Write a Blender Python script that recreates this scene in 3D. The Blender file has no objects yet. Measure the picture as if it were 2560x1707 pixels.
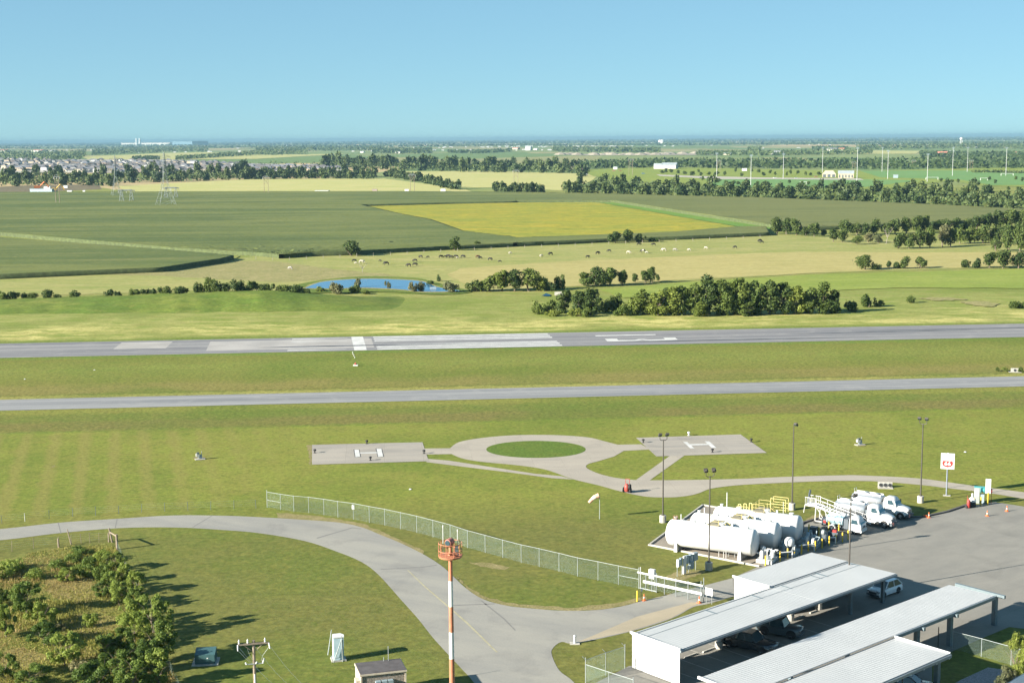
import bpy, bmesh, math, random
import numpy as np
from mathutils import Vector, Matrix
from mathutils.geometry import tessellate_polygon

sc = bpy.context.scene
col = sc.collection
R = math.radians

# ------------------------------------------------------------------ camera
CAM_H, FOC, HORIZON = 52.0, 3556.0, 347.0       # eye height (m), focal length and horizon of the 2560 px survey photo
ROLL = R(0.40)
pitch = math.atan((853.5 - HORIZON) / FOC)
fwd = Vector((0, math.cos(pitch), -math.sin(pitch)))
rt0 = Vector((1, 0, 0)); up0 = rt0.cross(fwd)
rt = rt0 * math.cos(ROLL) - up0 * math.sin(ROLL)
up = rt0 * math.sin(ROLL) + up0 * math.cos(ROLL)
cd = bpy.data.cameras.new('camera')
cam = bpy.data.objects.new('camera', cd); col.objects.link(cam)
cam.matrix_world = Matrix(((rt.x, up.x, -fwd.x, 0), (rt.y, up.y, -fwd.y, 0), (rt.z, up.z, -fwd.z, CAM_H), (0, 0, 0, 1)))
cd.sensor_width = 36.0; cd.lens = 36.0 * FOC / 2560.0
cd.clip_start = 1.0; cd.clip_end = 90000.0
sc.camera = cam

# ------------------------------------------------------------------ sky, sun, exposure
SUN_EL, SUN_TO = R(20.5), Vector((-0.906, -0.42, 0)).normalized()     # low sun behind the camera's left shoulder
w = bpy.data.worlds.new('World'); sc.world = w; w.use_nodes = True
nt = w.node_tree; nt.nodes.clear()
sky = nt.nodes.new('ShaderNodeTexSky'); sky.sky_type = 'NISHITA'; sky.sun_disc = False
sky.sun_elevation = SUN_EL; sky.sun_rotation = math.atan2(SUN_TO.x, SUN_TO.y)
sky.altitude = 200; sky.air_density = 0.6; sky.dust_density = 0.0; sky.ozone_density = 3.0
tint = nt.nodes.new('ShaderNodeMix'); tint.data_type = 'RGBA'; tint.blend_type = 'MULTIPLY'; tint.inputs[0].default_value = 1.0
tint.inputs[7].default_value = (0.72, 1.14, 1.27, 1)
bg = nt.nodes.new('ShaderNodeBackground'); bg.inputs[1].default_value = 0.085
wo = nt.nodes.new('ShaderNodeOutputWorld')
gm = nt.nodes.new('ShaderNodeGamma'); gm.inputs[1].default_value = 0.42      # flatter, paler sky, as the photograph's
nt.links.new(sky.outputs[0], gm.inputs[0]); nt.links.new(gm.outputs[0], tint.inputs[6]); nt.links.new(tint.outputs[2], bg.inputs[0]); nt.links.new(bg.outputs[0], wo.inputs[0])
sl = bpy.data.lights.new('sun', 'SUN'); sl.energy = 5.0; sl.angle = R(0.5); sl.color = (1.0, 0.93, 0.80)
so = bpy.data.objects.new('sun', sl); col.objects.link(so)
sdir = Vector((SUN_TO.x * math.cos(SUN_EL), SUN_TO.y * math.cos(SUN_EL), math.sin(SUN_EL)))
so.rotation_euler = sdir.to_track_quat('Z', 'Y').to_euler(); so.location = sdir * 300
sc.view_settings.view_transform = 'Standard'; sc.view_settings.look = 'None'
sc.view_settings.exposure = 1.8; sc.view_settings.gamma = 1.0; sc.view_settings.use_curve_mapping = False
sc.render.engine = 'CYCLES'
sc.cycles.max_bounces = 5; sc.cycles.diffuse_bounces = 2; sc.cycles.glossy_bounces = 2; sc.cycles.transmission_bounces = 3
sc.cycles.volume_bounces = 0; sc.cycles.transparent_max_bounces = 6
sc.cycles.use_denoising = True; sc.cycles.use_adaptive_sampling = True; sc.cycles.adaptive_threshold = 0.02
sc.cycles.caustics_reflective = False; sc.cycles.caustics_refractive = False
sc.render.film_transparent = False

# ------------------------------------------------------------------ survey: a point of the survey photo -> a point on the ground (or on height z)
def P(px, py, z=0.0):
    d = fwd + rt * ((px - 1280.0) / FOC) + up * ((853.5 - py) / FOC)
    t = (z - CAM_H) / d.z
    return Vector((d.x * t, d.y * t, z))
def hor(px):
    return HORIZON - (px - 1280.0) * math.tan(ROLL)
def high(px, yb, yt):            # height of an upright thing seen from base yb to top yt
    return CAM_H * (yb - yt) / (yb - hor(px))
def poly(pts, z=0.0):
    return [P(a, b, 0.0) + Vector((0, 0, z)) for a, b in pts]

rnd = random.Random(7)
# ------------------------------------------------------------------ mesh and object helpers
class MB:
    def __init__(s): s.v = []; s.f = []; s.m = []; s.M = Matrix.Identity(4)
    def put(s, vs, fs, m=0):
        o = len(s.v); M = s.M
        s.v += [tuple(M @ Vector(p)) for p in vs]
        s.f += [tuple(i + o for i in f) for f in fs]; s.m += [m] * len(fs); return s
    def box(s, c, d, m=0, rz=0.0, ry=0.0, rx=0.0, top=1.0):
        x, y, z = d[0] / 2, d[1] / 2, d[2] / 2
        q = Matrix.Rotation(rz, 3, 'Z') @ Matrix.Rotation(ry, 3, 'Y') @ Matrix.Rotation(rx, 3, 'X')
        vs = [Vector(c) + q @ Vector((i * x * (top if k > 0 else 1), j * y * (top if k > 0 else 1), k * z)) for k in (-1, 1) for j in (-1, 1) for i in (-1, 1)]
        return s.put(vs, [(0, 2, 3, 1), (4, 5, 7, 6), (0, 1, 5, 4), (2, 6, 7, 3), (0, 4, 6, 2), (1, 3, 7, 5)], m)
    def cyl(s, a, b, r0, r1=None, n=8, m=0, caps=True):
        a, b = Vector(a), Vector(b); r1 = r0 if r1 is None else r1
        ax = (b - a).normalized(); t = Vector((0, 0, 1)) if abs(ax.z) < .9 else Vector((1, 0, 0))
        e1 = ax.cross(t).normalized(); e2 = ax.cross(e1)
        vs = [c + (e1 * math.cos(2 * math.pi * i / n) + e2 * math.sin(2 * math.pi * i / n)) * r for c, r in ((a, r0), (b, r1)) for i in range(n)]
        fs = [(i, (i + 1) % n, n + (i + 1) % n, n + i) for i in range(n)]
        if caps: fs += [tuple(range(n - 1, -1, -1)), tuple(range(n, 2 * n))]
        return s.put(vs, fs, m)
    def bar(s, a, b, w, h=None, m=0):          # square bar
        return s.cyl(a, b, w * .707, None, 4, m)
    def path(s, pts, r, n=6, m=0):
        for a, b in zip(pts[:-1], pts[1:]): s.cyl(a, b, r, r, n, m)
        return s
    def lathe(s, prof, n=16, m=0, axis='Z', c=(0, 0, 0)):   # prof: (radius, height)
        vs = []
        for r, h in prof:
            for i in range(n):
                a = 2 * math.pi * i / n; x, y = r * math.cos(a), r * math.sin(a)
                vs.append(Vector(c) + (Vector((x, y, h)) if axis == 'Z' else Vector((h, x, y)) if axis == 'X' else Vector((y, h, x))))
        fs = [(k * n + i, k * n + (i + 1) % n, (k + 1) * n + (i + 1) % n, (k + 1) * n + i) for k in range(len(prof) - 1) for i in range(n)]
        fs += [tuple(range(n - 1, -1, -1)), tuple(range((len(prof) - 1) * n, len(prof) * n))]
        return s.put(vs, fs, m)
    def prism(s, pts, z0, z1, m=0):            # plan outline between two heights
        n = len(pts); vs = [(p[0], p[1], z0) for p in pts] + [(p[0], p[1], z1) for p in pts]
        tri = tessellate_polygon([[Vector((p[0], p[1], 0)) for p in pts]])
        area = sum(pts[i][0] * pts[(i + 1) % n][1] - pts[(i + 1) % n][0] * pts[i][1] for i in range(n))
        fs = []
        for t in tri:
            a, b, c = [Vector((pts[i][0], pts[i][1], 0)) for i in t]
            t = t if (b - a).cross(c - a).z > 0 else t[::-1]
            fs += [tuple(i + n for i in t), tuple(t[::-1])]
        for i in range(n):
            j = (i + 1) % n
            fs.append((i, j, n + j, n + i) if area > 0 else (j, i, n + i, n + j))
        return s.put(vs, fs, m)
    def side(s, pts, y0, y1, m=0):             # side-view outline (x, z) between two widths
        M0 = s.M; s.M = M0 @ Matrix(((1, 0, 0, 0), (0, 0, -1, 0), (0, 1, 0, 0), (0, 0, 0, 1)))
        s.prism(pts, -y1, -y0, m); s.M = M0; return s
    def build(s, name, mats, parent=None, loc=None, rz=0.0, smooth=False, label=None, cat=None, group=None, kind=None):
        me = bpy.data.meshes.new(name); me.from_pydata(s.v, [], s.f)
        for mt in (mats if isinstance(mats, (list, tuple)) else [mats]): me.materials.append(mt)
        if any(s.m): me.polygons.foreach_set('material_index', s.m)
        if smooth:
            me.polygons.foreach_set('use_smooth', [True] * len(s.f)); me.set_sharp_from_angle(angle=R(42))
        me.update()
        return obj(name, me, parent, loc, rz, label, cat, group, kind)
def obj(name, me, parent=None, loc=None, rz=0.0, label=None, cat=None, group=None, kind=None):
    o = bpy.data.objects.new(name, me); col.objects.link(o)
    if parent: o.parent = parent
    if loc is not None: o.location = loc
    if rz: o.rotation_euler.z = rz
    return tag(o, label, cat, group, kind)
def tag(o, label=None, cat=None, group=None, kind=None):
    for k, v in (('label', label), ('category', cat), ('group', group), ('kind', kind)):
        if v: o[k] = v
    return o
def thing(name, label, cat, loc=(0, 0, 0), rz=0.0, group=None):
    return obj(name, None, None, loc, rz, label, cat, group)
def dup(root, loc, rz=None, label=None, scale=None, group=None):
    r = root.copy(); col.objects.link(r); r.location = loc
    if rz is not None: r.rotation_euler.z = rz
    if label: r['label'] = label
    if group: r['group'] = group
    if scale is not None: r.scale = scale if isinstance(scale, (tuple, list)) else (scale,) * 3
    for ch in root.children:
        c = ch.copy(); col.objects.link(c); c.parent = r
        for g in ch.children:
            d = g.copy(); col.objects.link(d); d.parent = c
    return r
ORD = ['first', 'second', 'third', 'fourth', 'fifth', 'sixth', 'seventh', 'eighth', 'ninth', 'tenth', 'eleventh', 'twelfth', 'thirteenth', 'fourteenth', 'fifteenth', 'sixteenth']

# ------------------------------------------------------------------ materials
def new_mat(name):
    m = bpy.data.materials.new(name); m.use_nodes = True
    t = m.node_tree; b = t.nodes['Principled BSDF']; return m, t, b
def node(t, kind, **kw):
    n = t.nodes.new(kind)
    for k, v in kw.items():
        if isinstance(k, str) and k.startswith('i_'):
            n.inputs[int(k[2:])].default_value = v
        else: setattr(n, k, v)
    return n
def mixc(t, fac, a, b, blend='MIX'):
    n = node(t, 'ShaderNodeMix', data_type='RGBA', blend_type=blend)
    for s, x in ((0, fac), (6, a), (7, b)):
        if hasattr(x, 'node'): t.links.new(x, n.inputs[s])
        elif s == 0: n.inputs[0].default_value = x
        else: n.inputs[s].default_value = (*x, 1) if len(x) == 3 else x
    return n.outputs[2]
def maprange(t, src, a, b, c=0.0, d=1.0):
    n = node(t, 'ShaderNodeMapRange'); t.links.new(src, n.inputs[0])
    for i, x in enumerate((a, b, c, d)): n.inputs[i + 1].default_value = x
    return n.outputs[0]
def noise(t, pos, scale, detail=3.0, rough=.55, dist=0.0):
    n = node(t, 'ShaderNodeTexNoise'); t.links.new(pos, n.inputs['Vector'])
    n.inputs['Scale'].default_value = scale; n.inputs['Detail'].default_value = detail
    n.inputs['Roughness'].default_value = rough; n.inputs['Distortion'].default_value = dist
    return n.outputs[0]
def wpos(t, sx=1, sy=1, sz=1, rz=0.0):
    g = node(t, 'ShaderNodeNewGeometry'); m = node(t, 'ShaderNodeMapping')
    m.inputs['Scale'].default_value = (sx, sy, sz); m.inputs['Rotation'].default_value = (0, 0, rz)
    t.links.new(g.outputs['Position'], m.inputs['Vector']); return m.outputs[0]
def opos(t):
    return node(t, 'ShaderNodeTexCoord').outputs['Object']
def set_bump(t, b, h, strength=.3, dist=.05):
    n = node(t, 'ShaderNodeBump'); n.inputs['Strength'].default_value = strength; n.inputs['Distance'].default_value = dist
    t.links.new(h, n.inputs['Height']); t.links.new(n.outputs[0], b.inputs['Normal'])
def plain(name, c, rough=.6, metal=0.0, var=.12, scale=3.0, dirt=None, spec=.4):
    m, t, b = new_mat(name); p = opos(t)
    n1 = noise(t, p, scale, 4); lo = tuple(x * (1 - var) for x in c); hi = tuple(min(1, x * (1 + var)) for x in c)
    out = mixc(t, maprange(t, n1, .3, .7), lo, hi)
    if dirt:
        n2 = noise(t, p, scale * .45, 5, .65, .6); out = mixc(t, maprange(t, n2, .55, .78, 0, .6), out, dirt)
    t.links.new(out, b.inputs['Base Color']); b.inputs['Roughness'].default_value = rough
    b.inputs['Metallic'].default_value = metal; b.inputs['Specular IOR Level'].default_value = spec
    return m
def vivid(c): return (c[0] * 1.08, c[1] * 1.12, c[2] * .88)
def grass_mat(name, a, b2, c3, big=.03, mid=.22, fine=2.2, c4=None, stretch=1.0, fb=.5):
    """three tones of turf mixed at three sizes, c4 = bare or dry spots"""
    a, b2, c3 = vivid(a), vivid(b2), vivid(c3); c4 = vivid(c4) if c4 else None
    m, t, b = new_mat(name); p = wpos(t, 1, stretch, 1)
    n1 = noise(t, p, big, 3, .55, .4); n2 = noise(t, p, mid, 5, .65, .3); n3 = noise(t, p, fine, 4, .7)
    out = mixc(t, maprange(t, n1, .36, .64), a, b2)
    out = mixc(t, maprange(t, n2, .42, .7, 0, .75), out, c3)
    if c4:
        n4 = noise(t, p, mid * .55, 6, .7, 1.0); out = mixc(t, maprange(t, n4, .56, .72, 0, .7), out, c4)
    k = maprange(t, n3, .28, .72, 1 - fb, 1 + fb)
    cb = node(t, 'ShaderNodeCombineColor'); [t.links.new(k, cb.inputs[i]) for i in range(3)]
    out = mixc(t, 1.0, out, cb.outputs[0], 'MULTIPLY')
    t.links.new(out, b.inputs['Base Color']); b.inputs['Roughness'].default_value = .95
    b.inputs['Specular IOR Level'].default_value = .12
    set_bump(t, b, n3, .5, .12)
    return m
def pave_mat(name, base, streak, dark, rot=0.0, sx=.02, sy=.6, joint=None, rough=.85):
    """pavement: fine grain, long wheel streaks along rot, stains, optional slab joints"""
    m, t, b = new_mat(name); p = wpos(t)
    ps = wpos(t, 1, 1, 1, -rot); mp = node(t, 'ShaderNodeMapping'); mp.inputs['Scale'].default_value = (sx, sy, 1)
    t.links.new(ps, mp.inputs['Vector'])
    n1 = noise(t, mp.outputs[0], 1.0, 5, .6); n2 = noise(t, p, .18, 6, .65, .5); n3 = noise(t, p, 7, 3, .7)
    out = mixc(t, maprange(t, n1, .4, .66), base, streak)
    out = mixc(t, maprange(t, n2, .52, .74, 0, .55), out, dark)
    k = maprange(t, n3, .3, .7, .9, 1.1); cb = node(t, 'ShaderNodeCombineColor'); [t.links.new(k, cb.inputs[i]) for i in range(3)]
    out = mixc(t, 1.0, out, cb.outputs[0], 'MULTIPLY')
    if joint:
        br = node(t, 'ShaderNodeTexBrick', offset=0.0); t.links.new(ps, br.inputs['Vector'])
        br.inputs['Scale'].default_value = 1.0; br.inputs['Mortar Size'].default_value = joint[2]; br.inputs['Brick Width'].default_value = joint[0]; br.inputs['Row Height'].default_value = joint[1]
        br.inputs['Color1'].default_value = (1, 1, 1, 1); br.inputs['Color2'].default_value = (.93, .93, .93, 1); br.inputs['Mortar'].default_value = (.5, .48, .46, 1)
        br.inputs['Mortar Smooth'].default_value = .3
        out = mixc(t, .8, out, br.outputs[0], 'MULTIPLY')
    t.links.new(out, b.inputs['Base Color']); b.inputs['Roughness'].default_value = rough; b.inputs['Specular IOR Level'].default_value = .25
    set_bump(t, b, n3, .15, .02)
    return m
def leaf_mat(name, dark, light, trans=.3):
    m, t, b = new_mat(name); g = node(t, 'ShaderNodeNewGeometry'); oi = node(t, 'ShaderNodeObjectInfo')
    out = mixc(t, g.outputs['Random Per Island'], dark, light)
    k = maprange(t, oi.outputs['Random'], 0, 1, .72, 1.35); cb = node(t, 'ShaderNodeCombineColor')
    t.links.new(k, cb.inputs[1]); t.links.new(maprange(t, oi.outputs['Random'], 0, 1, .66, 1.55), cb.inputs[0]); t.links.new(k, cb.inputs[2])
    out = mixc(t, 1.0, out, cb.outputs[0], 'MULTIPLY')
    t.links.new(out, b.inputs['Base Color']); b.inputs['Roughness'].default_value = .6; b.inputs['Specular IOR Level'].default_value = .2
    tr = node(t, 'ShaderNodeBsdfTranslucent'); t.links.new(out, tr.inputs[0])
    ms = node(t, 'ShaderNodeMixShader'); ms.inputs[0].default_value = trans
    t.links.new(b.outputs[0], ms.inputs[1]); t.links.new(tr.outputs[0], ms.inputs[2])
    t.links.new(ms.outputs[0], t.nodes['Material Output'].inputs['Surface'])
    return m

RW = R(5.27)                                    # bearing of runway and taxiway
LAWN = ((.108, .118, .030), (.128, .126, .036), (.138, .128, .044), (.175, .145, .068))
M = {}
M['lawn'] = grass_mat('lawn', LAWN[0], LAWN[1], LAWN[2], c4=LAWN[3])
M['lush'] = grass_mat('lush_lawn', (.066, .108, .02), (.08, .118, .024), (.105, .125, .03))

# ------------------------------------------------------------------ ground: one sheet to the horizon
def ground_mat():
    m, t, b = new_mat('ground'); p = wpos(t)
    rot = wpos(t, 1, 1, 1, -RW); sp = node(t, 'ShaderNodeSeparateXYZ'); t.links.new(rot, sp.inputs[0])
    n1 = noise(t, p, .03, 3, .55, .4); n2 = noise(t, p, .2, 5, .65, .3); n3 = noise(t, p, 1.3, 6, .78); n4 = noise(t, p, .006, 4, .6)
    nb = noise(t, p, .5, 4, .65)
    ad = node(t, 'ShaderNodeMath', operation='MULTIPLY_ADD'); t.links.new(maprange(t, nb, .2, .8, -1.6, 1.6), ad.inputs[0]); ad.inputs[1].default_value = 1.0
    t.links.new(sp.outputs[1], ad.inputs[2])
    rp = node(t, 'ShaderNodeValToRGB'); t.links.new(maprange(t, ad.outputs[0], 230, 480), rp.inputs[0])
    G0, BR, GR, YG, PALE, DK, DRY, OL, ST = (.125, .130, .034), (.132, .116, .046), (.108, .128, .034), (.165, .165, .046), (.235, .215, .078), (.08, .092, .026), (.17, .145, .056), (.132, .138, .036), (.45, .39, .185)
    stops = [(230, (.163, .174, .042)), (257.0, (.163, .174, .042)), (258.0, (.175, .19, .04)), (259.6, (.10, .135, .03)), (260.6, BR), (267, BR), (270.5, GR), (275, GR), (278, YG), (281.5, YG), (293.5, PALE), (297.8, PALE), (298.4, DK), (299.6, DRY), (308, DRY), (314, OL), (332, (.15, .17, .045)), (347, OL), (350, (.10, .15, .032)),
             (379, (.12, .16, .04)), (382, (.15, .18, .05)), (386, ST), (402, ST), (412, (.32, .30, .13)), (430, (.25, .25, .10)), (465, (.20, .215, .075)), (480, (.25, .235, .10))]
    e = rp.color_ramp.elements
    while len(e) < len(stops): e.new(0.5)
    for el, (v, c) in zip(e, stops): el.position = (v - 230) / 250; el.color = (*vivid(c), 1)
    near = rp.outputs[0]
    # grass that varies from patch to patch, most in the hay beyond the runway
    hay = maprange(t, sp.outputs[1], 380, 386)
    sv = wpos(t, .35, 1, 1, -RW); ns = noise(t, sv, .22, 6, .7, .5)
    n6 = noise(t, p, .55, 7, .75, .9)
    lawn_near = maprange(t, sp.outputs[1], 205, 185)
    near = mixc(t, lawn_near, near, (.118, .124, .034))
    lawn_only = maprange(t, sp.outputs[1], 262, 256)
    out = mixc(t, maprange(t, n2, .40, .70, 0, .55), near, (0.150, 0.136, 0.036))
    out = mixc(t, maprange(t, n1, .46, .66, 0, .6), out, (0.088, 0.133, 0.019))
    out = mixc(t, maprange(t, n6, .50, .68, 0, .75), out, (0.165, 0.159, 0.038))
    out = mixc(t, maprange(t, n6, .48, .32, 0, .65), out, (0.075, 0.104, 0.016))
    # mowing stripes at the left of the lawn
    sx_ = node(t, 'ShaderNodeSeparateXYZ'); t.links.new(p, sx_.inputs[0])
    d1 = node(t, 'ShaderNodeMath', operation='MULTIPLY_ADD'); t.links.new(sx_.outputs[1], d1.inputs[0]); d1.inputs[1].default_value = .26
    d0 = node(t, 'ShaderNodeMath', operation='MULTIPLY'); t.links.new(sx_.outputs[0], d0.inputs[0]); d0.inputs[1].default_value = .965; t.links.new(d0.outputs[0], d1.inputs[2])
    d2 = node(t, 'ShaderNodeMath', operation='MULTIPLY'); t.links.new(d1.outputs[0], d2.inputs[0]); d2.inputs[1].default_value = 1.25
    d2b = node(t, 'ShaderNodeMath', operation='ADD'); t.links.new(d2.outputs[0], d2b.inputs[0]); t.links.new(maprange(t, n2, .2, .8, -1, 1), d2b.inputs[1])
    d3 = node(t, 'ShaderNodeMath', operation='SINE'); t.links.new(d2b.outputs[0], d3.inputs[0])
    ms_ = node(t, 'ShaderNodeMath', operation='MULTIPLY'); t.links.new(maprange(t, sx_.outputs[0], -30, -62), ms_.inputs[0]); t.links.new(maprange(t, d3.outputs[0], -.2, .9, 0, .5), ms_.inputs[1])
    ms2 = node(t, 'ShaderNodeMath', operation='MULTIPLY'); t.links.new(ms_.outputs[0], ms2.inputs[0]); t.links.new(lawn_only, ms2.inputs[1])
    ms3 = node(t, 'ShaderNodeMath', operation='MULTIPLY'); t.links.new(ms2.outputs[0], ms3.inputs[0]); t.links.new(maprange(t, sx_.outputs[1], 180, 200), ms3.inputs[1])
    out = mixc(t, ms3.outputs[0], out, (0.210, 0.180, 0.056))
    f1 = node(t, 'ShaderNodeMath', operation='MULTIPLY'); t.links.new(hay, f1.inputs[0]); t.links.new(maprange(t, ns, .47, .60, 0, .9), f1.inputs[1])
    out = mixc(t, f1.outputs[0], out, (0.150, 0.191, 0.036))
    # farmland beyond: a patchwork of fields
    fp = wpos(t, 1, .32, 1, .25); vo = node(t, 'ShaderNodeTexVoronoi', feature='F1', distance='MANHATTAN'); vo.inputs['Scale'].default_value = .0021; vo.inputs['Randomness'].default_value = .75
    t.links.new(fp, vo.inputs['Vector']); hs = node(t, 'ShaderNodeSeparateColor'); t.links.new(vo.outputs['Color'], hs.inputs[0])
    fr = node(t, 'ShaderNodeValToRGB'); t.links.new(hs.outputs[0], fr.inputs[0]); fr.color_ramp.interpolation = 'CONSTANT'
    fe = fr.color_ramp.elements
    fc = [(0, (.085, .14, .045)), (.2, (.13, .17, .06)), (.4, (.20, .20, .09)), (.58, (.30, .25, .13)), (.7, (.10, .15, .05)), (.86, (.17, .18, .075))]
    while len(fe) < len(fc): fe.new(.5)
    for el, (v, c) in zip(fe, fc): el.position = v; el.color = (c[0] * 1.5, c[1] * 1.35, c[2] * 1.4, 1)
    far = mixc(t, maprange(t, n4, .4, .7, 0, .5), fr.outputs[0], (.12, .15, .06))
    out = mixc(t, maprange(t, sp.outputs[1], 1380, 1560), out, far)
    dryz = node(t, 'ShaderNodeMath', operation='SUBTRACT'); t.links.new(maprange(t, sp.outputs[1], 256, 262, .34, .52), dryz.inputs[0]); t.links.new(maprange(t, sp.outputs[1], 378, 386, 0, .25), dryz.inputs[1])
    kk = node(t, 'ShaderNodeMath', operation='MULTIPLY_ADD'); t.links.new(maprange(t, n3, .32, .68, -1, 1), kk.inputs[0]); t.links.new(dryz.outputs[0], kk.inputs[1]); kk.inputs[2].default_value = 1.0; k = kk.outputs[0]; cb = node(t, 'ShaderNodeCombineColor'); [t.links.new(k, cb.inputs[i]) for i in range(3)]
    out = mixc(t, 1.0, out, cb.outputs[0], 'MULTIPLY')
    t.links.new(out, b.inputs['Base Color']); b.inputs['Roughness'].default_value = .95; b.inputs['Specular IOR Level'].default_value = .1
    set_bump(t, b, n3, .5, .12)
    return m
M['ground'] = ground_mat()
ys = [-300, -60, 60, 110, 160, 210, 260, 310, 360, 420, 500, 600, 750, 950, 1250, 1700, 2400, 3400, 5000, 7500, 11000, 16000, 24000, 34000]
xs = sorted([-x for x in (26000, 14000, 8000, 4500, 2500, 1400, 800, 450, 250, 130, 60)] + [0] + [26000, 14000, 8000, 4500, 2500, 1400, 800, 450, 250, 130, 60])
g = MB(); nx = len(xs)
g.put([(x, y, 0) for y in ys for x in xs], [(j * nx + i, j * nx + i + 1, (j + 1) * nx + i + 1, (j + 1) * nx + i) for j in range(len(ys) - 1) for i in range(nx - 1)])
g.build('ground', M['ground'], kind='structure')

# ------------------------------------------------------------------ haze: the air over the whole plain
hz, t, bb = new_mat('haze'); t.nodes.remove(bb)
pv = node(t, 'ShaderNodeVolumePrincipled'); pv.inputs['Color'].default_value = (.19, .34, .45, 1); pv.inputs['Density'].default_value = 6e-5; pv.inputs['Anisotropy'].default_value = 0.0
t.links.new(pv.outputs[0], t.nodes['Material Output'].inputs['Volume'])
MB().box((0, 16800, 38), (56000, 35000, 78)).build('haze', hz, kind='stuff')

def ragged(pts, step, amp, seed=1):
    r = random.Random(seed); out = []
    for a, b in zip(pts, pts[1:] + pts[:1]):
        L = (b - a).length; n = max(1, int(L / step)); nrm = Vector((-(b - a).y, (b - a).x, 0)).normalized()
        for i in range(n):
            out.append(a.lerp(b, i / n) + nrm * (r.uniform(-amp, amp) if i else 0))
    return out
def sheet(name, px, mat, z, rag=None, kind='structure', thick=None, world=False):
    pts = px if world else poly(px)
    if rag: pts = ragged(pts, rag[0], rag[1])
    pts = [Vector((p.x, p.y, z)) for p in pts]
    b = MB()
    if thick: b.prism(pts, z - thick, z)
    else:
        tri = tessellate_polygon([pts])
        b.put(pts, [t if (pts[t[1]] - pts[t[0]]).cross(pts[t[2]] - pts[t[0]]).z > 0 else t[::-1] for t in tri])
    return b.build(name, mat, kind=kind)
def smooth_px(pts, n=6):            # Catmull-Rom through survey points
    out = []
    for i in range(len(pts) - 1):
        p0 = pts[max(i - 1, 0)]; p1 = pts[i]; p2 = pts[i + 1]; p3 = pts[min(i + 2, len(pts) - 1)]
        for k in range(n):
            t = k / n
            out.append(tuple(.5 * (2 * p1[a] + (p2[a] - p0[a]) * t + (2 * p0[a] - 5 * p1[a] + 4 * p2[a] - p3[a]) * t * t + (3 * p1[a] - p0[a] - 3 * p2[a] + p3[a]) * t ** 3) for a in (0, 1)))
    return out + [pts[-1]]

# ------------------------------------------------------------------ fields beyond the runway
M['straw'] = grass_mat('straw_field', (.36, .32, .17), (.30, .30, .13), (.40, .345, .19), big=.012, mid=.03, fine=.5, c4=(.20, .23, .08), stretch=3.0, fb=.25)
M['pasture'] = grass_mat('pasture_grass', (.22, .215, .085), (.27, .24, .115), (.145, .18, .055), big=.018, mid=.07, fine=.45, c4=(.31, .26, .14), stretch=2.8, fb=.3)
M['tan'] = grass_mat('dry_pasture', (.30, .25, .125), (.26, .225, .105), (.34, .285, .15), big=.02, mid=.06, fine=.4, c4=(.22, .215, .085), stretch=3.2, fb=.28)
M['green'] = grass_mat('bright_grass', (.165, .20, .045), (.20, .225, .06), (.13, .165, .04), big=.02, mid=.07, fine=.9, c4=(.26, .245, .09), stretch=2.0, fb=.3)
M['bank'] = grass_mat('bank_grass', (.085, .125, .026), (.125, .145, .036), (.062, .092, .02), big=.05, mid=.16, fine=1.0, c4=(.17, .165, .055), stretch=1.6, fb=.35)
M['sport'] = grass_mat('sports_turf', (.10, .19, .075), (.12, .21, .085), (.14, .21, .09), big=.01, mid=.02, fine=.2, stretch=2, fb=.1)
M['yellow'] = grass_mat('yellowing_crop', (.30, .235, .036), (.21, .21, .036), (.085, .13, .026), big=.02, mid=.07, fine=.35, c4=(.37, .275, .045), stretch=3.0, fb=.4)
M['lane'] = grass_mat('lane_grass', (.10, .18, .04), (.13, .20, .05), (.09, .15, .03), fine=.8, fb=.2)
M['track'] = grass_mat('field_track', (.185, .185, .06), (.145, .165, .045), (.21, .195, .075), fine=.8, fb=.2)
M['soil'] = grass_mat('dark_soil', (.12, .095, .075), (.15, .12, .09), (.10, .08, .06), big=.02, mid=.06, fine=.3, stretch=2)
M['mud'] = grass_mat('pale_mud', (.25, .21, .12), (.21, .185, .10), (.155, .155, .06), big=.08, mid=.3, fine=1.2, c4=(.12, .14, .045), fb=.4)
M['dirt'] = grass_mat('bare_dirt', (.23, .185, .115), (.19, .155, .09), (.135, .125, .055), big=.2, mid=.7, fine=4, c4=(.15, .15, .045))

sheet('pasture', [(-300, 700), (0, 690), (415, 680), (640, 640), (720, 646), (1130, 625), (1530, 606), (1930, 588), (2560, 610), (2900, 640), (2900, 720), (2560, 668), (2020, 684), (1560, 712), (1150, 732), (760, 728), (480, 728), (0, 742), (-300, 750)], M['pasture'], .10, (9, 1.2))
sheet('dry_pasture', [(1150, 672), (1400, 655), (1700, 641), (2000, 630), (2560, 632), (2900, 640), (2900, 680), (2560, 666), (2300, 672), (2020, 684), (1780, 696), (1560, 710), (1330, 722), (1180, 716), (1120, 690)], M['tan'], .14, (7, 1.5))
sheet('dry_strip', [(160, 686), (420, 676), (590, 652), (700, 655), (860, 676), (1000, 690), (700, 706), (560, 700), (400, 690)], M['mud'], .13, (4, 1.5))
sheet('green_strip', [(1500, 724), (1780, 702), (2020, 688), (2560, 672), (2800, 680), (2800, 724), (2560, 722), (2240, 720), (1900, 736), (1560, 745)], M['green'], .17, (5, 1.5))
sheet('mud_bank', [(2296, 746), (2370, 744), (2420, 750), (2380, 753), (2330, 752)], M['mud'], .19, (2, 1.4))
sheet('mud_bank', [(2400, 755), (2440, 753), (2500, 760), (2480, 768), (2430, 765)], M['mud'], .19, (2, 1.4))
sheet('field_track', [(-300, 575), (0, 592), (220, 612), (430, 631), (600, 641), (585, 650), (408, 633), (185, 616), (0, 602), (-300, 585)], M['track'], .20, (12, .8))
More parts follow.
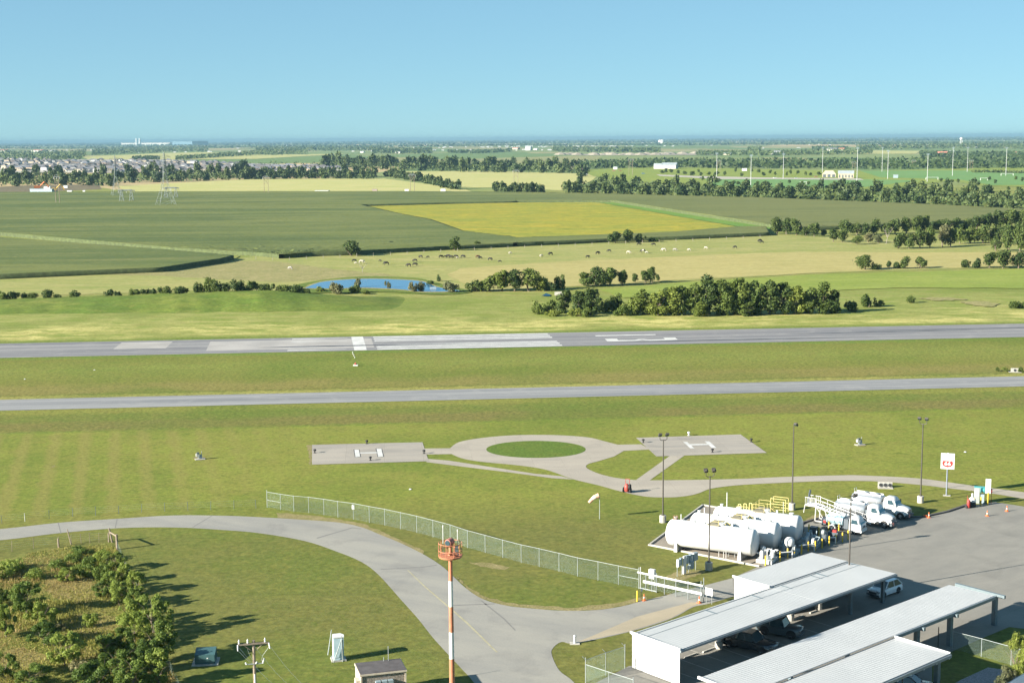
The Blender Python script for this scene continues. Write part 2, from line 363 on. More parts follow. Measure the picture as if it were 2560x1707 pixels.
sheet('straw_field', [(290, 466), (425, 459), (640, 447), (960, 447), (1160, 473), (1180, 480), (640, 482), (330, 484)], M['straw'], .22)
sheet('straw_field', [(970, 430), (1200, 427), (1500, 436), (1480, 452), (1420, 478), (1260, 470), (1150, 470), (1000, 445)], M['straw'], .24)
sheet('grass_field', [(-200, 420), (45, 421), (60, 447), (-200, 452)], M['green'], .25)
sheet('grass_field', [(120, 437), (620, 427), (640, 433), (130, 446)], M['green'], .26)
sheet('grass_verge', [(-300, 483), (260, 470), (330, 484), (640, 482), (640, 487), (-300, 492)], M['track'], .21)
sheet('bare_soil', [(-250, 476), (110, 464), (245, 462), (255, 474), (60, 482), (-250, 486)], M['soil'], .28)
sheet('tan_field', [(205, 393), (410, 383), (520, 381), (640, 387), (760, 386), (870, 385), (640, 398), (400, 400), (220, 399)], M['straw'], .5)
sheet('tan_field', [(1990, 379), (2110, 376), (2300, 378), (2290, 385), (1990, 386)], M['straw'], .5)
sheet('sports_ground', [(1450, 425), (1640, 418), (1920, 424), (2160, 428), (2560, 418), (2760, 416), (2760, 470), (2560, 468), (2440, 464), (2380, 452), (2160, 480), (1900, 470), (1800, 468), (1640, 458), (1545, 455), (1480, 440)], M['green'], .3)
sheet('soccer_field', [(1760, 449), (1980, 446), (2300, 452), (2150, 470), (1960, 476), (1790, 464)], M['sport'], .36)
sheet('soccer_field', [(2150, 428), (2400, 427), (2560, 433), (2700, 436), (2700, 462), (2480, 464), (2400, 450), (2200, 444)], M['sport'], .36)
M['soil_pale'] = plain('pale_spoil', (.27, .235, .18), .95, scale=.02, var=.25)
M['conc_far'] = plain('pale_concrete', (.34, .31, .26), .9, scale=.05)
sheet('car_park', [(1640, 437), (1740, 441), (1920, 445), (2150, 447), (2160, 451), (1940, 449), (1800, 449), (1650, 441)], M['conc_far'], .4)
sheet('quarry_floor', [(1395, 386), (1740, 384), (1800, 388), (1600, 389), (1440, 389)], M['soil_pale'], .6)

# green bank between the runway and the pond
def bank_h(x, y):
    rid = 458 + .02 * (x + 100); d = (y - rid) / (25 if y < rid else 15) + .035 * math.sin(x * .23) + .03 * math.sin(x * .71 + y * .2)
    k = 1.2 + 2.5 * max(0, min(1, (x + 170) / 90)); k *= max(0, min(1, (-36 - x) / 44)) ** 1.1
    return max(0, 1 - d * d) ** 1.3 * k
b = MB(); nxx, nyy = 100, 50; gx = [-260 + i * 2.35 for i in range(nxx)]; gy = [431 + j * .92 for j in range(nyy)]; rb = random.Random(4)
b.put([(x, y, bank_h(x, y) * rb.uniform(.94, 1.06) + .10 * math.sin(x * .31) * math.sin(y * .4) * (bank_h(x, y) > .2) - .02 + .24 * min(1, bank_h(x, y) / .35)) for y in gy for x in gx],
      [(j * nxx + i, j * nxx + i + 1, (j + 1) * nxx + i + 1, (j + 1) * nxx + i) for j in range(nyy - 1) for i in range(nxx - 1)])
b.build('grassy_bank', M['bank'], smooth=True, kind='structure')

# pond and its rim
rim = [(700, 735), (730, 716), (800, 702), (871, 694), (940, 692), (1030, 695), (1080, 704), (1130, 718), (1180, 730), (1100, 738), (960, 731), (820, 733)]
sheet('pond_rim', smooth_px(rim + rim[:1], 5)[:-1], M['bank'], .20, (2.5, .5))
shore = [(752, 723), (800, 705.5), (871, 698.8), (940, 697.2), (1024, 700), (1068, 706), (1102, 720), (1158, 730), (1060, 733.5), (1000, 727.5), (912, 723), (826, 725)]
sheet('pond_shore', smooth_px(shore + shore[:1], 5)[:-1], M['mud'], .24, (2.0, .5))
pond = [(762, 722), (803, 707), (871, 700.5), (939, 699), (1021, 702), (1062, 707), (1095, 720), (1150, 729), (1060, 731), (1000, 725), (912, 721), (830, 723)]
mw, t, bb = new_mat('pond_water'); bb.inputs['Base Color'].default_value = (.030, .125, .25, 1); bb.inputs['Roughness'].default_value = .12; bb.inputs['IOR'].default_value = 1.33
set_bump(t, bb, noise(t, wpos(t), 1.6, 3), .12, .05); M['water'] = mw
sheet('pond_water', smooth_px(pond + pond[:1], 5)[:-1], mw, .28)

# ------------------------------------------------------------------ runway and taxiway
RD = Vector((math.cos(RW), math.sin(RW), 0)); RN = Vector((-math.sin(RW), math.cos(RW), 0))
def uv(u, v, z=0): return RD * u + RN * v + Vector((0, 0, z))
def UV(px, py): p = P(px, py); return p.dot(RD), p.dot(RN)
def strip(name, u0, u1, v0, v1, mat, z, sh=0.0, vc=0.0): return sheet(name, [uv(u0 - sh * (v0 - vc), v0), uv(u1 - sh * (v0 - vc), v0), uv(u1 - sh * (v1 - vc), v1), uv(u0 - sh * (v1 - vc), v1)], mat, z, world=True)
M['runway'] = pave_mat('runway_asphalt', (.225, .22, .22), (.125, .125, .138), (.27, .26, .25), RW, .006, .42)
M['taxi'] = pave_mat('taxiway_asphalt', (.245, .245, .245), (.145, .15, .16), (.285, .28, .27), RW, .008, .6)
M['paint'] = plain('white_paint', (.47, .47, .455), .85, scale=.5, var=.16, dirt=(.27, .27, .265))
M['worn'] = plain('worn_paint', (.37, .365, .355), .85, scale=.3, var=.2, dirt=(.24, .24, .24))
M['conc_run'] = plain('runway_concrete', (.30, .285, .27), .9, scale=.12, var=.14, dirt=(.215, .215, .22))
rn0 = (UV(640, 881.6)[1] + UV(1920, 856)[1]) / 2; rf0 = (UV(640, 847.6)[1] + UV(1920, 821)[1]) / 2
tn0 = (UV(640, 1012)[1] + UV(1920, 981)[1]) / 2; tf0 = (UV(640, 985)[1] + UV(1920, 955.5)[1]) / 2
strip('runway', -420, 900, rn0, rf0, M['runway'], .05); strip('taxiway', -420, 900, tn0, tf0, M['taxi'], .05)
rc, rw2 = (rn0 + rf0) / 2, (rf0 - rn0) / 2
u_bar0, u_bar1, u_st0, u_st1, u_num0, u_num1 = UV(882, 858)[0], UV(912, 858)[0], UV(938, 857)[0], UV(1386, 848)[0], UV(1510, 846)[0], UV(1690, 846)[0]
u_a0, u_a1, u_c0 = UV(725, 862)[0], UV(876, 860)[0], UV(522, 864)[0]
strip('runway_concrete', u_c0, u_st0 - .6, rc - rw2 * .62, rc + rw2 * .70, M['conc_run'], .058, .05, rc)
strip('runway_concrete', UV(290, 868)[0], UV(420, 866)[0], rc - rw2 * .15, rc + rw2 * .8, M['conc_run'], .058)
strip('threshold_bar', u_bar0, u_bar1, rc - rw2 * .97, rc + rw2 * .99, M['paint'], .066, .05, rc)
for k in (-3, -2, -1, 1, 2, 3):
    v = rc + (abs(k) * .27 + .04) * rw2 * (1 if k > 0 else -1)
    strip('threshold_stripe', u_st0, u_st1, v - rw2 * .075, v + rw2 * .075, M['paint'], .066, .05, rc)
for k in range(-2, 3):            # faded arrows that lead up to the threshold bar
    v = rc + k * rw2 * .40; b = MB(); hw = rw2 * .085
    pts = [(u_a0, v - hw), (u_a0, v + hw), (u_a1 - 1.2, v + hw * .25), (u_a1 - .6, v), (u_a1 - 1.2, v - hw * .25)]
    sheet('threshold_arrow', [uv(*q) for q in pts], M['worn'] if k else M['conc_run'], .07, world=True)
# number 13, read by a pilot landing from the left
L = u_num1 - u_num0
v1 = rc + rw2 * .40; strip('runway_digit', u_num0 - 1.5, u_num1 - 4, v1 - rw2 * .06, v1 + rw2 * .06, M['paint'], .066)
vb, wd = rc - rw2 * .36, rw2 * .14
d3 = [(0, vb - wd * .6), (0, vb + wd * 2), (.17, vb + wd * 2), (.17, vb + wd * .5), (.40, vb + wd * .35), (.47, vb + wd * 1.15), (.53, vb + wd * 1.15), (.60, vb + wd * .35), (.83, vb + wd * .5), (.83, vb + wd * 2), (1, vb + wd * 2), (1, vb - wd * .1), (.9, vb - wd * .6), (.6, vb - wd * .6), (.5, vb + wd * .25), (.40, vb - wd * .6)]
sheet('runway_digit', [uv(u_num0 + a * L, v) for a, v in d3], M['paint'], .066, world=True)
M['rubber'] = plain('tyre_rubber_marks', (.085, .09, .10), .8, scale=.2, var=.3)
for (a, c, y0, y1) in ((2150, 2560, 822, 829), (1960, 2240, 832, 836.5), (1500, 1920, 856, 858), (640, 900, 868, 871)):
    u0, u1 = UV(a, (y0 + y1) / 2)[0], UV(c, (y0 + y1) / 2 - (c - a) * .0195)[0]; v0 = UV(a, y1)[1]
    pts = [uv(u0, v0 + .8), uv(u0 + (u1 - u0) * .4, v0), uv(u1, v0 + .2), uv(u1 + 30, v0 + 1.1), uv(u1, v0 + 2.1), uv(u0 + (u1 - u0) * .35, v0 + 1.9)]
    sheet('tyre_marks', pts, M['rubber'], .075, (6, .18), world=True)

# ------------------------------------------------------------------ helipads, loop and footpaths (pale concrete)
M['pad'] = pave_mat('helipad_concrete', (.315, .285, .245), (.26, .24, .215), (.19, .18, .165), RW, .05, .35, joint=(6.4, 5.2, .014))
M['loop'] = pave_mat('loop_concrete', (.335, .30, .25), (.295, .265, .225), (.235, .215, .185), RW, .05, .3, joint=(4.8, 4.8, .012))
loop = [(1125, 1120.5), (1148, 1105), (1202, 1095), (1284, 1088), (1384, 1087.5), (1468, 1093), (1513, 1103.5), (1544, 1111.5), (1603, 1110.5), (1625, 1123.5), (1559.5, 1127), (1535, 1141), (1496, 1152.6), (1471, 1159.6), (1465.5, 1168), (1482, 1178), (1510, 1187.7), (1552, 1196), (1620, 1200.5), (1833, 1197.5), (1960, 1192), (2103, 1188), (2164, 1188.6), (2300, 1196), (2402, 1209.7), (2527, 1226), (2640, 1241)]
loop2 = [(2640, 1259), (2560, 1246.7), (2500, 1236.5), (2440, 1228), (2368, 1220), (2307, 1212.6), (2205, 1204), (2143, 1202), (2062, 1202.5), (1960, 1206.5), (1861, 1211.5), (1805, 1217), (1771, 1223), (1749, 1232), (1721, 1239), (1679, 1243), (1622, 1242), (1580, 1235), (1541, 1225.5), (1496, 1213), (1432, 1197.5), (1378, 1178), (1339, 1169), (1284, 1162), (1202, 1154), (1156, 1146), (1129, 1135)]
sheet('helipad_loop', smooth_px(loop[:8], 4)[:-1] + loop[7:12] + smooth_px(loop[11:], 4)[:-1] + smooth_px(loop2, 4), M['loop'], .030)
sheet('helipad_connector', [(1061, 1121), (1128, 1120.5), (1131, 1135), (1066.5, 1136)], M['loop'], .036)
sheet('footpath', [(1067, 1146.5), (1121, 1151), (1338, 1184), (1404, 1190), (1434, 1198.5), (1380, 1195), (1284, 1182), (1066, 1155)], M['loop'], .024)
sheet('footpath', [(1675, 1139), (1712.5, 1137.5), (1622, 1202), (1588, 1201)], M['loop'], .024)
oval = [(1340 + 124.5 * math.cos(a), 1123.3 - 21.3 * math.sin(a)) for a in [i * math.pi / 24 for i in range(48)]]
sheet('grass_island', oval, M['lush'], .036)
sheet('helipad', [(780, 1112), (1056, 1105.5), (1072, 1153), (780, 1161.5)], M['pad'], .042)
sheet('helipad', [(1590, 1094.5), (1851, 1086), (1917, 1132), (1641, 1141)], M['pad'], .042)
blk = plain('black_paint', (.05, .05, .05), .8)
def hbar(pts, outline):
    if outline:
        c = (sum(p[0] for p in pts) / 4, sum(p[1] for p in pts) / 4)
        sheet('painted_letter_edge', [(c[0] + (p[0] - c[0]) * 1.32, c[1] + (p[1] - c[1]) * 1.06) for p in pts], blk, .047)
    sheet('painted_letter', pts, M['paint'], .052)
hbar([(886, 1124), (897, 1124), (900.5, 1141.6), (888.5, 1143)], 1); hbar([(941.4, 1122), (953.6, 1122), (957.7, 1141), (945.4, 1142.5)], 1); sheet('painted_letter', [(899.5, 1131.2), (942, 1130.4), (942.6, 1133), (900, 1134)], M['paint'], .054)
hbar([(1708, 1105), (1718, 1105), (1736, 1121), (1726, 1121)], 0); hbar([(1761.5, 1103.5), (1773, 1103.5), (1791, 1119.5), (1780, 1120)], 0); sheet('painted_letter', [(1721, 1110.6), (1771, 1109.4), (1774, 1112.4), (1725, 1113.6)], M['paint'], .054)

# ------------------------------------------------------------------ access road, apron, kerb
M['road'] = pave_mat('road_concrete', (.265, .255, .225), (.22, .215, .198), (.155, .15, .142), R(-30), .06, .25)
M['road_tan'] = pave_mat('new_concrete', (.34, .29, .21), (.31, .265, .19), (.25, .22, .16), R(25), .08, .3)
M['apron'] = pave_mat('apron_concrete', (.222, .212, .188), (.19, .183, .165), (.14, .135, .122), R(41), .12, .3, joint=(6.0, 6.0, .01))
road_up = [(-300, 1346), (0, 1322), (150, 1306), (300, 1296), (435, 1288), (566, 1289), (640, 1292), (729, 1297), (848, 1306), (908, 1319), (952, 1337), (997, 1355), (1057, 1384.5), (1104, 1414), (1134, 1441), (1165, 1470), (1207, 1497), (1264, 1513), (1322, 1520), (1409, 1526), (1496, 1524), (1560, 1514), (1600, 1503), (1660, 1489), (1700, 1478), (1757, 1464), (1830, 1445), (1880, 1432)]
road_dn = [(1900, 1470), (1778, 1507), (1733, 1517), (1678, 1546), (1573, 1579), (1440, 1607), (1404, 1604), (1382, 1620), (1380, 1638), (1399, 1676), (1437, 1707), (1500, 1790), (1245, 1790), (1186, 1707), (1154, 1671), (1088, 1600), (1045, 1546), (1001, 1497), (947, 1437), (903, 1404), (838, 1377), (762, 1352), (653, 1333), (566, 1325), (435, 1318), (294, 1320), (141, 1333), (0, 1350), (-300, 1376)]
sheet('road', smooth_px(road_up, 4) + smooth_px(road_dn, 4), M['road'], .020)
sheet('road_strip', [(1440, 1606), (1573, 1578), (1678, 1545), (1730, 1516), (1752, 1507), (1728, 1505), (1592, 1541), (1488, 1586)], M['road_tan'], .028)
M['yline'] = plain('faded_yellow_line', (.315, .29, .19), .9, var=.2, scale=1.2, dirt=(.27, .26, .22))
sheet('road_centre_line', [(1018, 1425), (1060, 1466), (1110, 1509), (1165, 1557), (1240, 1630), (1245, 1630), (1170, 1556), (1114, 1508), (1063, 1465), (1021, 1425)], M['yline'], .028)
crk = plain('joint_sealant', (.165, .16, .15), .9)
for q in ([(791, 1344), (880, 1318), (903, 1321), (903, 1322.5), (881, 1320), (793, 1346)], [(952, 1422), (1060, 1416), (1092, 1411), (1092, 1413), (1060, 1418), (952, 1424)], [(1126, 1512), (1236, 1508), (1236, 1510), (1126, 1514.5)], [(1204, 1500), (1262, 1546), (1290, 1575), (1287, 1576), (1258, 1547), (1201, 1501)], [(144, 1306), (151, 1333), (153, 1333), (147, 1306)], [(292, 1296), (287, 1320), (289, 1320), (294, 1296)], [(480, 1318), (530, 1288), (532, 1288), (483, 1318)]):
    sheet('road_joint', q, crk, .026)
apron = [(1896, 1416), (2009, 1307), (2041, 1298.5), (2307, 1294), (2368, 1280.5), (2415, 1264.5), (2489, 1255), (2560, 1266), (2760, 1292), (2900, 1600), (2560, 1571), (2523, 1566.7), (2455, 1595), (2392, 1622.5), (2330, 1652), (2330, 1800), (1440, 1800), (1488, 1707), (1573, 1664), (1600, 1664), (1706, 1601), (1842, 1506), (1830, 1445)]
sheet('apron', apron, M['apron'], .024)
kp = [(2002, 1312), (2009, 1307), (2041, 1298.5), (2060, 1294), (2307, 1293.5), (2368, 1280), (2417, 1263.5)]
M['kerb'] = plain('dark_stained_kerb', (.085, .08, .08), .9, var=.3, scale=1.0, dirt=(.2, .19, .17))
b = MB(); kw = [P(*q) for q in kp]
for a, c in zip(kw[:-1], kw[1:]):
    d = (c - a); b.box((a + c) / 2 + Vector((0, 0, .11)), (d.length + .1, .34, .22), rz=math.atan2(d.y, d.x))
b.build('kerb', M['kerb'], kind='structure')
# bare edges along the road
for q in ([(690, 1281), (800, 1290), (905, 1308), (960, 1330), (1060, 1376), (1056, 1386), (952, 1338), (906, 1321), (850, 1307), (700, 1296)], [(1140, 1440), (1172, 1468), (1212, 1490), (1268, 1506), (1330, 1512), (1430, 1519), (1560, 1503), (1612, 1488), (1620, 1497), (1560, 1514), (1496, 1524), (1409, 1526), (1322, 1520), (1264, 1513), (1207, 1497), (1165, 1470)],
          [(1172, 1405), (1230, 1407), (1275, 1418), (1262, 1424), (1200, 1416)], [(1615, 1510), (1640, 1492), (1670, 1483), (1690, 1483), (1662, 1492)], [(1665, 1440), (1690, 1430), (1745, 1428), (1740, 1440), (1700, 1448), (1672, 1448)], [(125, 1170), (138, 1165), (140, 1160)], [(768, 1112), (780, 1112), (780, 1162), (774, 1162)], [(480, 1143), (500, 1139), (520, 1146), (500, 1151)], [(2133, 1110), (2150, 1107), (2168, 1112), (2150, 1117)], [(2008, 1306), (2030, 1288), (2062, 1284), (2050, 1294)]):
    sheet('bare_ground', q, M['dirt'], .016, (.7, .22))
sheet('gravel_bed', [(2330, 1740), (2400, 1700), (2470, 1668), (2512, 1674), (2600, 1690), (2600, 1760)], plain('gravel', (.24, .22, .23), .95, var=.5, scale=9), .030)

# ------------------------------------------------------------------ crops
def mesh_np(name, v, q, mat, smooth=False):
    me = bpy.data.meshes.new(name); v = np.asarray(v, np.float32); q = np.asarray(q, np.int32); k = q.shape[1]
    me.vertices.add(len(v)); me.vertices.foreach_set('co', v.ravel())
    me.loops.add(q.size); me.loops.foreach_set('vertex_index', q.ravel())
    me.polygons.add(len(q)); me.polygons.foreach_set('loop_start', np.arange(0, q.size, k, dtype=np.int32))
    me.update(calc_edges=True); me.validate()
    for mt in (mat if isinstance(mat, list) else [mat]): me.materials.append(mt)
    if smooth: me.polygons.foreach_set('use_smooth', [True] * len(q))
    return me
def crop_mat(name, a, b2, c3, rows, rot):
    m, t, b = new_mat(name); p = wpos(t); ps = wpos(t, 1, 1, 1, -rot)
    mp = node(t, 'ShaderNodeMapping'); mp.inputs['Scale'].default_value = (.004, rows, 1); t.links.new(ps, mp.inputs['Vector'])
    n1 = noise(t, mp.outputs[0], 1.0, 5, .68, .25); n2 = noise(t, p, .02, 4, .6, .5); n3 = noise(t, p, .9, 3, .7)
    out = mixc(t, maprange(t, n1, .42, .58), a, b2); out = mixc(t, maprange(t, n2, .5, .7, 0, .6), out, c3)
    gx_ = node(t, 'ShaderNodeSeparateXYZ'); t.links.new(p, gx_.inputs[0]); out = mixc(t, maprange(t, gx_.outputs[0], -20, 170, 0, .8), out, (.135, .142, .045))
    n4 = noise(t, mp.outputs[0], 3.1, 4, .7, .3); out = mixc(t, maprange(t, n4, .55, .68, 0, .55), out, (.165, .165, .055)); out = mixc(t, maprange(t, n4, .45, .33, 0, .5), out, (.05, .07, .02))
    k = maprange(t, n3, .25, .75, .75, 1.25); cb = node(t, 'ShaderNodeCombineColor'); [t.links.new(k, cb.inputs[i]) for i in range(3)]
    out = mixc(t, 1.0, out, cb.outputs[0], 'MULTIPLY'); t.links.new(out, b.inputs['Base Color']); b.inputs['Roughness'].default_value = .8; b.inputs['Specular IOR Level'].default_value = .15
    return m
M['corn'] = crop_mat('corn', (.080, .105, .028), (.135, .150, .042), (.105, .13, .032), .02, R(3))
M['corn_r'] = M['corn']; M['corn_x'] = crop_mat('corn_pale', (.10, .112, .034), (.145, .148, .05), (.12, .13, .038), .03, R(-6))
M['shaded_stalks'] = plain('crop_stalks_gap_shade', (.060, .078, .026), .9, var=.35, scale=.6)  # stem colour with the shade of the gaps between stems painted in
def crop(name, px, mat, h, dx, dy, label, seed):
    """a standing crop: uneven canopy over a scan-filled outline, side walls coloured dark for the shade between stems"""
    pts = poly(px); r = np.random.default_rng(seed); y0, y1 = min(p.y for p in pts), max(p.y for p in pts)
    ys_ = np.arange(y0 + .3, y1 - .3, dy); V = []; Q = []; n = max(4, int((max(p.x for p in pts) - min(p.x for p in pts)) / dx))
    rows_ = []
    for y in ys_:
        c = [a.x + (b.x - a.x) * (y - a.y) / (b.y - a.y) for a, b in zip(pts, pts[1:] + pts[:1]) if (a.y - y) * (b.y - y) < 0]
        rows_.append((y, min(c), max(c)))
    for y, a, b in rows_:
        x = np.linspace(a, b, n) + np.r_[0, r.normal(0, dx * .1, n - 2), 0]
        z = h + r.normal(0, h * .022 * min(1, (b - a) / 150), n); V.append(np.c_[x, np.full(n, y), z])
    m = len(rows_); V = np.concatenate(V)
    i = (np.arange(m - 1)[:, None] * n + np.arange(n - 1)[None]).ravel(); Q = [np.c_[i, i + 1, i + n + 1, i + n]]
    ring = list(range(n)) + [k * n + n - 1 for k in range(1, m)] + [(m - 1) * n + k for k in range(n - 2, -1, -1)] + [k * n for k in range(m - 2, 0, -1)]
    o = len(V); low = V[ring].copy(); low[:, 2] = 0; V = np.r_[V, low]; L = len(ring); a = np.array(ring); b = np.roll(a, -1); k = np.arange(L)
    keep = ~((np.abs(V[a, 0] - .0028 * V[a, 1]) < 1.6) & (np.abs(V[b, 0] - .0028 * V[b, 1]) < 1.6)); Q.append(np.c_[o + k, o + np.roll(k, -1), b, a][keep])
    nq = len(Q[0]); Q = np.concatenate(Q); me = mesh_np(name, V, Q, [mat, M['shaded_stalks']]); me.polygons.foreach_set('material_index', np.r_[np.zeros(nq, np.int32), np.ones(len(Q) - nq, np.int32)]); return obj(name, me, kind='stuff')
sheet('crop_floor', [(640, 500), (900, 500), (1290, 490), (1500, 500), (1700, 530), (1925, 568), (1925, 582), (1700, 595), (1290, 612), (1080, 600), (980, 560), (890, 528)], M['lane'], .235)
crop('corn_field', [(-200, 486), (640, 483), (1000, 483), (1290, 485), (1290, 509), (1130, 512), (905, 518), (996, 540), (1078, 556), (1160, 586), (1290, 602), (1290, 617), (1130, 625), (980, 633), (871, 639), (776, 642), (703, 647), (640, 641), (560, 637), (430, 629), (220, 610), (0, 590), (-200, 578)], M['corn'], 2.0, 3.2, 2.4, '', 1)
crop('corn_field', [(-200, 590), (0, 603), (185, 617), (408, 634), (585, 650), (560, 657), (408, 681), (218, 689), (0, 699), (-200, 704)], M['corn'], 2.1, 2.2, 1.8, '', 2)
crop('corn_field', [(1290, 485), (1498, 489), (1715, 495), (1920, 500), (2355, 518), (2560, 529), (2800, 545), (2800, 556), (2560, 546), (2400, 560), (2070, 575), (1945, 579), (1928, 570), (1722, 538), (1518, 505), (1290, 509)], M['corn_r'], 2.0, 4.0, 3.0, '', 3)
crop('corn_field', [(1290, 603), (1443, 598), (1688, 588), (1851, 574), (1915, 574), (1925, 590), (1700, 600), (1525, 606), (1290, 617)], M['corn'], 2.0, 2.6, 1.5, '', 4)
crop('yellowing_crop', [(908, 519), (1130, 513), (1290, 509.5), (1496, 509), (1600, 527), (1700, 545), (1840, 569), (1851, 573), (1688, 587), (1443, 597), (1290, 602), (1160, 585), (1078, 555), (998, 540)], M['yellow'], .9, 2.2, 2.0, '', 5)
sheet('grass_lane', [(1500, 504), (1520, 504), (1720, 537), (1925, 571), (1925, 577), (1880, 574), (1700, 543), (1600, 525)], M['lane'], .3)

# ------------------------------------------------------------------ trees and shrubs
LEAF = {
    'dark': leaf_mat('leaf_dark', (.036, .064, .016), (.075, .112, .026), .25),
    'mid': leaf_mat('leaf_mid', (.058, .095, .020), (.11, .152, .032), .3),
    'light': leaf_mat('leaf_light', (.095, .140, .025), (.175, .22, .045), .35),
    'pale': leaf_mat('leaf_pale', (.10, .115, .05), (.16, .165, .08), .25),
    'fresh': leaf_mat('leaf_fresh', (.095, .155, .026), (.20, .265, .055), .4), 'fresh_mid': leaf_mat('leaf_fresh_mid', (.065, .115, .02), (.14, .20, .04), .35),
    'far': leaf_mat('leaf_far', (.034, .062, .020), (.070, .10, .030), .15)}
M['bark'] = plain('bark', (.15, .12, .09), .95, var=.3)
M['deadwood'] = plain('bleached_wood', (.26, .235, .20), .9, var=.2)
def cards(rg, n, blobs, card, zmin=.02):
    """leaf clumps: n small quads on the shells of a crown's lumps"""
    bc = np.array([b[:3] for b in blobs]); br = np.array([b[3] for b in blobs]); wgt = br ** 2 / (br ** 2).sum()
    k = rg.choice(len(blobs), n, p=wgt); d = rg.normal(size=(n, 3)); d[:, 2] = d[:, 2] * .9 + .25; d /= np.linalg.norm(d, axis=1)[:, None]
    c = bc[k] + d * (br[k] * rg.uniform(.62, 1.08, n))[:, None]; c = np.where(rg.random(n)[:, None] < .14, c + d * (br[k] * rg.uniform(.05, .38, n))[:, None], c); c[:, 2] = np.maximum(c[:, 2], zmin + rg.uniform(0, .15, n))
    nn = d + rg.normal(0, .55, (n, 3)); nn /= np.linalg.norm(nn, axis=1)[:, None]
    a = np.cross(nn, rg.normal(size=(n, 3))); a /= np.linalg.norm(a, axis=1)[:, None]; b = np.cross(nn, a)
    s = card * rg.uniform(.55, 1.25, n); s2 = s * rg.uniform(.5, .9, n); a *= s[:, None]; b *= s2[:, None]
    V = np.stack([c - a, c - b * .9, c + a, c + b * .9], 1).reshape(-1, 3)      # lozenge leaves
    return V, np.arange(4 * n).reshape(-1, 4)
def lumps(rg, n, rx, z0, z1, r0, r1, flat=1.0):
    out = []
    for i in range(n):
        t = (i + .5) / n; a = rg.uniform(0, 6.283); zz = z0 + (z1 - z0) * t; prof = math.sin(math.pi * min(1, max(.12, t * .8 + .12))) ** .6
        q = rx * prof * rg.uniform(.15, 1.0) ** .6; out.append((q * math.cos(a), q * math.sin(a), zz * flat, rg.uniform(r0, r1)))
    return out
def limbs(rg, h, rx, r, forks=5, lean=.1):
    b = MB(); t = Vector((rg.normal(0, lean) * h, rg.normal(0, lean) * h, h * .42)); b.cyl((0, 0, -.15), t, r * 1.25, r * .8, 7)
    for i in range(forks):
        a = i * 6.283 / forks + rg.uniform(-.4, .4); e = t + Vector((math.cos(a) * rx * .55, math.sin(a) * rx * .55, h * rg.uniform(.2, .42)))
        b.cyl(t * rg.uniform(.7, 1), e, r * .55, r * .2, 5, caps=False)
        e2 = e + Vector((math.cos(a + .5) * rx * .3, math.sin(a + .5) * rx * .3, h * .12)); b.cyl(e, e2, r * .22, r * .08, 4, caps=False)
    return b
PROTO = {}
def proto(kind, i):
    """crown and limb meshes of each sort, built once and shared"""
    if (kind, i) in PROTO: return PROTO[kind, i]
    rg = np.random.default_rng(sum(map(ord, kind)) * 10 + i); hh, rr = 1.0, .5
    rv = rg.uniform(.75, 1.2); zv = rg.uniform(.85, 1.15)
    if kind == 'oak': bl = lumps(rg, int(rg.integers(10, 20)), 2.6 * rv, 2.0, 6.4 * zv, .7, 2.0); n, cs, H_, W_ = 1500, .42, 7.6, 8.2; lb = limbs(rg, 6, 3, .26, 6)
    elif kind == 'tall': bl = lumps(rg, int(rg.integers(18, 30)), 2.5 * rv, .8, 10.4 * zv, .7, 1.9); n, cs, H_, W_ = 2600, .42, 12.0, 8.0; lb = limbs(rg, 9, 2.4, .28, 6, .04)
    elif kind == 'shrub': bl = lumps(rg, int(rg.integers(10, 18)), 2.7 * rv, .4, 2.4 * zv, .5, 1.3); n, cs, H_, W_ = 1100, .30, 3.4, 7.0; lb = limbs(rg, 2.2, 2, .10, 6)
    elif kind == 'scrub': bl = lumps(rg, int(rg.integers(22, 34)), 2.0 * rv, .7, 3.6 * zv, .22, .62); n, cs, H_, W_ = 5200, .12, 4.1, 4.6; lb = limbs(rg, 3.6, 2.0, .085, 7)
    elif kind == 'weed': bl = lumps(rg, 16, 1.2, .2, 1.1, .25, .5); n, cs, H_, W_ = 1300, .10, 1.5, 3.0; lb = limbs(rg, 1.0, 1, .03, 5)
    elif kind == 'young': bl = lumps(rg, 9, 1.2, 1.9, 5.2, .8, 1.2); n, cs, H_, W_ = 420, .42, 6.0, 4.2; lb = limbs(rg, 4.4, 1.2, .14, 4)
    else: bl = lumps(rg, int(rg.integers(10, 18)), 3.8 * rv, .9, 7.0 * zv, 1.1, 2.7); n, cs, H_, W_ = 460, .95, 9.4, 10.5; lb = limbs(rg, 6, 3, .3, 4)
    V, Q = cards(rg, n, bl, cs); PROTO[kind, i] = (V, Q, lb, H_, W_, {}); return PROTO[kind, i]
def crown_mesh(kind, i, leaf):
    V, Q, lb, H_, W_, cache = proto(kind, i)
    if leaf not in cache: cache[leaf] = mesh_np('crown', V, Q, LEAF[leaf])
    if 'trunk' not in cache:
        me = bpy.data.meshes.new('trunk'); me.from_pydata(lb.v, [], lb.f); me.materials.append(M['bark']); cache['trunk'] = me
    return cache[leaf], cache['trunk'], H_, W_
tcount = [0]
def plant(kind, leaf, px, yb, wpx, hpx, name, label, cat, group, z=0.0, parts=True):
    tcount[0] += 1; i = tcount[0] % 9
    cr, tr, H_, W_ = crown_mesh(kind, i, leaf)
    p = P(px, yb, z); dist = p.y; hm = hpx * dist / FOC; wm = wpx * dist / FOC
    s = (wm / W_, wm / W_, hm / H_)
    p.z -= .05
    if parts:
        o = thing(name, label, cat, p, rnd.uniform(0, 6.28), group)
        obj('crown', cr, o); obj('trunk', tr, o)
    else:
        o = obj(name, cr, None, p, rnd.uniform(0, 6.28), label, cat, group)
    o.scale = s; return o

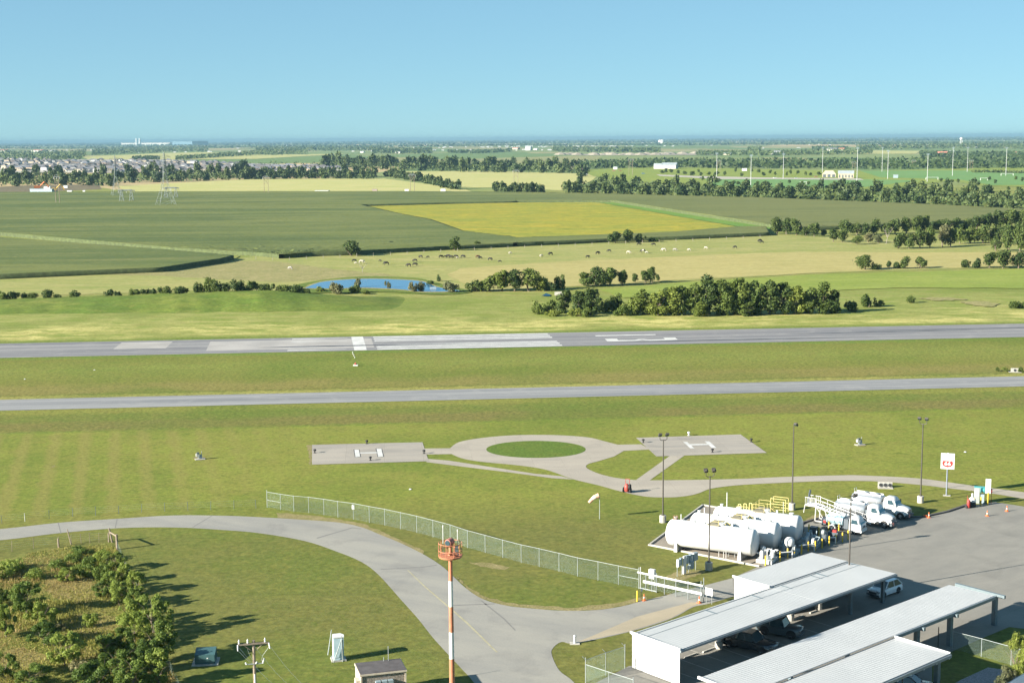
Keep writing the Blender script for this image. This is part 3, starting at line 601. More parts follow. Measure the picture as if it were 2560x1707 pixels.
# bushes along the crest of the grassy bank (they stand on it)
bank = [(5, 746, 34, 19), (30, 746, 30, 18), (56, 745, 34, 15), (80, 743, 24, 13), (115, 741, 34, 19), (141, 740, 22, 10), (181, 737, 38, 14), (270, 734, 26, 17), (291, 734, 22, 12), (330, 734, 34, 15), (362, 733, 34, 13), (386, 731, 30, 15), (413, 731, 34, 16), (450, 729, 44, 16), (493, 728, 30, 27), (525, 728, 44, 33), (556, 728, 42, 22), (592, 728, 40, 28), (622, 727, 38, 24), (652, 727, 34, 16), (676, 726, 34, 18), (706, 726, 36, 16), (738, 726, 44, 18), (762, 726, 30, 14)]
for k, (x, y, wd, h) in enumerate(bank):
    gx0 = (x - 1280) * 462 / FOC; rid = 458 + .02 * (gx0 + 100) + 4; zz = bank_h(gx0, rid)
    place = ORD[k] + ' from the left end' if k < 12 else ORD[len(bank) - 1 - k] + ' from the pond end'
    o = plant('shrub', 'dark' if k % 3 else 'mid', x, 735, wd * 1.2, h * 1.15, 'bush', f'dark green bush on the grassy bank, {place}', 'bush', 'bushes along the grassy bank', 0, h > 15)
    o.location = (gx0, rid, zz - .05)
# shrubs round the pond
pnd = [(800, 730, 32, 13, 'mid', 'low green shrub on the left shore of the blue pond'), (842, 735, 42, 30, 'pale', 'greyish green willow shrub before the left part of the blue pond'), (886, 733, 28, 22, 'mid', 'bright green shrub low on the near pond shore left of centre'), (895, 720, 22, 25, 'pale', 'olive shrub standing in the pond behind the bright green one'), (915, 735, 30, 10, 'mid', 'low dark shrub at the near edge of the pond'), (969, 721, 17, 18, 'pale', 'small rounded olive shrub alone against the middle of the pond'), (1030, 730, 26, 22, 'pale', 'left of the two greyish shrubs at the right part of the pond'), (1052, 729, 26, 24, 'pale', 'right of the two greyish shrubs at the right part of the pond'), (1075, 712, 20, 12, 'mid', 'low shrub on the far bank right of the pond'), (1096, 704, 15, 16, 'mid', 'small round tree on the far bank right of the pond'), (1127, 731, 46, 28, 'pale', 'wide olive shrub at the right tip of the pond')]
for x, y, wd, h, lf, lb in pnd: plant('shrub', lf, x, y, wd * 1.15, h * 1.1, 'shrub', lb, 'shrub', 'shrubs round the pond')
# clumps between the pond and the pasture
cl = [(1190, 729, 46, 30), (1222, 728, 50, 40), (1255, 728, 54, 46), (1285, 728, 50, 44), (1322, 728, 54, 46), (1352, 727, 44, 33), (1376, 727, 34, 24), (1400, 723, 32, 34)]
for k, (x, y, wd, h) in enumerate(cl): plant('oak' if h > 35 else 'shrub', ('dark', 'mid', 'light')[k % 3 if k < 6 else 0], x, y, wd * 1.2, h * 1.12, 'tree', f'leafy tree in the clump right of the pond, {ORD[k]} from the left', 'tree', 'trees in the clump right of the pond')
cl = [(1466, 716, 44, 30), (1495, 716, 50, 42), (1522, 715, 52, 48), (1556, 714, 34, 34)]
for k, (x, y, wd, h) in enumerate(cl): plant('oak', 'dark' if k % 2 else 'mid', x, y, wd * 1.2, h * 1.12, 'tree', f'dark bushy tree at the lower pasture edge, {ORD[k]} of its clump from the left', 'tree', 'trees in the clump under the dry pasture')
for x, y, wd, h, lb in ((1588, 707, 20, 19, 'small round tree at the lower edge of the dry pasture'), (1614, 708, 30, 26, 'left one of the loose pair of trees at the dry pasture edge'), (1630, 708, 26, 35, 'taller right one of the loose pair of trees at the dry pasture edge'), (1645, 704, 12, 17, 'thin sapling right of the loose pair of trees at the dry pasture edge')):
    plant('oak', 'mid', x, y, wd * 1.15, h * 1.1, 'tree', lb, 'tree', None)
# the long thicket on the runway side
cl = [(1342, 785, 38, 30, 'mid'), (1374, 780, 40, 32, 'mid'), (1384, 790, 36, 16, 'light'), (1410, 782, 44, 52, 'dark'), (1436, 790, 40, 18, 'light'), (1447, 786, 46, 56, 'dark'), (1480, 786, 58, 62, 'dark'), (1470, 792, 44, 22, 'mid'), (1512, 780, 36, 32, 'mid'), (1538, 778, 44, 42, 'mid'), (1556, 789, 44, 26, 'light'), (1582, 787, 52, 42, 'light'), (1612, 786, 52, 56, 'light'), (1645, 788, 58, 68, 'light'), (1684, 788, 56, 68, 'light'), (1664, 780, 40, 58, 'dark')]
for k, (x, y, wd, h, lf) in enumerate(cl): plant('tall' if h > 45 else 'shrub', lf, x, y, wd * 1.2, h * 1.1, 'tree', f'{"low shrub" if h < 35 else "leafy tree"} in the left half of the runway thicket, {ORD[k]} from its left end', 'tree', 'trees of the thicket by the runway')
cl = [(1706, 787, 46, 78, 'mid'), (1738, 787, 54, 86, 'mid'), (1772, 787, 56, 93, 'dark'), (1808, 787, 56, 90, 'mid'), (1836, 787, 50, 88, 'light'), (1862, 786, 52, 84, 'mid'), (1892, 786, 54, 94, 'mid'), (1926, 786, 54, 84, 'dark'), (1958, 785, 52, 78, 'dark'), (1990, 785, 54, 76, 'light'), (2022, 784, 50, 72, 'mid'), (2054, 784, 50, 75, 'mid'), (2082, 783, 44, 60, 'dark'), (1752, 791, 44, 36, 'light'), (1870, 790, 44, 34, 'mid')]
for k, (x, y, wd, h, lf) in enumerate(cl): plant('tall', lf, x, y, wd * 1.18, h * 1.06, 'tree', (f'tall leafy tree in the runway thicket, {ORD[12 - k]} from its right end' if k < 13 else f'short bushy tree in front of the tall thicket, the {"left" if k == 13 else "right"} one'), 'tree', 'trees of the thicket by the runway')
for x, y, wd, h, lb in ((2130, 778, 46, 24, 'dark rounded bush right of the long thicket by the runway'), (2172, 768, 44, 32, 'leafy bush with a bare side right of the long thicket'), (2200, 766, 30, 14, 'low twiggy bush right of the long thicket'), (2277, 757, 28, 17, 'small green bush at the left end of the mud bank'), (2540, 770, 50, 19, 'green bush at the right edge right of the mud bank')):
    plant('shrub', 'mid', x, y, wd * 1.15, h * 1.12, 'bush', lb, 'bush', None)
# trees in and round the pasture
for x, y, wd, h, kd, lb in ((880, 640, 54, 38, 'oak', 'big dark round tree alone at the corn edge left of the cows'), (1137, 627, 34, 31, 'oak', 'dark round tree at the corn edge above the cows'), (1195, 620, 22, 16, 'oak', 'small round tree at the corn edge right of the tree above the cows'), (1537, 608, 40, 31, 'oak', 'left dark tree of the clump at the lower edge of the yellow field'), (1570, 607, 36, 30, 'oak', 'middle dark tree of the clump at the lower edge of the yellow field'), (1604, 606, 36, 22, 'shrub', 'low purplish bush in the clump under the yellow field'), (1632, 605, 36, 11, 'shrub', 'flat dark bush at the right end of the clump under the yellow field'),
                            (2162, 675, 46, 33, 'oak', 'large rounded tree at the far edge of the bright green strip'), (2188, 675, 30, 18, 'shrub', 'low bush leaning on the large rounded tree by the bright green strip'), (2222, 670, 15, 18, 'oak', 'small slim tree at the far edge of the bright green strip'), (2244, 672, 28, 18, 'shrub', 'low tree left in the trio by the bright green strip'), (2262, 672, 32, 28, 'oak', 'middle tree of the trio by the bright green strip'), (2303, 671, 38, 31, 'oak', 'right tree of the trio by the bright green strip'), (2412, 670, 30, 20, 'shrub', 'left of two low rounded bushes by the right edge'), (2437, 670, 34, 24, 'shrub', 'right of two low rounded bushes by the right edge'), (2473, 670, 40, 34, 'oak', 'left tree of the wide clump at the right edge above the green strip'), (2508, 671, 44, 40, 'oak', 'middle tree of the wide clump at the right edge above the green strip'), (2546, 671, 44, 38, 'oak', 'right tree of the wide clump at the right edge above the green strip')):
    plant(kd, 'dark', x, y, wd * 1.12, h * 1.08, 'tree', lb, 'tree', None)
cl = [(1941, 585, 34, 41), (1966, 586, 30, 36), (1990, 588, 36, 37), (2014, 590, 26, 22), (2036, 592, 38, 31), (2060, 591, 20, 14)]
for k, (x, y, wd, h) in enumerate(cl): plant('oak', 'dark', x, y, wd * 1.15, h * 1.08, 'tree', f'dark tree at the corner of the pale corn field, {ORD[k]} from the left', 'tree', 'trees at the corner of the pale corn field')
cl = [(2084, 605, 30, 28, 'dark'), (2106, 606, 28, 27, 'dark'), (2142, 612, 28, 21, 'mid'), (2172, 607, 26, 24, 'pale'), (2196, 608, 24, 20, 'pale'), (2248, 622, 36, 36, 'dark'), (2272, 622, 36, 40, 'dark'), (2300, 622, 38, 46, 'dark'), (2326, 621, 34, 44, 'mid'), (2356, 618, 36, 48, 'pale'), (2376, 617, 34, 40, 'dark'), (2400, 610, 38, 36, 'mid'), (2428, 609, 40, 40, 'mid'), (2458, 609, 40, 42, 'dark'), (2488, 608, 40, 40, 'dark'), (2490, 628, 34, 36, 'dark')]
for k, (x, y, wd, h, lf) in enumerate(cl): plant('oak', lf, x, y, wd * 1.15, h * 1.08, 'tree', f'{"greyish" if lf == "pale" else "dark" if lf == "dark" else "green"} tree in the front row of the right wood, {ORD[k]} from the left', 'tree', 'front row of the wood right of the cows')
for k, (x, y, wd, h) in enumerate([(2520, 630, 40, 54), (2548, 632, 44, 58), (2520, 612, 40, 44), (2550, 612, 40, 44)]): plant('oak', 'dark', x, y, wd * 1.15, h * 1.06, 'tree', f'tall dark tree of the wood at the right edge, {ORD[k]} one', 'tree', 'tall trees of the wood at the right edge')
cl = [(2115, 588, 32, 35), (2140, 588, 30, 30), (2163, 588, 28, 26), (2186, 586, 34, 34), (2214, 586, 32, 30), (2238, 585, 34, 34), (2264, 584, 34, 34), (2290, 584, 36, 38), (2312, 583, 28, 38), (2336, 580, 34, 26), (2362, 580, 36, 32), (2392, 579, 36, 30), (2416, 578, 30, 28), (2440, 574, 38, 36), (2468, 573, 38, 36), (2496, 572, 38, 38), (2526, 572, 40, 42), (2552, 572, 38, 40)]
for k, (x, y, wd, h) in enumerate(cl): plant('oak', 'dark', x, y, wd * 1.18, h * 1.08, 'tree', f'dark tree in the back row of the right wood, {ORD[k] if k < 9 else ORD[17 - k]} from the {"left" if k < 9 else "right"}', 'tree', 'back row of the wood along the pale corn')
b = MB(); p = P(2215, 610); r5 = np.random.default_rng(3)
lb = limbs(r5, 9, 3.6, .12, 9, .03); lb.build('dead_tree', M['deadwood'], None, p, label='bare white dead tree among the trees right of the cows', cat='tree')
lb = limbs(r5, 4.5, 3.2, .09, 9, .03); lb.build('dead_tree', M['deadwood'], None, P(906, 682), label='small bare grey dead tree on the bank behind the pond', cat='tree')

# creek wood behind the corn: trees one can still tell apart
band = random.Random(21)
def edge(pts, x):
    for a, c in zip(pts[:-1], pts[1:]):
        if a[0] <= x <= c[0]: return a[1] + (c[1] - a[1]) * (x - a[0]) / (c[0] - a[0])
    return pts[-1][1] if x > pts[-1][0] else pts[0][1]
def belt(n, base, depth, hmul, wd, leaf, label, group, name='tree'):
    """n trees along a belt: base line in the survey photo, rows behind it, each labelled by its row and place"""
    x0, x1 = base[0][0], base[-1][0]; st = sorted(band.uniform(0, 1) for _ in range(n)); rows = {0: [], 1: [], 2: []}
    for k in range(n):
        x = x0 + (x1 - x0) * (k + band.uniform(.1, .9)) / n; back = (k % 3) / 2 * band.uniform(.6, 1.1)
        rows[k % 3].append((x, edge(base, x) - back * edge(depth, x)))
    for r_, pts in rows.items():
        rn = ('front', 'middle', 'back')[r_]; m = len(pts)
        for i, (x, yb) in enumerate(sorted(pts)):
            h = band.uniform(.75, 1.15) * hmul; wq = band.uniform(.8, 1.25) * wd
            lab = f'{label}, {rn} row, {ORD[i] if i < (m + 1) // 2 else ORD[m - 1 - i]} from the {"left" if i < (m + 1) // 2 else "right"}'
            plant('far', leaf, x, yb, wq, h, name, lab, 'tree', group, 0, False)
def thicket(name, base, depth, n, hpx, card, leaf='far', seed=5):
    """undergrowth that closes a belt of trees: one mass of leaf clumps down to the ground"""
    rg = np.random.default_rng(seed); x = rg.uniform(base[0][0], base[-1][0], n); V = []; sc_ = []
    for xx in x:
        p = P(xx, edge(base, xx) - rg.uniform(0, 1) * edge(depth, xx)); h = hpx * p.y / FOC; V.append((p.x, p.y, rg.uniform(.05, 1) ** 1.0 * h)); sc_.append(card * rg.uniform(.6, 1.3))
    V = np.array(V); d = rg.normal(size=(n, 3)); d[:, 1] -= .3; d[:, 2] = np.abs(d[:, 2]) + .2; d /= np.linalg.norm(d, axis=1)[:, None]
    a = np.cross(d, rg.normal(size=(n, 3))); a /= np.linalg.norm(a, axis=1)[:, None]; b2 = np.cross(d, a); sc_ = np.array(sc_)[:, None]; a *= sc_; b2 *= sc_ * .8
    obj(name, mesh_np(name, np.stack([V - a, V - b2, V + a, V + b2], 1).reshape(-1, 3), np.arange(4 * n).reshape(-1, 4), LEAF[leaf]), kind='stuff')
CREEK = [(1418, 485), (1498, 486), (1715, 493), (1920, 498), (2150, 507), (2355, 518), (2580, 530)], [(1418, 8), (1500, 24), (1700, 20), (1900, 16), (2100, 26), (2300, 34), (2580, 30)]
LEFTW = [(-20, 468), (120, 462), (280, 466), (300, 458), (440, 454), (640, 448)], [(-20, 22), (160, 20), (640, 10)]
HEDGE = [(610, 449), (800, 447), (936, 448)], [(610, 10), (936, 9)]
LONGW = [(800, 420), (960, 424), (1150, 430), (1300, 432), (1440, 434), (1460, 446)], [(800, 8), (1460, 14)]
SLANT = [(965, 441), (1060, 458), (1120, 472), (1152, 477)], [(965, 2), (1152, 4)]
for (ba, de), n_, hp, cd_, sd in ((CREEK, 5200, 15, 1.5, 1), (LEFTW, 3600, 13, 1.8, 2), (HEDGE, 1900, 12, 1.6, 3), (LONGW, 3600, 14, 2.0, 4), (SLANT, 900, 11, 1.4, 5)):
    thicket('undergrowth', ba, de, n_, hp, cd_, 'far', sd)
# woods beyond, too far off to count
for k, (ba, de, n_, hp, cd_) in enumerate((
        ([(1440, 424), (1560, 421), (1680, 420), (1920, 422), (2150, 424), (2560, 422), (2700, 420)], [(1440, 12), (2150, 18), (2700, 26)], 7000, 12, 3.4),
        ([(-60, 402), (100, 402), (200, 400), (215, 392)], [(-60, 22), (215, 18)], 4200, 7, 4.2),
        ([(230, 389), (420, 381), (520, 380)], [(230, 12), (520, 12)], 3000, 6, 4.5),
        ([(330, 401), (360, 400), (400, 400)], [(330, 2), (400, 2)], 500, 9, 3.0),
        ([(440, 400), (480, 398), (640, 389), (770, 387)], [(440, 2), (770, 9)], 2200, 8, 4.0),
        ([(640, 380), (900, 377), (960, 376)], [(640, 8), (960, 6)], 2200, 6, 5.0),
        ([(930, 384), (1010, 385), (1080, 384)], [(930, 8), (1080, 10)], 2000, 7, 4.5),
        ([(1120, 383), (1200, 384), (1280, 380)], [(1120, 4), (1280, 5)], 1000, 5, 5.0),
        ([(1380, 380), (1500, 381), (1650, 382)], [(1380, 10), (1650, 8)], 2600, 6, 5.0),
        ([(1740, 389), (1800, 389), (1930, 390), (2100, 387), (2180, 386)], [(1740, 6), (2180, 8)], 2400, 8, 4.0),
        ([(2140, 376), (2250, 374), (2420, 372), (2600, 374)], [(2140, 8), (2600, 10)], 2600, 7, 5.0),
        ([(2300, 392), (2420, 398), (2600, 404)], [(2300, 8), (2600, 18)], 3600, 8, 4.0),
        ([(2030, 374), (2120, 374)], [(2030, 4), (2120, 4)], 500, 5, 5.0),
        ([(1870, 377), (1905, 377)], [(1870, 4), (1905, 4)], 300, 6, 5.0),
        ([(2430, 432), (2560, 434), (2660, 436)], [(2430, 1), (2660, 1)], 500, 6, 2.0),
        ([(-60, 374), (150, 373), (400, 372), (640, 370), (1000, 368), (1280, 366), (1700, 364), (2100, 362), (2620, 360)], [(-60, 4), (2620, 4)], 4200, 3, 9.0),
        ([(-60, 368), (640, 364), (1280, 360), (1900, 356), (2620, 351)], [(-60, 3), (2620, 3)], 4500, 2.6, 12.0),
        ([(-60, 364), (640, 359.5), (1280, 355.5), (1900, 351), (2620, 346.5)], [(-60, 3), (2620, 3)], 5000, 2.0, 22.0))):
    thicket('distant_woods', ba, de, n_, hp, cd_, 'far', 20 + k)
belt(76, [(1418, 485), (1498, 486), (1715, 493), (1920, 498), (2150, 507), (2355, 518), (2580, 530)], [(1418, 8), (1500, 24), (1700, 20), (1900, 16), (2100, 26), (2300, 34), (2580, 30)], 36, 31, 'far', 'dark tree in the creek wood behind the pale corn', 'trees of the creek wood')
belt(10, [(2090, 497), (2220, 500), (2400, 500), (2480, 496)], [(2090, 8), (2480, 20)], 36, 28, 'far', 'dark tree behind the creek wood', 'trees at the back of the creek wood')
belt(14, [(1235, 478), (1260, 484), (1360, 485)], [(1235, 2), (1360, 4)], 28, 23, 'far', 'dark tree in the clump under the middle straw field', 'trees in the clump under the middle straw field')
belt(24, [(965, 441), (1060, 458), (1120, 472), (1152, 477)], [(965, 2), (1152, 4)], 24, 22, 'far', 'dark tree in the slanting hedge', 'trees of the slanting hedge')
belt(30, [(610, 449), (800, 447), (936, 448)], [(610, 10), (936, 9)], 30, 23, 'far', 'dark tree in the hedge under the suburb', 'trees of the hedge under the suburb')
belt(34, [(-20, 468), (120, 462), (280, 466), (300, 458), (440, 454), (640, 448)], [(-20, 22), (160, 20), (640, 10)], 36, 28, 'far', 'dark tree in the left wood below the suburb', 'trees of the left wood')
belt(40, [(800, 420), (960, 424), (1150, 430), (1300, 432), (1440, 434), (1460, 446)], [(800, 8), (1460, 14)], 36, 28, 'far', 'dark tree in the long wood', 'trees of the long wood behind the straw fields')
park = [(1656, 436), (1666, 434), (1678, 434), (1696, 436), (1712, 438), (1728, 441), (1733, 441), (1746, 433), (1752, 441), (1772, 440), (1788, 441), (1794, 440), (1812, 441), (1839, 432), (1854, 443), (1880, 432), (1896, 434), (1908, 442), (1757, 454), (1771, 456), (1797, 459), (1815, 462), (1834, 461), (1845, 464), (1861, 463), (1894, 466), (1926, 436), (1938, 440), (1967, 442), (1976, 438), (1994, 437), (2014, 440), (2026, 441), (2048, 440), (1974, 460), (2005, 463), (2020, 463), (2105, 470), (2352, 456), (2380, 458), (2395, 458), (2473, 452), (2488, 461), (2540, 452), (2556, 455), (2521, 478), (2545, 480)]
for k, (x, y) in enumerate(park):
    left = x < 1910; mates = sorted(q for q in park if (q[0] < 1910) == left and (q[1] < 447) == (y < 447)); i = mates.index((x, y)); m = len(mates); e_ = i < (m + 1) // 2
    plant('young', 'dark', x, y, band.uniform(8, 14), band.uniform(9, 14), 'young_tree', f'small round tree {"on the left of the sports ground" if left else "by the soccer fields"}, {"far" if y < 447 else "near"} row, {ORD[i] if e_ else ORD[m - 1 - i]} from the {"left" if e_ else "right"}', 'tree', 'young trees of the sports ground' if left else 'small trees round the soccer fields', 0, False)

# ================================================================== things
def zat(px, py, depth):            # height of the sight line through a survey point at a given distance
    d = fwd + rt * ((px - 1280.0) / FOC) + up * ((853.5 - py) / FOC); t = depth / d.y
    return Vector((d.x * t, depth, CAM_H + d.z * t))
def ang(a, b): return math.atan2(b.y - a.y, b.x - a.x)
M['galv'] = plain('galvanised_steel', (.28, .31, .31), .6, .25, .1)
M['galv_pale'] = plain('pale_galvanised', (.40, .41, .42), .6)
M['white'] = plain('white_paint_metal', (.58, .585, .58), .4, var=.06, scale=.8, dirt=(.42, .405, .37))
M['white2'] = plain('white_sheet_metal', (.50, .50, .49), .55, var=.06, scale=.5, dirt=(.40, .385, .35))
M['dark'] = plain('dark_bronze', (.075, .068, .06), .5, .3)
M['black'] = plain('black_rubber', (.02, .02, .022), .7)
M['concrete'] = plain('cast_concrete', (.36, .345, .31), .9, var=.15, scale=2, dirt=(.24, .23, .2))
M['yellow_paint'] = plain('safety_yellow', (.58, .40, .04), .5, var=.1, dirt=(.40, .28, .05))
M['rail_yellow'] = plain('pale_yellow_rail', (.60, .50, .20), .6)
M['red'] = plain('red_paint', (.30, .035, .03), .5)
M['orange'] = plain('aviation_orange', (.40, .155, .085), .65, var=.15, dirt=(.36, .20, .13))
M['cone_orange'] = plain('cone_orange', (.62, .14, .04), .6)
M['bluegrey'] = plain('bluegrey_enclosure', (.26, .33, .37), .5, .2)
M['teal'] = plain('teal_paint', (.05, .25, .27), .4)
M['alu'] = plain('polished_aluminium', (.50, .53, .55), .32, .7, .08, .6)
M['chrome'] = plain('chrome', (.65, .65, .66), .2, .9)
M['steel_dark'] = plain('dark_steel', (.10, .12, .14), .5, .4)
M['wood'] = plain('weathered_wood', (.21, .17, .13), .9, var=.3, scale=5)
gm_, t, bb = new_mat('window_glass'); bb.inputs['Base Color'].default_value = (.03, .06, .075, 1); bb.inputs['Roughness'].default_value = .06; bb.inputs['Specular IOR Level'].default_value = .8; M['glass'] = gm_
gm_, t, bb = new_mat('blue_glass'); bb.inputs['Base Color'].default_value = (.03, .15, .20, 1); bb.inputs['Roughness'].default_value = .08; bb.inputs['Specular IOR Level'].default_value = .8; M['screen'] = gm_

# ------------------------------------------------------------------ carports
M['roofm'] = plain('white_standing_seam', (.355, .365, .37), .42, var=.05, scale=.3, dirt=(.335, .345, .35))
M['gutter'] = plain('grey_gutter', (.20, .24, .27), .5, .3)
M['post'] = plain('grey_carport_post', (.14, .18, .20), .5, .2)
RZ = 3.6
def frame(o, a): return Matrix.Translation(o) @ Matrix.Rotation(a, 4, 'Z')
def roof_deck(b, u0, u1, w0, w1, z, pitch_=0.02, rib=.41):
    """ribbed steel deck, ribs across the short way; falls slightly to +w"""
    zz = lambda w: z - (w - w0) * pitch_
    b.put([(u, w, zz(w) + dz) for dz in (0, -.10) for u, w in ((u0, w0), (u1, w0), (u1, w1), (u0, w1))], [(0, 1, 2, 3), (7, 6, 5, 4), (0, 4, 5, 1), (1, 5, 6, 2), (2, 6, 7, 3), (3, 7, 4, 0)])
    n = int((u1 - u0) / rib)
    for i in range(n + 1):
        u = u0 + .06 + (u1 - u0 - .12) * i / n; h = .014; q = .016
        b.put([(u - q, w0 - .03, zz(w0) + .003), (u + q, w0 - .03, zz(w0) + .003), (u, w0 - .03, zz(w0) + h), (u - q, w1, zz(w1) + .003), (u + q, w1, zz(w1) + .003), (u, w1, zz(w1) + h)], [(0, 2, 5, 3), (2, 1, 4, 5), (0, 1, 2), (3, 5, 4)])
def wall_sheet(b, p0, p1, z0, z1, rib=.3, t=.05):
    d = (p1 - p0); L = d.length; e = d / L; nrm = Vector((-e.y, e.x, 0)); n = int(L / rib)
    mid = (p0 + p1) / 2; b.box((mid.x, mid.y, (z0 + z1) / 2), (L, t, z1 - z0), rz=math.atan2(d.y, d.x))
    for i in range(n):
        c = p0 + e * (L * (i + .5) / n); b.box((c.x, c.y, (z0 + z1) / 2), (.05, t + .05, z1 - z0 - .02), rz=math.atan2(d.y, d.x))
# carport by the gate: narrow bays with an enclosed end wall, deeper bays at the far end with a store room
a = P(1578, 1582, RZ); bq = P(1707, 1623, RZ); c = P(2240, 1435, RZ); dd = P(1997, 1390, RZ); e_ = P(1834, 1442, RZ)
angA = ang(bq, c); Minv = frame(a, angA).inverted(); loc = lambda p: Minv @ p
W1 = abs(loc(bq).y); UA = loc(c).x; W2 = abs(loc(dd).y); UE = loc(e_).x
ca = thing('carport', 'long white ribbed carport with an enclosed white end wall beside the gate', 'carport', (a.x, a.y, 0), angA)
b = MB(); roof_deck(b, 0, UE, -W1, 0, RZ + .1); roof_deck(b, UE, UA, -W1, 0, RZ + .1); b.build('roof', M['roofm'], ca)
b = MB(); roof_deck(b, UE + .05, UA, .02, W2, RZ + .08); b.build('roof', M['roofm'], ca, label='deeper roof bay at the far end')
b = MB(); wall_sheet(b, Vector((.08, -W1 + .1, 0)), Vector((.08, -.1, 0)), .1, RZ - .02); b.build('end_wall', M['white2'], ca)
b = MB(); wall_sheet(b, Vector((UE + .1, .1, 0)), Vector((UE + .1, W2 - .15, 0)), .1, RZ - .05); wall_sheet(b, Vector((UE + .15, W2 - .12, 0)), Vector((UA - 1.0, W2 - .12, 0)), .1, RZ - .05); b.build('store_wall', M['white2'], ca)
MB().box((-.03, -W1 / 2, RZ + .12), (.16, W1 + .15, .2)).build('trim', M['white'], ca); MB().box((UE - .02, W2 / 2, RZ + .12), (.16, W2 + .1, .2)).build('trim', M['white'], ca)
b = MB(); b.box((UA / 2, -W1 - .08, RZ - .08), (UA + .1, .16, .22)); b.build('gutter', M['gutter'], ca)
for p in (P(1797, 1619.5), P(1902, 1576), P(1976, 1550), P(2046, 1522)):
    q = loc(Vector((p.x, p.y, RZ))); bb_ = MB(); bb_.box((q.x, q.y, RZ / 2 - .03), (.32, .32, RZ - .12)); o = bb_.build('column', M['white2'], ca)
    bb_ = MB(); bb_.box((q.x, -W1 / 2, RZ - .14), (.22, W1 - .5, .3)); bb_.build('beam', M['post'], ca)
    bb_ = MB(); bb_.cyl((q.x, q.y, 0), (q.x, q.y, .75), .42, .40, 10); bb_.build('column_base', M['concrete'], o)
for p in (P(2125, 1535), P(2206, 1506)):
    q = loc(Vector((p.x, p.y, RZ))); bb_ = MB(); bb_.box((q.x, q.y, RZ / 2 - .05), (.34, .34, RZ - .15)); bb_.build('column', M['post'], ca)
    bb_ = MB(); bb_.box((q.x, -W1 / 2 + .1, RZ - .14), (.24, W1 - .4, .3)); bb_.build('beam', M['post'], ca)
bb_ = MB()
for i in range(5): bb_.box((UA / 2, -W1 + .5 + i * (W1 - .8) / 4, RZ - .04), (UA - .6, .08, .12))
bb_.build('purlin', M['post'], ca, kind='stuff')
# second carport, nearer, deeper at its near end
p1 = P(1747, 1694, RZ); p2 = P(2373, 1461, RZ); p3 = P(2517, 1478, RZ); p4 = P(2233, 1589, RZ); p5 = P(2387, 1627, RZ)
angB = ang(p1, p2); Minv2 = frame(p1, angB).inverted(); l2 = lambda p: Minv2 @ p
UB = l2(p2).x; WB = abs(l2(p3).y); US = l2(p4).x; WS = abs(l2(p5).y)
cb_ = thing('carport', 'nearer white ribbed carport with a deep near end at the bottom right corner', 'carport', (p1.x, p1.y, 0), angB)
b = MB(); roof_deck(b, 0, UB, -WB, 0, RZ + .1); b.build('roof', M['roofm'], cb_)
b = MB(); roof_deck(b, 0, US, -WS, -WB - .002, RZ + .1 - WB * .02 + (WS - WB) * .02 - (WS - WB) * .02); b.build('roof', M['roofm'], cb_, label='deeper roof bay at the near end')
b = MB(); b.box(((US + UB) / 2, -WB - .1, RZ - .1), (UB - US, .2, .34)); b.build('gutter', M['gutter'], cb_)
b = MB(); b.box((US / 2, -WS - .1, RZ - .24), (US, .18, .28)); b.build('gutter', M['gutter'], cb_)
MB().box((-.04, -WS / 2, RZ + .08), (.16, WS + .1, .24)).build('trim', M['white'], cb_); MB().box((US + .02, (-WS - WB) / 2, RZ - .02), (.14, WS - WB, .2)).build('trim', M['white'], cb_)
for p in (P(2485, 1562), P(2373, 1613), P(2290, 1648)):
    q = l2(Vector((p.x, p.y, RZ))); bb_ = MB(); bb_.box((q.x, q.y, RZ / 2 - .1), (.46, .46, RZ - .2)); bb_.build('column', M['post'], cb_)
    bb_ = MB(); bb_.box((q.x, -WB / 2 - .3, RZ - .22), (.3, WB + .5, .34)); bb_.build('beam', M['post'], cb_)
q = l2(Vector((*P(2341, 1722).xy, RZ))); bb_ = MB(); bb_.box((q.x, q.y, RZ / 2 - .2), (.46, .46, RZ - .4)); bb_.build('column', M['post'], cb_)
for uu in (3, 12, 21):
    bb_ = MB(); bb_.box((uu, -1.0, RZ / 2), (.34, .34, RZ - .1)); bb_.build('column', M['post'], cb_)
b = MB()
for k in range(11): b.cyl((1 + k * 2.1, -WS - .2, RZ - .42), (1 + k * 2.1, -WS - .02, RZ - .3), .07, .07, 6)
b.build('lamp', M['white'], cb_, kind='stuff')
# wheel stops and bay lines on the apron
for k, (x, y, x2, y2) in enumerate(((1711, 1646, 1743, 1634), (1756, 1632, 1788, 1620), (1985, 1550, 2008, 1539), (2024, 1534, 2042, 1527))):
    s, f = P(x, y), P(x2, y2); d = f - s; bb_ = MB(); bb_.box((0, 0, .08), (d.length, .2, .16), top=.85)
    bb_.build('wheel_stop', M['concrete'], None, (s + f) / 2 + Vector((0, 0, .026)), math.atan2(d.y, d.x), label=f'pale concrete wheel stop under the gate-side carport, {ORD[k]} from the near end', cat='wheel stop', group='wheel stops under the carport')
M['bay'] = plain('faded_bay_line', (.40, .38, .34), .9, var=.2)
for k in range(9):
    o_ = frame(Vector((a.x, a.y, 0)), angA) @ Vector((2.6 + k * 2.75, -W1 - 5.6, 0)); o2 = frame(Vector((a.x, a.y, 0)), angA) @ Vector((2.6 + k * 2.75, -.6, 0)); nrm = Vector((math.cos(angA), math.sin(angA), 0)) * .05
    sheet('bay_line', [o_ - nrm, o_ + nrm, o2 + nrm, o2 - nrm], M['bay'], .032, world=True)

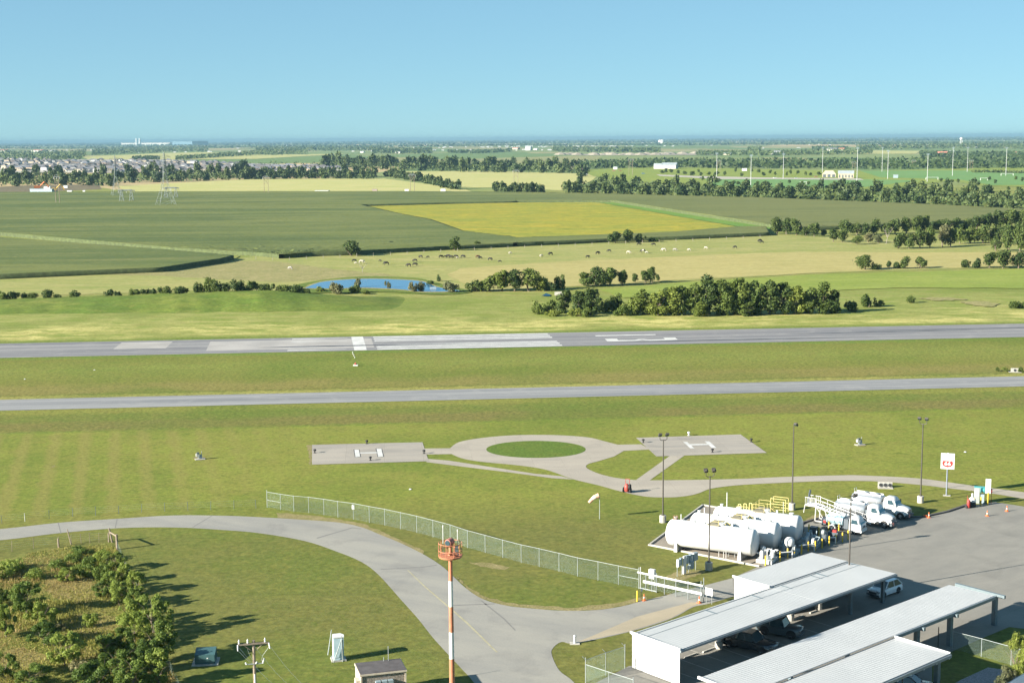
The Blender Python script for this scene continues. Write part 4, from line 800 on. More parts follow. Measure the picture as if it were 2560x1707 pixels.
# ------------------------------------------------------------------ fuel farm
TL, TR = P(1680, 1329, 2.2), P(1884, 1355.5, 2.2); ta = ang(TL, TR); tl = (TR - TL).length
step = (P(1795, 1295.5, 2.2) - TL) / 2
A_, B_ = P(1623, 1363), P(1896, 1416); V_ = P(2009, 1306) - B_
b = MB(); quad = [A_, B_, B_ + V_, A_ + V_]; sheet('containment_slab', [(p.x, p.y) and p for p in quad], pave_mat('slab_concrete', (.27, .235, .19), (.20, .175, .145), (.12, .11, .10), ta, .1, .3, joint=(5, 5, .01)), .034, world=True)
b = MB()
for s, f in ((A_, B_), (A_, A_ + V_), (A_ + V_, B_ + V_)):
    d = f - s; b.box((s + f) / 2 + Vector((0, 0, .10)), (d.length + .25, .22, .20), rz=math.atan2(d.y, d.x))
b.build('slab_kerb', M['concrete'], kind='structure')
def pipe(b, pts, r=.06): b.path([Vector(p) for p in pts], r, 7)
tank_names = ('nearest of the three long white horizontal fuel tanks', 'middle one of the three long white horizontal fuel tanks', 'farthest of the three long white horizontal fuel tanks')
for k in range(3):
    base = TL + step * k; r = 1.68
    tk = thing('fuel_tank', tank_names[k], 'fuel tank', (base.x, base.y, 0), ta)
    prof = [(0.02, -.62), (r * .45, -.55), (r * .78, -.36), (r * .95, -.14), (r, .04), (r, tl - .04), (r * .95, tl + .14), (r * .78, tl + .32), (r * .45, tl + .46), (.02, tl + .5)]
    b = MB(); b.lathe(prof, 40, axis='X', c=(0, 0, 2.2)); b.build('shell', M['white'], tk, smooth=True)
    for x in (1.0, tl - 1.4):
        b = MB(); n = 12; pts = [(-1.35, 0.03), (1.35, .03), (1.35, 1.35)] + [(1.72 * math.cos(t_), 2.2 + 1.72 * math.sin(t_)) for t_ in [R(-33 - i * (114 / n)) for i in range(n + 1)]] + [(-1.35, 1.35)]
        b.M = Matrix(((0, 0, 1, x), (1, 0, 0, 0), (0, 1, 0, 0), (0, 0, 0, 1))); b.prism(pts, -.22, .22); b.build('saddle', M['white2'], tk)
    for x, h, rr in ((.5, .3, .18), (2.9, .14, .3), (4.5, .1, .09), (tl * .62, .25, .32), (tl * .74, .32, .12), (tl - .9, .2, .25)):
        b = MB(); b.cyl((x, 0, 2.2 + r - .06), (x, 0, 2.2 + r + h), rr, rr, 12); b.cyl((x, 0, 2.2 + r + h), (x, 0, 2.2 + r + h + .05), rr * 1.25, rr * 1.25, 12); b.build('hatch', M['white'] if rr > .1 else M['steel_dark'], tk)
    b = MB(); pipe(b, [(1.1, .3, 2.2 + r - .1), (1.1, .3, 2.2 + r + (1.9 if k == 2 else .7))], .05); b.build('vent_pipe', M['white'], tk)
    if k == 0:
        b = MB()
        for i in range(7): a_ = i * .9; b.cyl((.45 + .25 * math.cos(a_), .25 * math.sin(a_), 2.2 + r - .05), (.45 + .3 * math.cos(a_ + .6), .3 * math.sin(a_ + .6), 2.2 + r + .5), .035, .035, 6)
        b.build('valve_manifold', plain('rusty_valves', (.28, .16, .10), .8, var=.3), tk)
    # grated crossover platform with yellow rails
    x0, x1 = tl * .46, tl * .60; zf = 2.2 + r + .06
    b = MB(); b.box(((x0 + x1) / 2, .55, zf), (x1 - x0, 2.6, .07)); b.build('platform', plain('grating', (.30, .27, .19), .7, .3), tk)
    b = MB()
    for (xx, yy) in ((x0, -.7), (x0, .6), (x0, 1.85), (x1, -.7), (x1, .6), (x1, 1.85)): b.cyl((xx, yy, zf), (xx, yy, zf + .95), .024, .024, 6)
    for hh in (.5, .95): pipe(b, [(x1, -.7, zf + hh), (x0, -.7, zf + hh), (x0, 1.85, zf + hh), (x1, 1.85, zf + hh)], .022)
    b.build('guard_rail', M['rail_yellow'], tk)
    b = MB()
    for i in range(4): b.box((x1 + .25 + i * .26, 1.3, zf - .22 * (i + 1)), (.24, .9, .05))
    b.box((x1 + .7, .84, zf - .5), (1.4, .05, .2), ry=.7); b.box((x1 + .7, 1.76, zf - .5), (1.4, .05, .2), ry=.7); b.build('step', M['rail_yellow'], tk)
    if k == 2:
        b = MB(); xa, xb, ya, yb = x1 + .3, x1 + 2.3, 1.1, 2.3
        for xx, yy in ((xa, ya), (xb, ya), (xa, yb), (xb, yb)): b.cyl((xx, yy, zf - .3), (xx, yy, zf + 1.5), .035, .035, 6)
        for hh in (.1, .8, 1.5): pipe(b, [(xa, ya, zf + hh), (xb, ya, zf + hh), (xb, yb, zf + hh), (xa, yb, zf + hh), (xa, ya, zf + hh)], .032)
        b.build('cage_rail', M['rail_yellow'], tk)
        for i in range(3):
            b = MB(); xx = x0 - .6 - i * .75; pipe(b, [(xx, -.3, zf - .1), (xx, -.3, zf + .9 - i * .15), (xx + .35, -.3, zf + .9 - i * .15), (xx + .35, -.3, zf - .1)], .045); b.build('grab_rail', M['rail_yellow'], tk)
    # pump skid at the head of the tank
    o = base + Vector((math.cos(ta), math.sin(ta), 0)) * (tl + 1.75)
    sk = thing('pump_skid', ('white pump skid with pipes and filters at the head of the ' + ('nearest', 'middle', 'farthest')[k] + ' fuel tank'), 'pump skid', (o.x, o.y, 0), ta)
    mt = M['white'] if k == 0 else M['bluegrey']
    b = MB(); b.box((0, 0, .28), (2.0, 2.5, .42)); b.build('base', M['white2'] if k == 0 else M['bluegrey'], sk)
    for (x, y, h, rr) in ((-.45, -.7, 1.5, .24), (-.45, .1, 1.8, .28), (.2, .75, 1.4, .2)):
        b = MB(); b.lathe([(rr * .6, .49), (rr, .56), (rr, h - .15), (rr * .7, h), (rr * .2, h + .05)], 14, c=(x, y, 0)); b.build('filter', mt, sk, smooth=True)
    b = MB(); rp = random.Random(k)
    for i in range(9):
        x, y = rp.uniform(-.8, .8), rp.uniform(-1.1, 1.1); h = rp.uniform(.8, 1.9)
        pipe(b, [(x, y, .45), (x, y, h), (x + rp.uniform(-.6, .6), y, h), (x + rp.uniform(-.5, .5), y + rp.uniform(-.5, .5), .9)], rp.uniform(.04, .075))
    pipe(b, [(-1.7, 0, .95), (-1.0, 0, .95), (-.6, -.3, .7)], .11); b.build('pipework', mt, sk)
    b = MB(); b.box((.55, -.55, .74), (.55, .5, .5)); b.cyl((.1, -.3, .75), (.7, -.3, .75), .17, .17, 10); b.build('pump', M['steel_dark'], sk)
    b = MB(); pipe(b, [(.9, 1.0, .95), (2.5, 2.4, .95), (2.5, 2.4, .1)], .075); b.build('delivery_pipe', M['white'], sk)
b = MB(); o_ = TL + step * 2 + Vector((math.cos(ta), math.sin(ta), 0)) * (tl + 1.2)
b = MB(); b.lathe([(.5, 0), (.62, .25), (.6, .7), (.35, 1.0), (.05, 1.05)], 14, c=(0, 0, 0)); q = P(1974, 1348, 2.2)
fd = thing('filter_drum', 'white domed filter drum on a stand before the farthest fuel tank', 'filter', (q.x, q.y, 0)); o = b.build('drum', M['white'], fd, (0, 0, 1.45), smooth=True)
b = MB(); [b.cyl((.35 * sx, .35 * sy, 0.03), (.35 * sx, .35 * sy, 1.5), .04, .04, 6) for sx in (-1, 1) for sy in (-1, 1)]; b.build('stand', M['bluegrey'], fd)
sp_ = P(1829, 1392); sc2 = thing('switch_cabinet', 'white switch cabinet on posts at the corner of the fuel slab', 'cabinet', sp_, ta)
b = MB(); b.box((0, 0, 1.15), (.9, .35, 1.1)); b.build('box', M['white'], sc2)
for x in (-.4, .4): MB().cyl((x, 0, 0), (x, 0, 1.7), .04, .04, 6).build('post', M['galv'], sc2)
for k, (x, y, h) in enumerate(((1797, 1391, 2.0), (1809, 1394, 1.6), (1815, 1396, 1.9), (1958, 1290, 1.9))):
    p = P(x, y); b = MB(); b.cyl((0, 0, 0), (0, 0, h), .035, .035, 6); b.cyl((0, 0, h), (0, 0, h + .12), .07, .05, 8)
    b.build('vent_post', M['white'], None, p, label=('thin white vent post behind the farthest fuel tank' if k == 3 else f'thin white vent post beside the nearest fuel tank, {ORD[k]} from the left'), cat='vent post', group=None if k == 3 else 'vent posts by the nearest tank')
for k, pts in enumerate((((1854, 1404), (1866, 1409), (1874, 1411), (1886, 1406), (1900, 1402)), ((1946, 1388), (1960, 1390), (1972, 1386), (1966, 1382), (1950, 1381)))):
    b = MB(); q = smooth_px(pts, 5); b.path([P(*v) + Vector((0, 0, .07)) for v in q], .055, 6); b.build('hose', M['black'], label=('black fuel hose snaking before the nearest pump skid', 'black fuel hose coiled behind the bollards')[k], cat='hose')
bol = [(1913.6, 1413.4), (1931, 1408), (1950, 1402.5), (1969, 1395), (1986, 1391), (2003.7, 1385), (2020.6, 1377.5), (2038, 1376), (2055, 1370), (2073, 1363.7), (2089, 1359.6), (2106, 1354.5), (2120, 1349)]
bol2 = [(2022, 1333), (2047, 1341), (2072, 1326), (2097, 1329)]
bm = MB(); bm.lathe([(.095, 0), (.095, 1.2), (.08, 1.27), (.03, 1.3)], 10); bo = None
def bollard(x, y, label, group):
    global bo
    p = P(x, y)
    if bo is None: bo = bm.build('bollard', M['yellow_paint'], None, p, smooth=True, label=label, cat='bollard', group=group); return bo
    o = bo.copy(); col.objects.link(o); o.location = p; o['label'] = label
    if group: o['group'] = group
    elif 'group' in o: del o['group']
    return o
for k, q in enumerate(bol): bollard(*q, f'yellow steel bollard in the front row by the fuel tanks, {ORD[k]} from the left', 'bollards in front of the fuel tanks')
for k, q in enumerate(bol2): bollard(*q, f'yellow steel bollard behind the front row near the small truck, {ORD[k]} from the left', 'bollards behind the front row')
bollard(1593, 1503, 'yellow steel bollard at the left end of the gate', None)
bollard(2435, 1267, 'left yellow bollard before the grey self-service pump', None); bollard(2452, 1264, 'right yellow bollard beside the grey self-service pump', None)
bo['label'] = 'yellow steel bollard in the front row by the fuel tanks, first from the left'
for k, (x, y, lb) in enumerate(((1934, 1409, 'white control box on posts behind the second bollard'), (1987, 1391, 'white control box on posts behind the fifth bollard'), (2035, 1374, 'white control box on posts beside the eighth bollard'))):
    c3 = thing('control_box', lb, 'control box', P(x, y), ta + R(90)); b = MB(); b.box((0, .12, 1.1), (.62, .28, .72)); b.build('box', M['white'], c3)
    for xx in (-.24, .24): MB().cyl((xx, .2, 0), (xx, .2, 1.4), .03, .03, 6).build('post', M['galv'], c3)
ds = thing('fuel_dispenser', 'pale blue panelled fuel dispenser with a hose among the bollards', 'fuel dispenser', P(2061, 1362), ta); b = MB(); b.box((0, 0, .85), (.5, .95, 1.5)); b.build('cabinet', M['steel_dark'], ds)
b = MB(); b.box((.27, 0, .95), (.04, .85, 1.1)); b.build('panel', M['bluegrey'], ds); b = MB(); b.lathe([(.3, -.2), (.36, -.12), (.36, .12), (.3, .2)], 14, axis='X', c=(-.1, -.3, 1.75)); b.build('hose_reel', M['galv'], ds)
for (x, y, w_, h_, lb, mt) in ((2035, 1340, 1.0, 1.2, 'dark blue equipment cabinet in the shade of the tanks', 'steel_dark'), (2000, 1331, .9, .9, 'small black cabinet beside the head of the farthest tank', 'black'), (2084, 1352, 1.3, 1.2, 'dark pump set with red parts behind the bollards', 'steel_dark')):
    c4 = thing('equipment_cabinet', lb, 'cabinet', P(x, y), ta); b = MB(); b.box((0, 0, h_ / 2 + .1), (w_, w_ * .8, h_)); b.build('body', M[mt], c4); b = MB(); b.box((0, 0, .05), (w_ * 1.15, w_ * .95, .1)); b.build('plinth', M['concrete'], c4)
    if 'red' in lb:
        b = MB(); b.box((.2, -.3, h_ + .25), (.5, .4, .3)); b.build('motor', M['red'], c4); b = MB(); b.cyl((-.3, 0, h_ + .1), (-.3, 0, h_ + .6), .2, .2, 10); b.build('filter', M['steel_dark'], c4)

# ------------------------------------------------------------------ lamp posts of the apron
def lamp_post(x, y, top, label, heads, rz):
    p = P(x, y); h = CAM_H * (y - top) / (y - hor(x)) - .25
    t_ = thing('lamp_post', label, 'lamp post', p, rz, 'tall lamp posts of the apron')
    b = MB(); b.lathe([(.46, 0), (.46, .95), (.42, 1.0)], 14); b.build('concrete_base', M['concrete'], t_)
    b = MB(); b.cyl((0, 0, 1), (0, 0, h - .7), .105, .07, 10); b.cyl((0, 0, 1.0), (0, 0, 1.12), .2, .2, 10); b.build('pole', M['dark'], t_)
    b = MB()
    if heads == 2: pipe(b, [(-.5, 0, h - .25), (-.5, 0, h - .62), (-.3, 0, h - .78), (.3, 0, h - .78), (.5, 0, h - .62), (.5, 0, h - .25)], .045)
    else: pipe(b, [(0, 0, h - .8), (0, 0, h - .1), (.25, 0, h)], .05)
    b.build('bracket', M['dark'], t_)
    for sx in ((-1, 1) if heads == 2 else (1,)):
        b = MB(); xx = .5 * sx if heads == 2 else .45
        b.box((xx, -.08, h), (.46, .5, .26), rx=R(-38)); b.box((xx, -.16, h - .1), (.40, .36, .06), rx=R(-38), m=1)
        b.cyl((xx, .12, h), (xx, .12, h + .2), .12, .08, 8); b.build('floodlight', [M['dark'], M['glass']], t_)
lamp_post(1657, 1305, 1075, 'dark two-headed lamp post behind the left end of the fuel tanks', 2, R(12))
lamp_post(1980, 1274, 1049, 'dark lamp post on the grass between the tanks and the footpath', 1, R(-50))
lamp_post(2301, 1256, 1036, 'dark two-headed lamp post on the grass left of the square sign', 2, R(-30))
lamp_post(1772, 1424, 1162, 'dark two-headed lamp post before the nearest fuel tank', 2, R(190))
lamp_post(2121, 1487, 1224, 'dark lamp post rising behind the far carport roof', 1, R(10))

# ------------------------------------------------------------------ vehicles (local axes: +x forward, origin on the ground under the front bumper)
def wheel(parent, x, y, r, wdt, rim='chrome', dual=False):
    b = MB(); b.M = Matrix.Translation((x, y, r)); hw = wdt / 2
    b.lathe([(r * .62, -hw), (r * .93, -hw), (r, -hw * .6), (r, hw * .6), (r * .93, hw), (r * .62, hw)], 20, axis='Y'); o = b.build('wheel', M['black'], parent, smooth=True)
    b = MB(); b.M = Matrix.Translation((x, y, r)); sgn = 1 if y > 0 else -1
    b.lathe([(r * .6, sgn * hw * .2), (r * .6, sgn * hw * .75), (r * .3, sgn * hw * 1.02), (r * .12, sgn * hw * 1.1)], 14, axis='Y')
    for i in range(5): a_ = i * 1.2566; b.box((math.cos(a_) * r * .4, sgn * hw * .95, math.sin(a_) * r * .4), (r * .42, .03, r * .13), ry=-a_)
    b.build('rim', M[rim], o)
def pane(parent, pts, name='window', mat='glass'):
    b = MB(); v = [Vector(p) for p in pts]; n = (v[1] - v[0]).cross(v[2] - v[0]).normalized() * .012; k = len(v)
    b.put([p - n for p in v] + [p + n for p in v], [tuple(range(k - 1, -1, -1)), tuple(range(k, 2 * k))] + [(i, (i + 1) % k, k + (i + 1) % k, k + i) for i in range(k)])
    return b.build(name, M[mat], parent)
def loft(b, secs, m=0):             # closed body from cross-sections [(x, [(y, z) ...])]
    n = len(secs[0][1]); vs = [(x, y, z) for x, pr in secs for y, z in pr]
    fs = [(k * n + i, (k + 1) * n + i, (k + 1) * n + (i + 1) % n, k * n + (i + 1) % n) for k in range(len(secs) - 1) for i in range(n)]
    return b.put(vs, fs + [tuple(range(n)), tuple(range(len(vs) - 1, len(vs) - n - 1, -1))], m)
def sec(w0, w1, z0, z1, c=.12):     # bottom half width, top half width, with eased shoulders
    return [(-w0, z0), (-w0, z0 + (z1 - z0) * .45), (-w1, z1 - c), (-w1 + c * 1.2, z1), (w1 - c * 1.2, z1), (w1, z1 - c), (w0, z0 + (z1 - z0) * .45), (w0, z0)]
def tanker(label, at, rz, L):
    t = thing('tanker_truck', label, 'tanker truck', at, rz, 'fuel trucks parked beside the tanks')
    b = MB(); [b.box((-L / 2 - .2, s * .42, .82), (L - .8, .12, .26)) for s in (-1, 1)]; b.box((-L * .6, 0, .8), (.2, .9, .2)); b.build('chassis', M['steel_dark'], t)
    b = MB(); loft(b, [(-.12, sec(.80, .62, .78, 1.42)), (-.45, sec(.92, .72, .72, 1.62)), (-1.55, sec(1.02, .86, .70, 1.82)), (-1.7, sec(1.04, .9, .70, 1.84))]); b.build('hood', M['white'], t, smooth=True)
    b = MB(); loft(b, [(-1.66, sec(1.06, .98, .72, 1.86, .08)), (-2.18, sec(1.08, .90, .72, 2.72, .14)), (-2.5, sec(1.08, .90, .72, 2.80, .16)), (-3.35, sec(1.08, .90, .72, 2.80, .16)), (-3.5, sec(1.06, .88, .75, 2.70, .16))]); cabm = b.build('cab', M['white'], t, smooth=True)
    pane(t, [(-1.70, -.88, 1.95), (-1.70, .88, 1.95), (-2.14, .80, 2.60), (-2.14, -.80, 2.60)], 'windscreen', 'screen')
    for s in (-1, 1):
        q = [(-2.06, s * 1.04, 1.92), (-2.95, s * 1.04, 1.92), (-2.95, s * .955, 2.52), (-2.32, s * .955, 2.52)]; pane(t, q if s < 0 else q[::-1], 'side_window')
        b = MB(); b.box((-2.5, s * 1.085, 1.32), (1.02, .03, 1.05)); d = b.build('door', M['white'], t); MB().box((-2.85, s * 1.11, 1.62), (.16, .03, .05)).build('handle', M['steel_dark'], d)
        b = MB(); b.box((-1.95, s * 1.36, 2.1), (.12, .06, .52)); b.cyl((-1.95, s * 1.05, 2.1), (-1.95, s * 1.36, 2.25), .025, .025, 5); b.build('mirror', M['steel_dark'], t)
        b = MB(); b.M = Matrix.Translation((-1.02, s * .98, .52)); n = 10
        pts = [(.68 * math.cos(a_), .68 * math.sin(a_)) for a_ in [R(12 + i * 156 / n) for i in range(n + 1)]] + [(.56 * math.cos(a_), .56 * math.sin(a_)) for a_ in [R(168 - i * 156 / n) for i in range(n + 1)]]
        b.side(pts, -.2, .2); b.build('fender', M['white'], t)
        MB().box((-.2, s * .68, 1.18), (.12, .3, .22)).build('headlight', M['chrome'], t)
        wheel(t, -1.02, s * .98, .52, .3); wheel(t, -L + 2.0, s * .95, .52, .52)
        b = MB(); b.cyl((-2.3, s * .86, .62), (-3.3, s * .86, .62), .27, .27, 12); b.build('fuel_cell', M['chrome'], t)
        b = MB(); b.box((-L * .62, s * 1.12, 1.32), (L * .34, .1, .26)); b.build('side_rail', M['steel_dark'], t)
    b = MB(); b.box((-.10, 0, 1.15), (.1, 1.05, .56)); b.build('grille', M['steel_dark'], t)
    for i in range(5): MB().box((-.045, 0, .95 + i * .1), (.03, .95, .035)).build('grille_bar', M['chrome'], t)
    b = MB(); b.box((-.1, 0, .58), (.28, 2.15, .3)); b.build('bumper', M['steel_dark'], t)
    MB().box((.06, -.55, .62), (.03, .42, .42)).build('placard', plain('placard_red', (.55, .22, .18), .6), t)
    x0, x1 = -3.85, -L; rx, rzz, zc = 1.18, .80, 1.98
    b = MB(); n = 28; fr = [(x0, .0), (x0 - .02, .86), (x0 - .22, 1), ((x0 + x1) / 2, 1), (x1 + .22, 1), (x1 + .02, .86), (x1, 0)]
    secs = [(x, [(rx * max(k, .02) * math.copysign(abs(math.cos(a_)) ** .8, math.cos(a_)), zc + rzz * max(k, .02) * math.copysign(abs(math.sin(a_)) ** .8, math.sin(a_))) for a_ in [2 * math.pi * i / n for i in range(n)]]) for x, k in fr]
    loft(b, secs); b.build('tank', M['alu'], t, smooth=True)
    for x in (x0 - .6, (x0 + x1) / 2, x1 + .6):
        b = MB(); b.lathe([(1.0, -.03), (1.0, .03)], 4, axis='X'); b = MB()
        vs = [(x + dx, (rx + .015) * math.cos(a_) * 1.0, zc + (rzz + .015) * math.sin(a_)) for dx in (-.03, .03) for a_ in [2 * math.pi * i / n for i in range(n)]]
        b.put(vs, [(i, (i + 1) % n, n + (i + 1) % n, n + i) for i in range(n)]); b.build('band', M['alu'], t)
    for s in (-1, 1):
        b = MB(); b.box(((x0 + x1) / 2, s * .5, zc + rzz + .03), (abs(x1 - x0) - .5, .07, .22)); b.build('roll_rail', M['white'], t)
    for x in (x0 - 1.0, x0 - 2.6):
        b = MB(); b.cyl((x, 0, zc + rzz - .04), (x, 0, zc + rzz + .16), .32, .32, 14); b.cyl((x, .1, zc + rzz + .16), (x, .1, zc + rzz + .22), .2, .2, 10); b.build('manhole', M['alu'], t)
    b = MB(); pipe(b, [(x1 + .2, -.35, zc + rzz), (x1 + .2, -.35, zc + rzz + .55), (x1 + .2, .35, zc + rzz + .55), (x1 + .2, .35, zc + rzz)], .03); b.build('ladder_hoop', M['alu'], t)
    b = MB(); b.box((x0 + .18, 0, 1.5), (.3, 1.9, 1.3)); b.build('pump_cabinet', M['steel_dark'], t)
    b = MB(); b.box((-L * .52, 0, 1.12), (L * .5, 1.9, .2)); b.build('subframe', M['alu'], t)
    b = MB(); b.lathe([(.4, -.3), (.44, -.25), (.2, -.2), (.2, .2), (.44, .25), (.4, .3)], 14, axis='X', c=(-4.2, -.75, 1.02)); b.build('hose_reel', M['steel_dark'], t)
    return t
TH = R(-36)
tanker('white tanker truck with polished aluminium tank, middle of the three parked trucks', P(2236, 1319), TH, 8.2)
tanker('white tanker truck with polished aluminium tank, farthest of the three, by the grass', P(2276, 1298), TH, 8.2)
t = thing('tanker_truck', 'small white cab-over refuelling truck with pale blue tank, nearest of the three', 'tanker truck', P(2160, 1335), TH, 'fuel trucks parked beside the tanks')
b = MB(); [b.box((-2.9, s * .36, .62), (5.2, .1, .2)) for s in (-1, 1)]; b.build('chassis', M['steel_dark'], t)
b = MB(); loft(b, [(-.05, sec(.94, .86, .45, 1.15, .08)), (-.14, sec(1.0, .92, .42, 1.35, .1)), (-.55, sec(1.02, .86, .42, 2.16, .14)), (-.9, sec(1.02, .86, .42, 2.28, .16)), (-1.6, sec(1.02, .86, .42, 2.28, .16)), (-1.72, sec(1.0, .84, .5, 2.2, .16))]); b.build('cab', M['white'], t, smooth=True)
pane(t, [(-.17, -.84, 1.40), (-.17, .84, 1.40), (-.53, .76, 2.06), (-.53, -.76, 2.06)], 'windscreen', 'screen')
for s in (-1, 1):
    q = [(-.45, s * 1.0, 1.42), (-1.42, s * 1.0, 1.42), (-1.42, s * .91, 2.0), (-.72, s * .91, 2.0)]; pane(t, q if s < 0 else q[::-1], 'side_window')
    d = MB().box((-.95, s * 1.025, 1.0), (.95, .03, .85)).build('door', M['white'], t); MB().box((-1.3, s * 1.05, 1.22), (.14, .03, .05)).build('handle', M['steel_dark'], d)
    b = MB(); b.box((-.2, s * 1.24, 1.75), (.1, .06, .4)); b.cyl((-.3, s * .95, 1.95), (-.2, s * 1.24, 1.95), .02, .02, 5); b.build('mirror', M['steel_dark'], t)
    MB().box((-.06, s * .72, .92), (.08, .3, .2)).build('headlight', M['chrome'], t)
    wheel(t, -.95, s * .88, .40, .26); wheel(t, -4.1, s * .84, .40, .46)
    b = MB(); b.M = Matrix.Translation((-4.1, s * .86, .4)); n = 10
    pts = [(.52 * math.cos(a_), .52 * math.sin(a_)) for a_ in [R(5 + i * 170 / n) for i in range(n + 1)]] + [(.44 * math.cos(a_), .44 * math.sin(a_)) for a_ in [R(175 - i * 170 / n) for i in range(n + 1)]]
    b.side(pts, -.22, .22); b.build('fender', M['white'], t)
b = MB(); b.box((-.02, 0, 1.02), (.05, .7, .3)); b.build('grille', M['steel_dark'], t)
b = MB(); b.box((-.08, 0, .5), (.2, 1.95, .26)); b.build('bumper', M['white'], t)
b = MB(); n = 24
loft(b, [(x, [(1.0 * k * math.copysign(abs(math.cos(a_)) ** .75, math.cos(a_)), 1.5 + .66 * k * math.copysign(abs(math.sin(a_)) ** .75, math.sin(a_))) for a_ in [2 * math.pi * i / n for i in range(n)]]) for x, k in ((-2.6, .9), (-2.68, 1), (-4.9, 1), (-5.0, .9))]); b.build('tank', plain('pale_blue_tank', (.40, .56, .62), .35, .3), t, smooth=True)
b = MB(); b.box((-2.18, 0, 1.25), (.6, 1.8, 1.35)); b.build('pump_cabinet', M['steel_dark'], t)
MB().box((-3.7, 0, 2.2), (2.2, .6, .1)).build('catwalk', M['white'], t)
b = MB(); b.box((-5.35, 0, 1.0), (.6, 1.7, .9)); b.build('rear_cabinet', M['steel_dark'], t); MB().box((-5.2, -.88, 1.1), (.4, .05, .35)).build('reel_panel', M['red'], t)

# mobile boarding ramp
rp0 = P(2044.6, 1305); t = thing('boarding_ramp', 'white wheeled boarding ramp with railings behind the small truck', 'ramp', rp0, TH)
b = MB(); Ln = 7.2; z0, z1 = 2.35, .75
for s in (-.75, .75): b.bar((-1.6, s, z0), (0, s, z0), .14); b.bar((0, s, z0), (Ln, s, z1), .16)
b.build('frame', M['white'], t)
b = MB()
for i in range(16):
    x = .2 + i * (Ln - .3) / 16; b.box((x, 0, z0 + (z1 - z0) * x / Ln + .09), (.3, 1.4, .04))
b.box((-.8, 0, z0 + .09), (1.6, 1.45, .05)); b.build('deck', M['white'], t, kind='stuff')
for s in (-.75, .75):
    b = MB()
    for i in range(8):
        x = i * (Ln - .2) / 7; z = z0 + (z1 - z0) * x / Ln; b.cyl((x, s, z), (x, s, z + 1.0), .028, .028, 5)
    for hh in (.5, 1.0): pipe(b, [(0, s, z0 + hh), (Ln, s, z1 + hh)], .03)
    for i in range(7): b.cyl((-1.55 + i * .25, s, z0), (-1.55 + i * .25, s, z0 + 1.1), .025, .025, 5)
    pipe(b, [(-1.6, s, z0 + 1.1), (0, s, z0 + 1.1)], .03); b.build('railing', M['white'], t)
    b = MB(); b.bar((0, s, z0), (-.1, s, .3), .1); b.bar((0, s, .35), (3.6, s, .35), .1); b.bar((1.4, s, z0 - .3), (1.5, s, .35), .07); b.bar((.1, s, z0 - .1), (1.4, s, .4), .06); b.build('leg', M['white'], t)
    b = MB(); b.lathe([(.08, -.06), (.2, -.06), (.2, .06), (.08, .06)], 12, axis='Y', c=(-.1, s, .2)); b.build('castor', M['black'], t)
b = MB(); b.bar((-1.5, 0, z0 + .2), (-1.2, 0, z0 + 2.0), .22); b.build('mast', M['steel_dark'], t)
b = MB(); b.bar((-1.6, -.7, z0), (-1.8, -.7, z0 - 1.1), .08); b.build('hanging_foot', M['white'], t)

